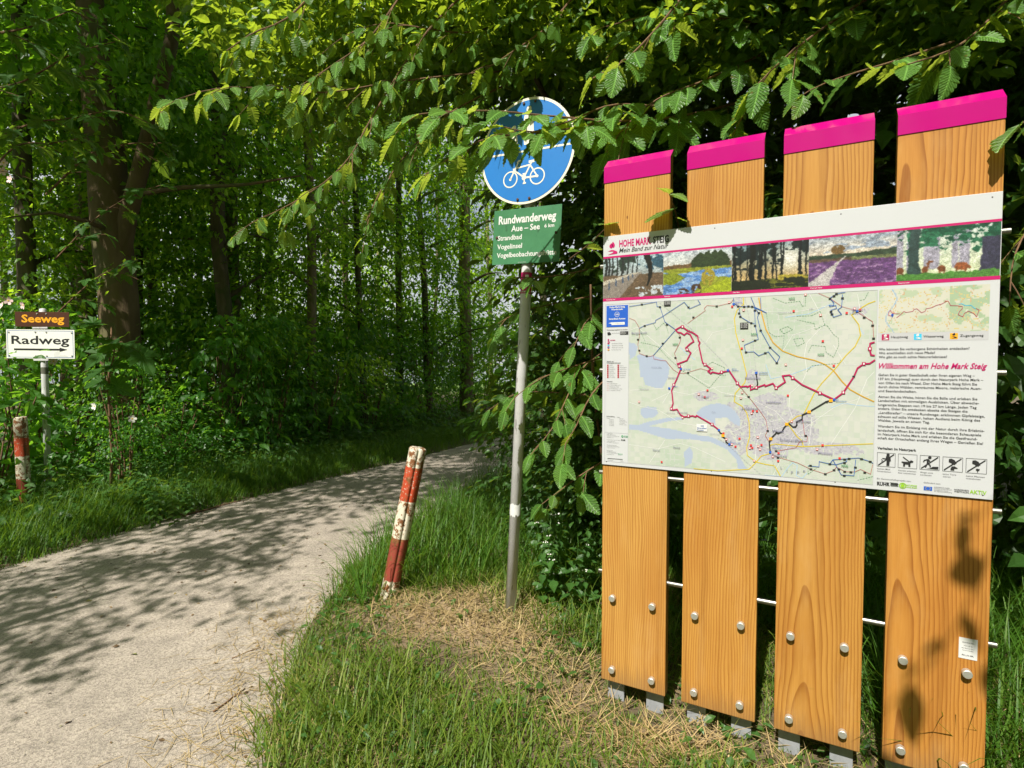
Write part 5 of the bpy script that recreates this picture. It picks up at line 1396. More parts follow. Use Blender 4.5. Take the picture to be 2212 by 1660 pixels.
def pic_river(u, v):
    N = lambda f, s, g=None: fbm(u * f, v * (g or f), s)
    I = grad(v, (200, 212, 224), (232, 230, 220), 0, 0.4)
    I = paint(I, (v > 0.34 - 0.06 * N(7, 1) - 0.02 * (u > 0.4)) , (120, 92, 60))
    clump = np.maximum.reduce([0.14 - abs(u - c_) * 1.1 for c_ in (0.55, 0.66, 0.76, 0.85)])
    I = paint(I, (v > 0.28 - clump * 1.5 - 0.08 * N(12, 2)) & (v < 0.42) & (clump > 0), (52, 66, 40))
    I = paint(I, v > 0.40, (150, 158, 52)); I = I * (0.75 + 0.5 * N(22, 3, 30))[..., None]
    riv = (abs(v - 0.58 - 0.05 * np.sin(u * 6)) < 0.11) | ((u < 0.62 - (v - 0.6) * 0.4) & (v > 0.66))
    I = paint(I, riv & (v > 0.46), (92, 138, 205)); 
    I = paint(I, riv & (v > 0.46) & (N(8, 4, 40) > 0.55), (150, 182, 228))
    I = paint(I, (u < 0.34 - abs(v - 0.62) * 1.3) & (v > 0.50) & (v < 0.76), (138, 150, 44))
    I = paint(I, (v > 1.36 - u * 0.75 + 0.06 * N(9, 5)), (165, 178, 40)) * (0.8 + 0.4 * N(30, 6))[..., None]
    I = paint(I, ell(u, v, 0.67, 0.64, 0.10, 0.20) & (N(20, 7) > 0.35), (168, 152, 58))
    return paint(I, (ell(u, v, 0.30, 0.97, 0.10, 0.10) | ell(u, v, 0.50, 0.90, 0.08, 0.14)) & (N(26, 8) > 0.45), (82, 58, 40))
def pic_forest(u, v):
    N = lambda f, s, g=None: fbm(u * f, v * (g or f), s)
    I = grad(v, (120, 150, 165), (205, 175, 120), 0, 0.7)
    glow = np.exp(-(((u - 0.76) / 0.16) ** 2 + ((v - 0.35) / 0.26) ** 2))
    I = I * (1 - glow[..., None]) + np.array((255, 252, 238)) * glow[..., None]
    I = paint(I, (N(11, 1) * (1 - 0.55 * glow) + (0.30 - v) * 0.5 > 0.46) & (v < 0.55), (28, 40, 42))
    rs_ = np.random.RandomState(3)
    for k in range(26):
        x = rs_.rand(); w = 0.006 + 0.008 * rs_.rand()
        if abs(x - 0.78) < 0.07: continue
        I = paint(I, (abs(u - x - 0.01 * np.sin(v * 5 + k)) < w) & (v < 0.80), (20, 24, 26))
    I = paint(I, (abs(u - 0.27 - 0.02 * np.sin(v * 8)) < 0.028) & (v < 0.84), (18, 20, 18))
    I = paint(I, v > 0.76 - 0.10 * (u > 0.6) * (u - 0.6) + 0.03 * N(8, 4), (34, 40, 26))
    I = paint(I, (v > 0.74) & (N(9, 5, 30) > 0.58) & (u > 0.4), (110, 112, 40))
    I = paint(I, (v > 0.70) & (v < 0.82) & (u > 0.62) & (N(8, 6, 20) > 0.45), (176, 160, 60))
    return I * (0.8 + 0.4 * N(34, 7))[..., None]
def pic_heath(u, v):
    N = lambda f, s, g=None: fbm(u * f, v * (g or f), s)
    I = grad(v, (172, 184, 198), (236, 218, 196), 0, 0.36)
    I = paint(I, (N(4, 1, 12) > 0.60) & (v < 0.32), (160, 172, 190))
    I = paint(I, (v > 0.37 - 0.02 * N(10, 2) - 0.10 * np.clip(u - 0.5, 0, 1)), (58, 74, 56))
    I = paint(I, v > 0.44, (104, 84, 70))
    I = paint(I, (v > 0.44) & (v < 0.50) & (u > 0.5), (128, 136, 92))
    I = paint(I, (v > 0.47 + 0.06 * N(7, 3)), (108, 72, 124)); I = I * (0.62 + 0.76 * N(26, 4, 40))[..., None]
    I = paint(I, (v > 0.55) & (N(17, 5, 30) > 0.60), (170, 132, 180))
    wv = np.clip((v - 0.42) / 0.58, 0, 1)
    I = paint(I, (v > 0.42) & (abs(u - (0.44 - 0.34 * wv ** 0.8)) < 0.008 + 0.14 * wv ** 1.4), (206, 200, 200))
    return paint(I, ell(u, v, 0.345, 0.27, 0.085, 0.10) & (N(24, 6) > 0.32), (122, 96, 58)) if True else I
def pic_deer(u, v):
    N = lambda f, s, g=None: fbm(u * f, v * (g or f), s)
    I = grad(v, (215, 225, 222), (228, 238, 190), 0, 1)
    for x, w in ((0.03, .035), (0.12, .02), (0.32, .05), (0.40, .03), (0.58, .03), (0.64, .022), (0.69, .03)):
        I = paint(I, (abs(u - x) < w) & (v < 0.8), (176, 172, 190))
    I = paint(I, (N(9, 1) + (0.30 - v) * 0.9 > 0.55) & (u > 0.10), (52, 118, 86)); I = paint(I, (N(22, 2) + (0.28 - v) * 0.9 > 0.62), (30, 84, 62))
    I = paint(I, abs(u - 0.19 + 0.02 * np.sin(v * 3)) < 0.052 + 0.16 * np.clip(v - 0.70, 0, 1), (56, 78, 76))
    I = paint(I, (u > 0.83 - 0.04 * np.clip(v - 0.6, 0, 1)) & (v > 0.25), (64, 62, 84))
    I = I * (0.80 + 0.40 * N(40, 3, 24))[..., None]
    brown = (128, 76, 46)
    for cx_, cy_, rx_, ry_ in ((0.035, 0.80, 0.04, 0.065), (0.285, 0.80, 0.028, 0.07), (0.455, 0.80, 0.04, 0.065), (0.645, 0.775, 0.068, 0.075)):
        I = paint(I, ell(u, v, cx_, cy_, rx_, ry_), brown if cx_ < 0.6 else (172, 98, 58))
        for lx_ in (-0.6, 0.55): I = paint(I, (abs(u - cx_ - lx_ * rx_) < 0.007) & (v > cy_) & (v < 0.95), brown)
    I = paint(I, (abs(u - 0.31 - (0.78 - v) * 0.10) < 0.013) & (v > 0.66) & (v < 0.78), brown)
    I = paint(I, ell(u, v, 0.345, 0.655, 0.028, 0.022), brown); I = paint(I, ell(u, v, 0.72, 0.80, 0.018, 0.04), (150, 86, 52))
    I = paint(I, v > 0.90 - 0.05 * N(20, 5), (86, 140, 62))
    return I * (0.85 + 0.3 * N(30, 6))[..., None]
def colour_grid(name, s0, s1, z0, z1, nx_, ny_, fn, y, par=panel):
    us = np.linspace(s0, s1, nx_ + 1); zs = np.linspace(z1, z0, ny_ + 1)
    U, Z = np.meshgrid(us, zs)
    idx_ = np.arange(U.size).reshape(U.shape)
    q = np.stack([idx_[1:, :-1], idx_[1:, 1:], idx_[:-1, 1:], idx_[:-1, :-1]], -1).reshape(-1, 4)
    m = np_mesh(name, np.stack([U, np.full_like(U, y), Z], -1), q)
    uc, vc = np.meshgrid((np.arange(nx_) + 0.5) / nx_, (np.arange(ny_) + 0.5) / ny_)
    rgb = 0.58 * lin(np.clip(fn(uc, vc), 0, 255)).reshape(-1, 3)
    ca = m.color_attributes.new('print', 'FLOAT_COLOR', 'CORNER')
    arr = np.ones((len(q), 4, 4), dtype=np.float32); arr[:, :, :3] = rgb[:, None, :]
    ca.data.foreach_set('color', arr.ravel())
    return link(name, m, M_PRINT, par)
def soften(I, seed):
    P_ = np.pad(I, ((1, 1), (1, 1), (0, 0)), mode='edge')
    B_ = sum(P_[a_:a_ + I.shape[0], b_:b_ + I.shape[1]] for a_ in range(3) for b_ in range(3)) / 9.0
    g_ = np.random.RandomState(seed).rand(*I.shape[:2])
    return (0.45 * I + 0.55 * B_) * (0.84 + 0.32 * g_)[..., None]
ptop, pbot = z1b - 0.0002, z2a + 0.0002
cuts = [0.0008, pp('E', 746, 735)[0], pp('E', 1418, 680)[0], pp('F', 87, 750)[0], pp('F', 956, 680)[0], SR - 0.001]
for k, fn in enumerate((pic_boardwalk, pic_river, pic_forest, pic_heath, pic_deer)):
    colour_grid('landscape_picture', cuts[k], cuts[k + 1] - 0.0004, pbot, ptop, 132, 88, lambda u, v, fn=fn: soften(fn(u + 0.030 * (fbm(u * 34, v * 26, 71, 3) - 0.5), v + 0.045 * (fbm(u * 38, v * 30, 72, 3) - 0.5)) * (0.80 + 0.40 * fbm(u * 55, v * 44, 73, 3))[..., None], k), YL[0])

# --- logo and headings
def trail_logo(mb_leaf, cx_, cz_, s_, y, mb_path=None):
    def leaf_(x0, z0, w, h, lean):
        pts = [(x0 + lean * t + sgn * w * math.sin(math.pi * t) ** 0.8 * (1 - 0.3 * t), z0 + h * t) for sgn, ts in ((-1, np.linspace(0, 1, 8)), (1, np.linspace(1, 0, 8)[1:-1])) for t in ts]
        add_poly(mb_leaf, pts, y)
    leaf_(cx_ - 0.10 * s_, cz_ + 0.02 * s_, 0.20 * s_, 0.46 * s_, 0.0)
    leaf_(cx_ + 0.10 * s_, cz_ + 0.06 * s_, 0.17 * s_, 0.54 * s_, -0.06 * s_)
    w = [(-0.42, -0.50), (0.05, -0.34), (0.10, -0.24), (-0.40, -0.20), (-0.12, -0.10), (0.10, -0.12), (0.42, -0.26), (0.46, -0.40), (0.40, -0.46)]
    add_poly(mb_path or mb_leaf, [(cx_ + a_ * s_, cz_ + b_ * s_) for a_, b_ in w], y - 0.0001)
mb = MB(); lc = pp('E', 245, 482); trail_logo(mb, lc[0], lc[1], abs(pp('E', 245, 420)[1] - pp('E', 245, 535)[1]), YL[1]); part('trail_logo', mb, M_MAG)
mb = MB(); t_line(mb, 'HOHE MARK', 'E', (312, 462), (625, 436), 66, YL[1], 0.030); part('title_lettering', mb, M_MAG)
mb = MB(); t_line(mb, 'STEIG', 'E', (643, 428), (800, 414), 66, YL[1], 0.030); part('title_lettering', mb, M_BLACK)
mb = MB(); t_line(mb, 'Mein Band zur Natur', 'E', (310, 520), (795, 476), 46, YL[1], 0.006, 0.32); part('motto_lettering', mb, M_BLACK)
mb = MB()
for t, k, p0, p1 in (('Diersfordter Wald', 'E', (186, 990), (272, 985)), ('Stevraue', 'E', (757, 957), (812, 954)), ('Üfter Mark', 'E', (1430, 918), (1496, 914)), ('Westruper Heide', 'F', (100, 1002), (217, 996)), ('Dämmerwald', 'F', (970, 953), (1078, 947))):
    t_line(mb, t, k, p0, p1, 11, YL[1], 0.01)
part('picture_captions', mb, M_WHITE)

# --- the big map
mTL, mBR = pp('A', 293, 77), pp('B', 1232, 1640)
MX0, MX1, MZ0, MZ1 = mTL[0], pp('B', 1245, 900)[0], (pp('A', 290, 1550)[1] + mBR[1]) / 2, (mTL[1] + pp('B', 1250, 24)[1]) / 2
def mclip(p): return (min(max(p[0], MX0 + 0.0005), MX1 - 0.0005), min(max(p[1], MZ0 + 0.0005), MZ1 - 0.0005))
def ml(k, pts): return [mclip(p) for p in ppl(k, pts)]
WATER = [ml('A', q) for q in (
 [(360, 560), (395, 548), (460, 565), (510, 560), (600, 590), (640, 615), (665, 680), (650, 760), (600, 860), (540, 860), (440, 830), (420, 760), (395, 760), (385, 640)],
 [(293, 440), (340, 450), (370, 480), (350, 560), (293, 600)],
 [(910, 1090), (960, 1040), (1040, 1010), (1120, 1000), (1200, 1020), (1270, 1070), (1320, 1150), (1310, 1210), (1260, 1190), (1190, 1130), (1090, 1140), (1090, 1200), (1010, 1150), (930, 1120)],
 [(293, 1195), (380, 1200), (470, 1170), (560, 1150), (640, 1135), (760, 1130), (800, 1150), (660, 1165), (560, 1190), (480, 1210), (700, 1240), (900, 1290), (1050, 1310), (1200, 1380), (1290, 1450), (1350, 1560), (1390, 1620), (1300, 1620), (1280, 1520), (1200, 1430), (1050, 1360), (850, 1330), (640, 1330), (480, 1280), (380, 1250), (293, 1240)],
 [(400, 1050), (460, 1030), (540, 1040), (560, 1090), (520, 1130), (430, 1140), (395, 1100)], [(800, 1450), (850, 1400), (880, 1450), (870, 1550), (800, 1590)])]
def inside(X, Z, poly):
    r_ = np.zeros(X.shape, bool); n_ = len(poly)
    for i in range(n_):
        (x1, y1), (x2, y2) = poly[i], poly[(i + 1) % n_]
        if y1 == y2: continue
        c_ = ((y1 > Z) != (y2 > Z)) & (X < (x2 - x1) * (Z - y1) / (y2 - y1) + x1); r_ ^= c_
    return r_
def map_fn(u, v):
    X = MX0 + (MX1 - MX0) * u; Z = MZ1 - (MZ1 - MZ0) * v
    cu, cv = np.floor(u * 46 + 2.2 * fbm(u * 5, v * 5, 3)), np.floor(v * 38 + 2.2 * fbm(u * 5, v * 5, 4))
    h_ = np.modf(np.sin(cu * 12.9898 + cv * 78.233) * 43758.5453)[0]; h_ = np.abs(h_)
    g = fbm(u * 4.5, v * 4.0, 12)
    I = grad(np.clip(h_ * 0.55 + (g - 0.35) * 1.5, 0, 1), (226, 228, 216), (190, 211, 184))
    fu, fv = np.modf(u * 46 + 2.2 * fbm(u * 5, v * 5, 3))[0], np.modf(v * 38 + 2.2 * fbm(u * 5, v * 5, 4))[0]
    I = paint(I, ((fu < 0.10) | (fv < 0.10)) & (h_ > 0.3), (214, 218, 210))
    for k, q, rx_, rz_, s_ in (('B', (310, 1180), 0.135, 0.115, 1), ('B', (520, 1230), 0.10, 0.05, 2), ('B', (830, 1340), 0.12, 0.022, 3), ('A', (1000, 930), 0.05, 0.018, 4), ('B', (1110, 190), 0.03, 0.016, 5), ('B', (230, 740), 0.026, 0.030, 6), ('B', (400, 950), 0.045, 0.03, 7), ('B', (110, 130), 0.02, 0.022, 8), ('B', (660, 1110), 0.035, 0.03, 9)):
        c_ = pp(k, *q); m_ = ((X - c_[0]) / rx_) ** 2 + ((Z - c_[1]) / rz_) ** 2 + (fbm(u * 24, v * 20, 30 + s_) - 0.5) * 1.6 < 1
        I = paint(I, m_ & (fbm(u * 130, v * 110, s_) > 0.40), (198, 194, 206)); I = paint(I, m_ & (fbm(u * 170, v * 140, s_ + 5) > 0.64), (170, 166, 182))
    for w_ in WATER: I = paint(I, inside(X, Z, w_), (178, 196, 230))
    return I * 0.72 + 0.28 * np.array((240, 242, 246))
colour_grid('map_sheet', MX0, MX1, MZ0, MZ1, 250, 185, map_fn, YL[0])
mapm = {}
def lines(name, mat, w, ypos, sets, dash=None):
    mb = MB()
    for i, (k, pts) in enumerate(sets):
        P_ = ml(k, pts)
        if dash: add_dashes(mb, P_, w, ypos - 0.000004 * i, *dash)
        else: add_ribbon(mb, P_, w, ypos - 0.000004 * i)
    o_ = part(name, mb, mat); o_['kind'] = 'stuff'
lines('white_roads', M_WHITE, 0.0013, YL[1], [('A', q) for q in ([(293, 330), (370, 300), (560, 460), (860, 740), (1140, 900), (1400, 960)], [(500, 980), (690, 890), (850, 920), (1100, 850), (1250, 840)], [(293, 990), (400, 1030), (560, 1060), (760, 1180), (1000, 1220), (1260, 1260), (1380, 1200)], [(620, 860), (480, 870), (300, 880)], [(980, 440), (860, 560), (760, 700), (680, 870), (600, 1000)], [(293, 1380), (560, 1420), (760, 1370), (900, 1410), (1180, 1540)], [(480, 1550), (620, 1340)], [(1000, 440), (1060, 350), (1270, 300)])]
      + [('B', q) for q in ([(700, 30), (760, 160), (830, 300), (680, 460), (660, 560), (680, 700), (640, 790), (540, 880), (530, 1000), (560, 1080)], [(250, 200), (560, 210), (830, 160), (1060, 190)], [(0, 880), (200, 920), (420, 1030), (640, 1250)], [(400, 1560), (560, 1240), (900, 1000), (1230, 880)], [(1100, 60), (1120, 190), (1200, 270), (1240, 300)], [(880, 1300), (1080, 1000), (1180, 760), (1240, 700)], [(700, 1300), (720, 1080), (900, 1060)], [(200, 1100), (330, 1130), (480, 1090)], [(210, 1240), (360, 1200), (520, 1140)], [(250, 1450), (260, 1300), (300, 1200)], [(60, 150), (260, 160)], [(480, 530), (560, 400), (760, 330)], [(900, 480), (1000, 640), (1140, 640)])])
lines('pale_streams', m_plain('stream_print', (0.30, 0.46, 0.68), 0.45), 0.0016, YL[1], [('B', [(330, 1560), (470, 1585), (520, 1500), (560, 1455), (600, 1480), (590, 1560), (640, 1605), (680, 1540)]), ('B', [(340, 640), (380, 760), (560, 720), (800, 630)]), ('B', [(500, 250), (700, 220), (900, 130)]), ('A', [(760, 480), (820, 540), (900, 600)]), ('B', [(880, 1000), (980, 960), (1100, 980), (1240, 990)]), ('B', [(1090, 280), (1150, 390)])])
lines('yellow_roads', M_YEL, 0.0032, YL[2], [('B', q) for q in ([(152, 85), (155, 140), (100, 190), (78, 260), (90, 380), (150, 600), (180, 720), (165, 790), (130, 830), (85, 880), (78, 950), (140, 985), (180, 1040), (200, 1120), (205, 1240), (180, 1330), (185, 1395), (260, 1450), (200, 1510), (-60, 1528), (-260, 1540)],
   [(1248, 115), (1190, 135), (1140, 165), (1050, 230), (1110, 310), (1125, 400), (1080, 490), (1000, 570), (920, 670), (800, 800), (740, 880), (700, 960), (650, 1060), (600, 1070), (520, 1130)], [(520, 1130), (600, 1240), (640, 1275), (650, 1320)], [(260, 1450), (300, 1400), (370, 1380), (375, 1310), (420, 1300), (640, 1322), (1230, 1298)], [(260, 1450), (340, 1470), (410, 1480), (440, 1530), (460, 1568)])])
MW = [(280, 85), (300, 200), (340, 350), (400, 460), (480, 530), (600, 575), (740, 605), (830, 640), (900, 690), (970, 780), (1040, 850), (1140, 905), (1238, 950)]
lines('motorway', M_ORG, 0.0040, YL[2] - 0.0001, [('B', MW)]); lines('motorway_centre', M_YEL, 0.0014, YL[3], [('B', MW)])
lines('railway', M_GREYP, 0.0014, YL[3], [('A', [(575, 75), (860, 310), (1190, 650), (1400, 960)]), ('B', [(165, 90), (215, 320), (270, 800), (300, 1000), (390, 1150), (410, 1300), (380, 1380), (430, 1560)]), ('B', [(-60, 1250), (40, 1320), (180, 1450), (300, 1560)])], (0.007, 0.004))
lines('reserve_borders', M_GRN, 0.0011, YL[3], [('B', q) for q in ([(400, 90), (500, 130), (620, 115), (640, 155), (665, 155), (670, 70)], [(345, 215), (355, 310), (370, 380), (420, 410), (490, 400), (480, 520)], [(820, 310), (850, 320), (900, 390), (940, 420), (945, 480), (900, 580), (840, 540), (830, 490), (720, 480), (690, 540)], [(595, 240), (720, 235), (790, 200), (830, 310), (750, 350), (740, 300), (600, 270)], [(455, 350), (520, 325), (560, 350), (490, 385), (455, 350)], [(570, 430), (640, 420), (660, 460), (600, 490), (570, 430)], [(680, 700), (720, 650), (950, 630), (960, 600)], [(690, 1480), (690, 1550), (760, 1500)], [(1190, 40), (1160, 100), (1110, 110)], [(1230, 1570), (1100, 1600)])]
      + [('A', q) for q in ([(400, 440), (480, 455), (560, 480), (640, 570), (770, 690), (1030, 860), (1130, 740), (1180, 745), (1170, 670), (1060, 620), (1010, 650)], [(385, 310), (440, 430)], [(515, 265), (545, 320), (610, 260), (640, 300), (655, 360)], [(770, 290), (880, 340), (915, 400)])], (0.0055, 0.003))
lines('red_paths', m_plain('red_line', (0.36, 0.03, 0.03), 0.45), 0.0012, YL[4], [('A', q) for q in ([(293, 215), (345, 235), (385, 300), (388, 380), (372, 460), (388, 540), (450, 565), (495, 567), (515, 558), (520, 590), (590, 605), (630, 607), (700, 690), (745, 720), (800, 725), (950, 680), (1045, 705)], [(740, 345), (770, 390), (760, 440), (710, 540), (725, 580), (738, 635)], [(830, 265), (995, 145), (985, 125), (1010, 98), (1100, 105), (1230, 75), (1258, 35)])]
      + [('B', q) for q in ([(775, 48), (870, 90), (970, 160), (1090, 195), (1130, 225), (1225, 285), (1235, 430)], [(130, 830), (200, 912), (300, 1040), (340, 1100), (355, 1185), (335, 1230), (370, 1290)], [(645, 1100), (660, 1220), (685, 1240), (680, 1280), (620, 1280), (590, 1330), (420, 1360)], [(390, 1380), (440, 1410), (600, 1455), (715, 1510), (830, 1548), (900, 1520), (925, 1490), (1000, 1530), (1080, 1530), (1125, 1510), (1208, 1550), (1225, 1470)])])
BLUE = [('B', q) for q in ([(70, 85), (75, 130), (110, 158), (230, 160), (345, 212)], [(115, 160), (130, 245), (215, 297), (245, 300)], [(245, 165), (252, 320), (277, 430), (160, 480), (172, 538), (240, 535), (280, 568), (335, 545), (360, 535), (430, 627), (455, 575), (375, 500), (297, 360), (270, 250), (280, 215), (245, 165)], [(215, 80), (250, 165), (345, 212)], [(295, 85), (300, 190)],
   [(1000, 40), (925, 55), (870, 90), (905, 130), (900, 150), (865, 150), (870, 160), (920, 150), (925, 175), (878, 190), (900, 248), (968, 225), (935, 185), (968, 165), (975, 60)], [(690, 1480), (780, 1490), (782, 1445), (870, 1465), (895, 1430), (1110, 1415), (1205, 1445), (1230, 1460)], [(895, 1430), (965, 1555), (1070, 1563), (1085, 1430)], [(870, 1465), (925, 1470), (1010, 1445), (1012, 1430)])] + [('A', q) for q in ([(293, 108), (410, 90), (545, 65), (550, 108), (578, 112), (622, 250), (722, 322), (515, 560)], [(385, 310), (430, 285), (535, 255), (537, 235), (600, 200), (720, 120), (800, 68), (850, 128), (950, 85), (925, 45)])]
lines('blue_paths', M_BLUEL, 0.0019, YL[5], BLUE)
lines('main_route', M_ROUTE, 0.0050, YL[6], [('A', [(740, 345), (722, 322), (778, 290), (830, 330), (880, 350), (925, 380), (930, 420), (945, 440), (935, 465), (970, 625), (1045, 680), (1020, 705), (1045, 725), (1060, 712), (1120, 725), (1145, 713), (1215, 700), (1290, 815), (1325, 855)]), ('A', [(740, 345), (770, 350), (800, 370), (825, 350), (855, 365), (888, 430), (850, 455), (815, 490), (862, 535), (825, 605), (738, 637), (772, 675), (730, 780), (705, 830), (685, 880), (698, 1000), (682, 1050), (695, 1062), (735, 1055), (765, 1105), (800, 1125), (880, 1115), (905, 1125), (915, 1112), (1050, 1190), (1122, 1245)]),
   ('B', [(125, 825), (180, 820), (185, 827), (210, 815), (213, 850), (260, 832), (330, 808), (335, 820), (398, 797), (425, 835), (500, 785), (478, 735), (535, 728), (640, 808), (905, 930), (980, 875), (1070, 740), (1100, 670), (1150, 635), (1200, 632), (1245, 602)]), ('B', [(1242, 455), (1205, 465), (1200, 510), (1212, 562), (1243, 566)])])
lines('access_route', M_BLACK, 0.0044, YL[6] - 0.0001, [('A', [(1122, 1245), (1130, 1270), (1158, 1285), (1158, 1310), (1185, 1325), (1185, 1355), (1218, 1378)]), ('B', [(905, 930), (840, 948), (695, 1035), (642, 1058), (640, 1095), (595, 1115), (597, 1140), (585, 1158), (563, 1158), (530, 1128), (512, 1140), (490, 1165), (475, 1195), (440, 1212), (430, 1203), (385, 1250), (368, 1285), (375, 1360)]), ('B', [(258, 712), (272, 800), (260, 832)])])
def squares(name, mat, pts, hs, y):
    mb = MB()
    for k, q in pts:
        p = mclip(pp(k, *q)); add_rect(mb, p[0] - hs[0], p[1] - hs[1], p[0] + hs[0], p[1] + hs[1], y)
    o_ = part(name, mb, mat); o_['kind'] = 'stuff'
RM = [('A', q) for q in ((785, 295), (828, 505), (755, 658), (705, 830), (682, 1050), (840, 1117), (1057, 1193), (992, 642), (1145, 713), (1290, 815))] + [('B', q) for q in ((260, 832), (425, 835), (562, 752), (788, 878), (982, 872), (1152, 635), (1202, 510))]
squares('route_markers', M_ROUTE, RM, (0.0055, 0.0055), YL[7])
squares('route_marker_leaves', M_WHITE, RM, (0.0022, 0.0032), YL[8])
squares('access_markers', M_AMBER, [('A', (1157, 1297)), ('B', (878, 940)), ('B', (698, 1033)), ('B', (512, 1135)), ('B', (380, 1257))], (0.0055, 0.005), YL[7])
squares('stop_markers', M_BLUEP, [('A', (770, 683)), ('A', (1203, 697)), ('A', (1120, 1247)), ('A', (1218, 1378)), ('A', (663, 862)), ('B', (260, 710)), ('B', (906, 932)), ('B', (375, 1368)), ('B', (1096, 197)), ('B', (72, 140))], (0.004, 0.004), YL[7])
tags = [('A', q) for q in ((410, 88), (578, 112), (642, 275), (603, 448), (437, 285), (885, 207), (1100, 105), (840, 115), (455, 563), (387, 512), (375, 412), (837, 717), (760, 392), (720, 580))] + [('B', q) for q in ((110, 157), (160, 160), (195, 157), (227, 160), (118, 215), (128, 243), (248, 192), (281, 212), (218, 296), (250, 318), (297, 358), (250, 440), (375, 500), (335, 545), (175, 538), (430, 627), (925, 54), (905, 72), (872, 93), (975, 90), (880, 203), (888, 223), (1155, 250), (1225, 316), (1233, 424), (1068, 740), (843, 950), (197, 908), (355, 1190), (670, 1230), (440, 1412), (425, 1357), (710, 1478), (713, 1507), (833, 1548), (870, 1465), (905, 1515), (993, 1427), (1030, 1421), (1133, 1423), (1205, 1445), (993, 1528), (1045, 1532), (1160, 1536), (990, 1562), (945, 1508), (992, 1455), (1082, 1493))]
squares('path_tags', M_BLACK, tags, (0.0042, 0.0026), YL[7])
squares('distance_boxes', M_BLACK, [('A', (645, 80))], (0.013, 0.010), YL[7]); squares('distance_boxes', M_BLACK, [('B', (160, 319))], (0.014, 0.0115), YL[7])
reds = [('B', q) for q in ((668, 62), (570, 198), (793, 232), (812, 447), (505, 643), (903, 651), (150, 438), (140, 507), (155, 190), (1010, 213), (1075, 178), (1121, 188), (225, 816), (143, 875), (133, 920), (522, 898), (553, 1113), (232, 1025), (222, 1045), (266, 1028), (273, 1245), (216, 1310), (206, 1335), (227, 1331), (276, 1321), (303, 1308), (291, 1346), (445, 1375), (397, 1405), (442, 1440), (243, 1440), (810, 1310), (764, 1344), (951, 1418), (35, 125), (60, 160))] + [('A', q) for q in ((1058, 680), (1015, 880), (935, 917), (990, 942), (1335, 902), (1323, 953), (385, 987), (593, 1540), (785, 1132), (1163, 1276), (1240, 1378), (1273, 1398), (1188, 1332), (1310, 1325))]
squares('service_icons', m_plain('red_icon', (0.55, 0.04, 0.04), 0.45), reds, (0.0036, 0.0036), YL[7]); squares('service_icon_fields', M_WHITE, reds[::2], (0.0024, 0.0024), YL[8])
mb = MB()
for t, k, p0, p1, c_, b_ in (('NSG', 'B', (530, 103), (580, 103), 18, 0.02), ('NSG', 'B', (217, 398), (265, 398), 18, 0.02), ('NSG', 'B', (770, 567), (823, 567), 18, 0.02), ('NSG', 'B', (967, 1490), (1022, 1490), 20, 0.02), ('NSG', 'A', (696, 466), (743, 466), 18, 0.02)):
    t_line(mb, t, k, p0, p1, c_, YL[9], b_)
part('reserve_lettering', mb, M_GRN)
M_MAPTXT = m_plain('map_lettering', (0.16, 0.16, 0.24), 0.45)
for t, k, p0, p1, c_ in (('Wesel', 'B', (392, 1202), (488, 1204), 22), ('Feldmark', 'B', (142, 1015), (278, 1017), 22), ('Schepersfeld', 'B', (456, 1274), (645, 1280), 22), ('Wittenberg', 'B', (770, 1383), (892, 1386), 18), ('Fusternberg', 'B', (390, 1402), (514, 1406), 17), ('Lackhausen', 'B', (342, 960), (467, 961), 17), ('Blumenkamp', 'B', (167, 759), (298, 760), 16), ('Obrighoven', 'B', (585, 1118), (710, 1120), 18), ('Brünen', 'B', (1060, 197), (1143, 197), 17), ('Bergerfurth', 'A', (317, 362), (458, 360), 20), ('Diersfordt', 'A', (652, 771), (738, 771), 15), ('Flüren', 'A', (961, 948), (1027, 948), 16), ('Flürener Feld', 'A', (738, 1090), (830, 1092), 14), ('Perrich', 'A', (702, 1415), (763, 1417), 18), ('Werrich', 'A', (510, 1440), (575, 1442), 18),
     ('L', 'B', (462, 1505), (476, 1505), 20), ('i', 'B', (512, 1532), (518, 1532), 22), ('p', 'B', (548, 1538), (566, 1538), 20), ('p', 'B', (598, 1538), (616, 1538), 20), ('e', 'B', (647, 1530), (667, 1530), 20)):
    mb = MB(); t_line(mb, t, k, p0, p1, c_, YL[9], 0.004); part('place_name', mb, M_MAPTXT)
for t, k, p0, p1, c_ in (('Hamminkelner Straße', 'B', (440, 217), (555, 212), 9), ('Emmericher Straße', 'A', (1172, 925), (1275, 938), 10), ('L 480', 'B', (700, 185), (728, 178), 9), ('Mühlenfeldstraße', 'A', (392, 873), (474, 873), 9), ('Diersfordter Waldsee', 'A', (500, 671), (592, 672), 9), ('Auesee', 'A', (1055, 1084), (1090, 1084), 9), ('Brinscher Straße', 'A', (640, 1088), (716, 1098), 9), ('Nordstraße', 'B', (362, 1082), (415, 1072), 9), ('Sporthafen Wesel', 'A', (1042, 1285), (1125, 1288), 9)):
    mb = MB(); t_line(mb, t, k, p0, p1, c_, YL[9], 0.0); part('street_name', mb, M_MAPTXT)
mb = MB()
squares('callout_fields', M_WHITE, [('A', (963, 1225))], (0.0195, 0.0140), YL[7])
for t, p0, p1 in (('205', (952, 1215), (982, 1215)), ('Strandbad', (921, 1233), (1006, 1236)), ('Auesee', (919, 1250), (980, 1252))): t_line(mb, t, 'A', p0, p1, 13, YL[9], 0.015)
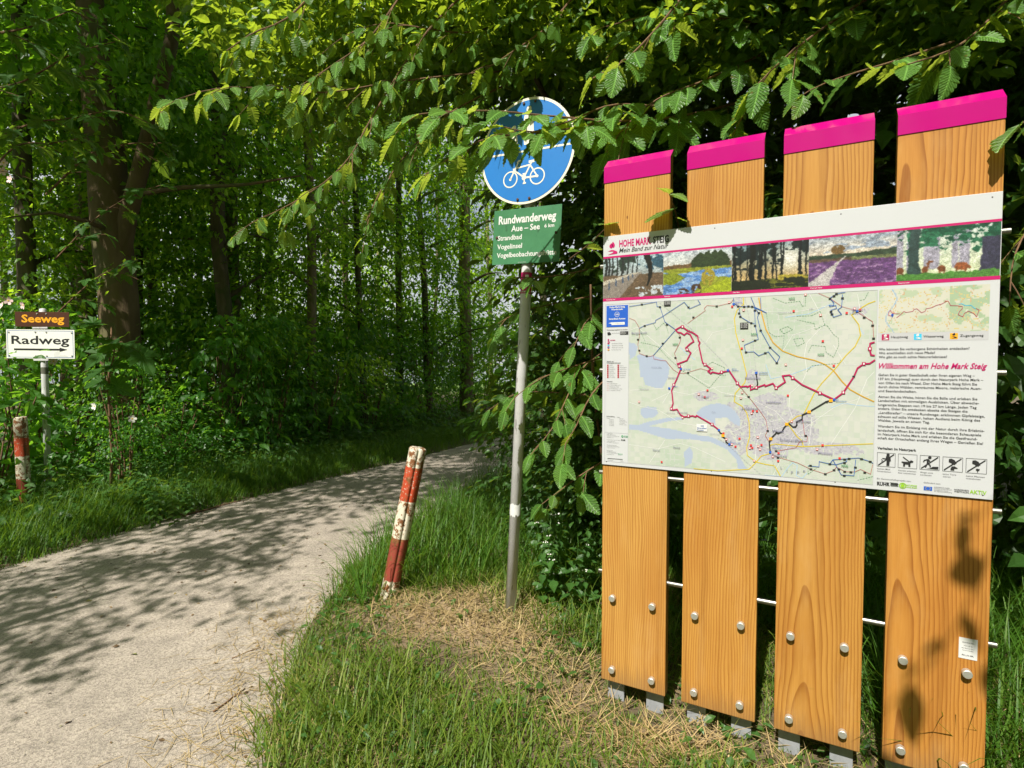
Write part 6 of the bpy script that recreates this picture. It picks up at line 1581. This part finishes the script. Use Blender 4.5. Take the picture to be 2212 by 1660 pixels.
for t, k, p0, p1 in (('213 Bahnhof', 'B', (285, 710), (355, 711)), ('Blumenkamp', 'B', (285, 723), (357, 724)), ('203 Am', 'B', (58, 682), (98, 682)), ('Schwarzen', 'B', (58, 694), (115, 695)), ('163 Markt', 'B', (1030, 219), (1088, 219)), ('225', 'B', (920, 936), (942, 936)), ('Bärenschleuse', 'B', (920, 948), (1010, 950)), ('219 Bahnhof', 'B', (393, 1335), (463, 1338)), ('164 Brüner', 'B', (88, 132), (145, 131)), ('204 Am Jäger', 'A', (792, 689), (862, 690)), ('217', 'A', (1222, 1352), (1240, 1352)), ('Rheinpromenade', 'A', (1220, 1366), (1316, 1370)), ('213 Schloss', 'A', (682, 850), (740, 850))): t_line(mb, t, k, p0, p1, 9, YL[9], 0.01)
part('stop_lettering', mb, M_BLUEL)
mb = MB()
for q in ((72, 0), (0, 0)): pass
for t, k, p0, p1 in (('A4 = 8,4 km', 'A', (620, 70), (670, 68)), ('A5 = 8,3 km', 'A', (620, 80), (670, 78)), ('A6 = 8,2 km', 'A', (620, 90), (670, 88)), ('A1 = 10,7 km', 'B', (132, 306), (190, 304)), ('A2 = 3,7 km', 'B', (132, 316), (186, 315)), ('A3 = 6,4 km', 'B', (132, 326), (186, 325)), ('A4 = 4,5 km', 'B', (132, 337), (186, 336))): t_line(mb, t, k, p0, p1, 8, YL[9], 0.01)
part('distance_lettering', mb, M_WHITE)

# --- legend column
mb = MB(); fr = [pp('A', 75, 90), pp('A', 290, 77), pp('A', 286, 1548), pp('A', 75, 1530)]
lx0, lx1, lz0, lz1 = fr[0][0], MX0 - 0.0012, MZ0, MZ1
for p0, p1 in (((lx0, lz1), (MX1, lz1)), ((lx0, lz0), (MX1, lz0)), ((lx0, lz0), (lx0, lz1)), ((MX0 - 0.0008, lz0), (MX0 - 0.0008, lz1)), ((MX1 + 0.0004, lz0), (MX1 + 0.0004, lz1))): add_ribbon(mb, [p0, p1], 0.0009, YL[2])
zq = pp('A', 80, 1267)[1]; add_ribbon(mb, [(lx0, zq), (lx1, zq)], 0.0007, YL[2]); part('map_border', mb, M_GREYP)
mb = MB(); a_, b_ = pp('A', 84, 104), pp('A', 281, 293); add_rect(mb, a_[0], b_[1], b_[0], a_[1], YL[2]); part('blue_title_box', mb, M_BLUEP)
mb = MB()
for t, p0, p1, c_ in (('Hohe-Mark-Steig', (112, 122), (253, 118), 15), ('Wanderstele', (128, 143), (234, 140), 15), ('205', (166, 188), (196, 187), 13), ('Strandbad Auesee', (106, 230), (258, 226), 15)): t_line(mb, t, 'A', p0, p1, c_, YL[3], 0.025)
c_ = pp('A', 181, 181); add_ring(mb, c_[0], c_[1], 0.0092, 0.0104, YL[3]); a_, b_ = pp('A', 130, 255), pp('A', 252, 275); add_rect(mb, a_[0], b_[1], b_[0], a_[1], YL[3]); add_poly(mb, [pp('A', 102, 263), pp('A', 130, 255), pp('A', 130, 268)][::-1], YL[3])
part('title_box_print', mb, M_WHITE)
mb = MB()
for t, p0, p1, c_, b in (('Wanderwege ausgehend vom Standort', (86, 328), (279, 324), 8, 0.02), ('Rundwanderwege', (136, 356), (205, 355), 6, 0), ('Hohe Mark Steig - Hauptweg', (132, 451), (228, 450), 6, 0), ('Hohe Mark Steig - Wasserweg', (132, 470), (234, 470), 6, 0), ('Hohe Mark Steig - Themenweg', (132, 489), (236, 489), 6, 0), ('Hohe Mark Steig - Zuweg', (132, 509), (216, 509), 6, 0), ('Wander und', (86, 620), (148, 618), 9, 0.02), ('Erholungseinrichtungen', (86, 633), (214, 631), 9, 0.02), ('Wanderwege', (86, 803), (138, 802), 8, 0.02), ('Zeichenerklärung', (84, 1125), (158, 1124), 8, 0.02), ('Grenzen', (84, 1138), (112, 1137), 5, 0.02), ('Verkehr', (180, 1131), (205, 1131), 5, 0.02), ('(NN) Standort', (160, 269), (235, 268), 7, 0.0),
       ('Stand: Dezember 2021', (92, 1524), (146, 1528), 5, 0.0), ('1:30.000', (210, 1533), (238, 1534), 5, 0.0)): t_line(mb, t, 'A', p0, p1, c_, YL[3], b)
for i, t in enumerate(('Wanderstele', 'Parkplatz', 'Rastplatz', 'Gaststätte', 'Übernachtung', 'Übernachtung und', 'Cafe')): t_line(mb, t, 'A', (110, 651 + 18.3 * i), (140 + (i * 37) % 25, 651 + 18.3 * i), 6, YL[3])
for i, t in enumerate(('Burg, Schloss', 'Campingplatz', 'Kirche, Kloster', 'Museum', 'Denkmal', 'Schwimmbad', 'Aussichtsturm')): t_line(mb, t, 'A', (206, 655 + 18 * i), (240 + (i * 31) % 34, 655 + 18 * i), 6, YL[3])
for i, t in enumerate(('X 1 Rotterdam-Niederrhein-Coesfeld', 'X 3 Wesel - Haltern am See', 'X 8 Bad Bentheim - Borken', 'X 13 Oberhausen - Rees', 'X 15 Dülmen - Bocholt')): t_line(mb, t, 'A', (110, 820 + 16 * i), (185 + (i * 29) % 45, 820 + 16 * i), 6, YL[3])
for i, t in enumerate(('Bundesgrenze', 'Landesgrenze', 'Kreisgrenze', 'Gemeindegrenze', 'Naturschutzgebiet')): t_line(mb, t, 'A', (108, 1152 + 13.5 * i), (150 + (i * 17) % 16, 1152 + 13.5 * i), 5, YL[3])
for i, t in enumerate(('Autobahn', 'Bundesstraße', 'Landesstraße', 'Gemeindestraße', 'Rad-, Wander-, Fußweg')): t_line(mb, t, 'A', (204, 1145 + 13.5 * i), (240 + (i * 17) % 40, 1145 + 13.5 * i), 5, YL[3])
for i in range(17):
    if i in (4, 8, 12): continue
    t_line(mb, 'Herausgeber Naturpark Hohe Mark Wanderkarte'[: 20 + (i * 13) % 22], 'A', (87, 1280 + 12 * i), (140 + (i * 29) % 75, 1281 + 12 * i), 5, YL[3])
part('legend_lettering', mb, M_DARKTXT)
mb = MB(); a_, b_ = pp('A', 209, 338), pp('A', 284, 367); add_rect(mb, a_[0], b_[1], b_[0], a_[1], YL[2]); add_poly(mb, ppl('A', [(90, 350), (110, 342), (128, 360), (118, 372), (95, 374)])[::-1], YL[2] + 0.0001); part('legend_box', mb, M_BLACK)
mb = MB()
for i, t in enumerate(('Längen der', 'Rundwanderwege', 'in Kilometer')): t_line(mb, t, 'A', (212, 346 + 9 * i), (255 + 12 * (i == 1), 346 + 9 * i), 6, YL[3], 0.01)
part('legend_box_lettering', mb, M_WHITE)
mb = MB(); c_ = pp('A', 102, 424); trail_logo(mb, c_[0], c_[1], 0.014, YL[3]); t_line(mb, 'HOHE MARK', 'A', (118, 423), (165, 423), 9, YL[3], 0.03); part('legend_logo', mb, M_MAG)
for i, (mat_, y_) in enumerate(((M_ROUTE, 449), (M_CYAN, 468), (m_plain('violet_print', (0.20, 0.02, 0.22), 0.45), 487), (M_AMBER, 507))):
    mb = MB(); c_ = pp('A', 102, y_); add_rect(mb, c_[0] - 0.0052, c_[1] - 0.0010, c_[0] + 0.0052, c_[1] + 0.0010, YL[3]); add_rect(mb, c_[0] - 0.0028, c_[1] - 0.0026, c_[0] + 0.0028, c_[1] + 0.0026, YL[4]); part('legend_symbol', mb, mat_)
mb = MB()
for i in range(7):
    for x_ in (96, 192):
        c_ = pp('A', x_, 650 + 18.2 * i); add_rect(mb, c_[0] - 0.0032, c_[1] - 0.003, c_[0] + 0.0032, c_[1] + 0.003, YL[3])
for i in range(5): c_ = pp('A', 96, 818 + 16 * i); add_rect(mb, c_[0] - 0.0045, c_[1] - 0.0004, c_[0] + 0.0045, c_[1] + 0.0004, YL[3])
part('legend_icons', mb, m_plain('legend_red', (0.38, 0.03, 0.05), 0.45))['kind'] = 'stuff'
mb = MB(); c_ = pp('A', 230, 1305); add_ring(mb, c_[0], c_[1], 0.0022, 0.0045, YL[3], 20); t_line(mb, 'NATURPARK', 'A', (244, 1304), (284, 1307), 7, YL[3], 0.02); t_line(mb, 'HOHE MARK', 'A', (244, 1314), (284, 1317), 7, YL[3], 0.02); t_line(mb, 'SGV', 'A', (190, 1475), (232, 1478), 14, YL[3], 0.0); part('legend_partner_print', mb, m_plain('partner_green', (0.04, 0.30, 0.12), 0.45))
mb = MB(); t_line(mb, 'RUHR', 'A', (219, 1344), (258, 1347), 13, YL[3], 0.03)
for i in range(5): a_, b_ = pp('A', 93 + 28 * i, 1504 + 2 * i + (3 if i % 2 else 0)), pp('A', 121 + 28 * i, 1511 + 2 * i); add_rect(mb, a_[0], b_[1], b_[0], b_[1] + 0.0016, YL[3])
part('legend_ruler_print', mb, M_BLACK)

# --- right column
oTL, oBR = pp('C', 247, 219), pp('C', 1862, 828)
OX0, OX1 = oTL[0], oBR[0]; OZ1 = (oTL[1] + pp('C', 1872, 138)[1]) / 2; OZ0 = (pp('C', 243, 857)[1] + oBR[1]) / 2
def over_fn(u, v):
    g = fbm(u * 7, v * 5, 5); I = grad(g, (238, 234, 222), (226, 228, 208))
    I = paint(I, fbm(u * 9, v * 7, 8) > 0.58, (205, 220, 190)); I = paint(I, (fbm(u * 8, v * 6, 9) > 0.46) & (u > 0.66) & (v < 0.85), (188, 210, 176))
    for k in range(9):
        s_ = 0.1 + 0.1 * k; I = paint(I, abs(v - s_ - 0.25 * np.sin(u * (3 + k % 3) + k)) < 0.004, (236, 216, 150))
        I = paint(I, abs(u - s_ - 0.06 * np.sin(v * (4 + k % 4) + k * 2)) < 0.002, (226, 190, 150))
    return paint(I, abs(u - 0.12 - 0.05 * np.sin(v * 7)) < 0.006, (176, 204, 232))
colour_grid('overview_map', OX0, OX1, OZ0, OZ1, 90, 40, over_fn, YL[0])
mb = MB(); zg = pp('C', 240, 986)[1]; add_rect(mb, OX0, zg, OX1, OZ0 - 0.0003, YL[0]); part('overview_key_strip', mb, M_PALE)
mb = MB()
for i, q in enumerate(([(440, 610), (385, 600), (385, 560), (410, 525), (440, 570), (490, 575), (550, 575)], [(500, 635), (560, 590), (610, 540), (640, 555), (740, 540), (760, 510), (800, 500), (870, 560), (920, 540), (940, 500), (1020, 485), (1090, 450), (1170, 430), (1240, 390), (1200, 385), (1260, 385), (1290, 440), (1300, 455), (1380, 455), (1470, 465), (1470, 500), (1430, 540), (1410, 590), (1480, 620), (1500, 570), (1560, 535), (1640, 570), (1680, 620), (1720, 520), (1670, 495)])):
    add_ribbon(mb, ppl('C', q), 0.0014, YL[2] - 0.00001 * i)
part('overview_route', mb, M_ROUTE)['kind'] = 'stuff'
mb = MB(); add_ribbon(mb, ppl('C', [(1420, 435), (1460, 425), (1520, 455), (1600, 450), (1640, 485), (1670, 500)]), 0.0016, YL[2]); part('overview_water_route', mb, M_CYAN)
mb = MB(); c_ = pp('C', 440, 592); add_disc(mb, c_[0], c_[1], 0.0036, YL[3], 16); add_poly(mb, [(c_[0] - 0.003, c_[1] - 0.0015), (c_[0], c_[1] - 0.009), (c_[0] + 0.003, c_[1] - 0.0015)], YL[3]); part('location_pin', mb, M_BLUEP)
for (x_, y_, x2, y2), mat_, m2 in (((284, 879, 392, 966), M_ROUTE, M_WHITE), ((759, 872, 870, 958), M_CYAN, M_WHITE), ((1290, 862, 1405, 948), M_AMBER, M_BLACK)):
    mb = MB(); a_, b_ = pp('C', x_, y_), pp('C', x2, y2); add_rect(mb, a_[0], b_[1], b_[0], a_[1], YL[1]); o_ = part('key_square', mb, mat_)
    mb = MB(); trail_logo(mb, (a_[0] + b_[0]) / 2, (a_[1] + b_[1]) / 2 + 0.001, abs(a_[1] - b_[1]) * 0.85, YL[2]); part('key_symbol', mb, m2)
mb = MB()
for t, p0, p1 in (('Hauptweg', (420, 935), (668, 930)), ('Wasserweg', (898, 925), (1195, 920)), ('Zugangsweg', (1437, 915), (1783, 908))): t_line(mb, t, 'C', p0, p1, 34, YL[2], 0.006)
for t, p0, p1 in (('Wo können Sie verborgene Schönheiten entdecken?', (240, 1112), (1577, 1103)), ('Wo erschließen sich neue Pfade?', (240, 1170), (1070, 1165)), ('Wo gibt es noch echte Naturerlebnisse?', (240, 1228), (1247, 1226)), ('Gehen Sie in guter Gesellschaft oder Ihren eigenen Weg –', (235, 1493), (1655, 1502))): t_line(mb, t, 'C', p0, p1, 34, YL[2], 0.010)
for t, p0, p1 in (('137 km (Hauptweg) quer durch den Naturpark Hohe Mark –', (203, 65), (1540, 80)), ('von Olfen bis nach Wesel. Der Hohe Mark Steig führt Sie', (202, 118), (1462, 133)), ('durch dichte Wälder, verträumte Moore, malerische Auen-', (200, 168), (1518, 188)), ('und Seenlandschaften.', (200, 218), (690, 228)),
   ('Atmen Sie die Weite, hören Sie die Stille und erleben Sie', (200, 292), (1465, 325)), ('Landschaften mit einmaligen Ausblicken. Über abwechs-', (200, 343), (1487, 375)), ('lungsreiche Etappen von 19 bis 27 km Länge. Jeden Tag', (198, 395), (1455, 432)), ('anders. Oder Sie entdecken abseits des Steiges die', (198, 443), (1340, 480)), ('„LandStreifer“ – unsere Rundwege: erklimmen Gipfelsteige,', (198, 495), (1560, 545)), ('schauen auf stille Wasser, halten Audienz beim König des', (196, 545), (1500, 595)), ('Waldes. Jeweils an einem Tag.', (196, 592), (857, 622)),
   ('Wandern Sie im Einklang mit der Natur durch Ihre Erlebnis-', (195, 668), (1555, 730)), ('landschaft, öffnen Sie sich für die besonderen Schauspiele', (195, 718), (1515, 785)), ('im Naturpark Hohe Mark und erleben Sie die Gastfreund-', (193, 768), (1465, 835)), ('schaft der Ortschaften entlang Ihres Weges – Genießen Sie!', (192, 818), (1538, 892))): t_line(mb, t, 'D', p0, p1, 29, YL[2], 0.010)
part('paragraph_lettering', mb, M_DARKTXT)
mb = MB(); t_line(mb, 'Willkommen am Hohe Mark Steig', 'C', (240, 1380), (1838, 1388), 78, YL[2], 0.020, 0.34); part('welcome_lettering', mb, M_MAG)
mb = MB(); t_line(mb, 'Verhalten im Naturpark', 'D', (190, 948), (685, 978), 30, YL[2], 0.028); t_line(mb, 'RUHR', 'D', (185, 1405), (347, 1422), 40, YL[2], 0.04); t_line(mb, 'NORDRHEIN', 'D', (1170, 1475), (1355, 1488), 20, YL[2], 0.01); t_line(mb, 'WESTFALEN', 'D', (1170, 1500), (1355, 1513), 20, YL[2], 0.01)
part('bold_lettering', mb, M_BLACK)
M_CAPT = m_plain('caption_print', (0.10, 0.10, 0.11), 0.45)
mb = MB()
for t, p0, p1, c_ in (('keinen Müll', (188, 1203), (350, 1216), 17), ('hinterlassen', (188, 1234), (362, 1248), 17), ('Hunde anleinen', (457, 1225), (685, 1243), 17), ('Kot mitnehmen', (457, 1255), (680, 1275), 17), ('Wege nicht', (735, 1251), (900, 1261), 17), ('verlassen', (735, 1282), (880, 1291), 17), ('keine Tiere', (1025, 1272), (1195, 1285), 17), ('stören', (1025, 1303), (1122, 1312), 17), ('keine Pflanzen', (1322, 1296), (1558, 1316), 17), ('mitnehmen', (1322, 1328), (1505, 1343), 17), ('Ein Gemeinschaftsprojekt von:', (185, 1330), (620, 1366), 17), ('Gefördert von:', (780, 1383), (995, 1398), 17), ('EUROPÄISCHE UNION', (915, 1438), (1110, 1456), 13), ('Investition in unsere Zukunft', (915, 1455), (1138, 1474), 11), ('Europäischer Fonds', (915, 1473), (1090, 1488), 11), ('für regionale Entwicklung', (915, 1490), (1138, 1508), 11), ('REGIONALVERBAND', (183, 1368), (345, 1382), 10)): t_line(mb, t, 'D', p0, p1, c_, YL[2], 0.004); part('caption_lettering', mb, M_CAPT); mb = MB()
mb = MB(); t_line(mb, 'NATURPARK', 'D', (552, 1414), (697, 1427), 17, YL[2], 0.03); t_line(mb, 'HOHE MARK', 'D', (552, 1440), (697, 1452), 17, YL[2], 0.03); part('partner_lettering', mb, M_LIME); mb = MB(); t_line(mb, 'AKTIV', 'D', (1365, 1518), (1582, 1533), 50, YL[2], 0.02); part('partner_lettering', mb, M_LIME); mb = MB(); c_ = pp('D', 512, 1415); add_ring(mb, c_[0], c_[1], 0.0072, 0.0100, YL[2], 24); add_disc(mb, c_[0], c_[1], 0.0056, YL[2], 16)
part('partner_emblem', mb, M_LIME)
mb = MB()
for i in range(9): x_ = 352 + 11 * i; add_ribbon(mb, ppl('D', [(x_, 1372 + i), (x_ + 18, 1392 + i), (x_ + 4, 1400 + i), (x_ + 16, 1424 + i * 0.6)]), 0.0012, YL[2] - 0.00001 * i)
part('hatch_emblem', mb, M_BLACK)['kind'] = 'stuff'
mb = MB(); a_, b_ = pp('D', 782, 1422), pp('D', 888, 1482); add_rect(mb, a_[0], b_[1], b_[0], a_[1], YL[1]); fl = part('flag_field', mb, M_BLUEP)
mb = MB(); fc = ((a_[0] + b_[0]) / 2, (a_[1] + b_[1]) / 2)
for i in range(12): add_disc(mb, fc[0] + 0.0062 * math.cos(i * math.pi / 6), fc[1] + 0.0062 * math.sin(i * math.pi / 6), 0.0010, YL[2], 6)
part('flag_stars', mb, M_YEL)['kind'] = 'stuff'
PB = [(190, 982, 415, 1172), (458, 1000, 692, 1195), (737, 1020, 978, 1216), (1027, 1040, 1275, 1240), (1324, 1060, 1582, 1262)]
boxes = []
for x0_, y0_, x1_, y1_ in PB:
    a_, b_ = pp('D', x0_, y0_ + 6), pp('D', x1_, y1_ + 6); boxes.append((a_[0], b_[1], b_[0] - a_[0], a_[1] - b_[1]))
hzm = sum(b_[3] for b_ in boxes) / 5; zb_m = sum(b_[1] for b_ in boxes) / 5
for i, (x_, z_, w_, h_) in enumerate(boxes):
    z_, h_ = zb_m, hzm; mb = MB(); Q = lambda a_, b_: (x_ + a_ * w_, z_ + b_ * h_)
    for p0, p1 in ((Q(0, 0), Q(1, 0)), (Q(0, 1), Q(1, 1)), (Q(0, 0), Q(0, 1)), (Q(1, 0), Q(1, 1))): add_ribbon(mb, [p0, p1], 0.0010, YL[2])
    y = YL[3]
    if i != 1: add_ribbon(mb, [Q(0.07, 0.08), Q(0.93, 0.93)], 0.0032, y)
    if i == 0:
        c_ = Q(0.60, 0.87); add_disc(mb, c_[0], c_[1], 0.0047, y - .0001, 14); add_poly(mb, [Q(*p) for p in ((0.48, 0.76), (0.74, 0.76), (0.76, 0.42), (0.70, 0.42), (0.68, 0.08), (0.52, 0.08), (0.52, 0.60), (0.28, 0.62), (0.28, 0.56), (0.48, 0.55))][::-1], y - .0002)
        for q in ((0.24, 0.50), (0.30, 0.44), (0.26, 0.38), (0.33, 0.34)): c_ = Q(*q); add_disc(mb, c_[0], c_[1], 0.0013, y - .0001, 6)
    elif i == 1:
        add_poly(mb, [Q(*p) for p in ((0.18, 0.46), (0.52, 0.46), (0.60, 0.50), (0.68, 0.60), (0.82, 0.52), (0.80, 0.46), (0.66, 0.40), (0.66, 0.12), (0.56, 0.12), (0.54, 0.28), (0.38, 0.28), (0.37, 0.12), (0.27, 0.12), (0.27, 0.36), (0.18, 0.40))][::-1], y - .0002); add_ribbon(mb, [Q(0.25, 0.80), Q(0.60, 0.48)], 0.0022, y - .0003)
    elif i == 2:
        c_ = Q(0.50, 0.88); add_disc(mb, c_[0], c_[1], 0.0047, y - .0001, 14)
        for j, pl_ in enumerate(([(0.40, 0.76), (0.40, 0.46)], [(0.40, 0.46), (0.52, 0.34), (0.54, 0.20)], [(0.38, 0.46), (0.32, 0.26), (0.28, 0.16)], [(0.40, 0.74), (0.22, 0.66), (0.18, 0.54)], [(0.42, 0.72), (0.52, 0.60)])): add_ribbon(mb, [Q(*p) for p in pl_], 0.0052 if j == 0 else 0.0032, y - .0002 - 0.00001 * j)
        add_poly(mb, [Q(*p) for p in ((0.30, 0.09), (0.95, 0.09), (0.95, 0.26), (0.66, 0.24), (0.54, 0.13))][::-1], y - .00035)
    else:
        add_poly(mb, [Q(*p) for p in ((0.30, 0.86), (0.44, 0.90), (0.60, 0.80), (0.70, 0.58), (0.64, 0.56), (0.60, 0.48), (0.54, 0.52), (0.48, 0.50), (0.44, 0.60), (0.30, 0.66))][::-1], y - .0002)
        if i == 3: add_poly(mb, [Q(*p) for p in ((0.40, 0.10), (0.60, 0.10), (0.56, 0.22), (0.78, 0.24), (0.60, 0.38), (0.46, 0.36), (0.40, 0.22))][::-1], y - .0003)
        else: add_ribbon(mb, [Q(0.57, 0.08), Q(0.57, 0.25)], 0.0018, y - .0003); add_poly(mb, [Q(*p) for p in ((0.48, 0.34), (0.53, 0.30), (0.57, 0.35), (0.61, 0.30), (0.67, 0.34), (0.65, 0.20), (0.50, 0.20))][::-1], y - .0004)
    part('rule_pictogram', mb, M_BLACK)
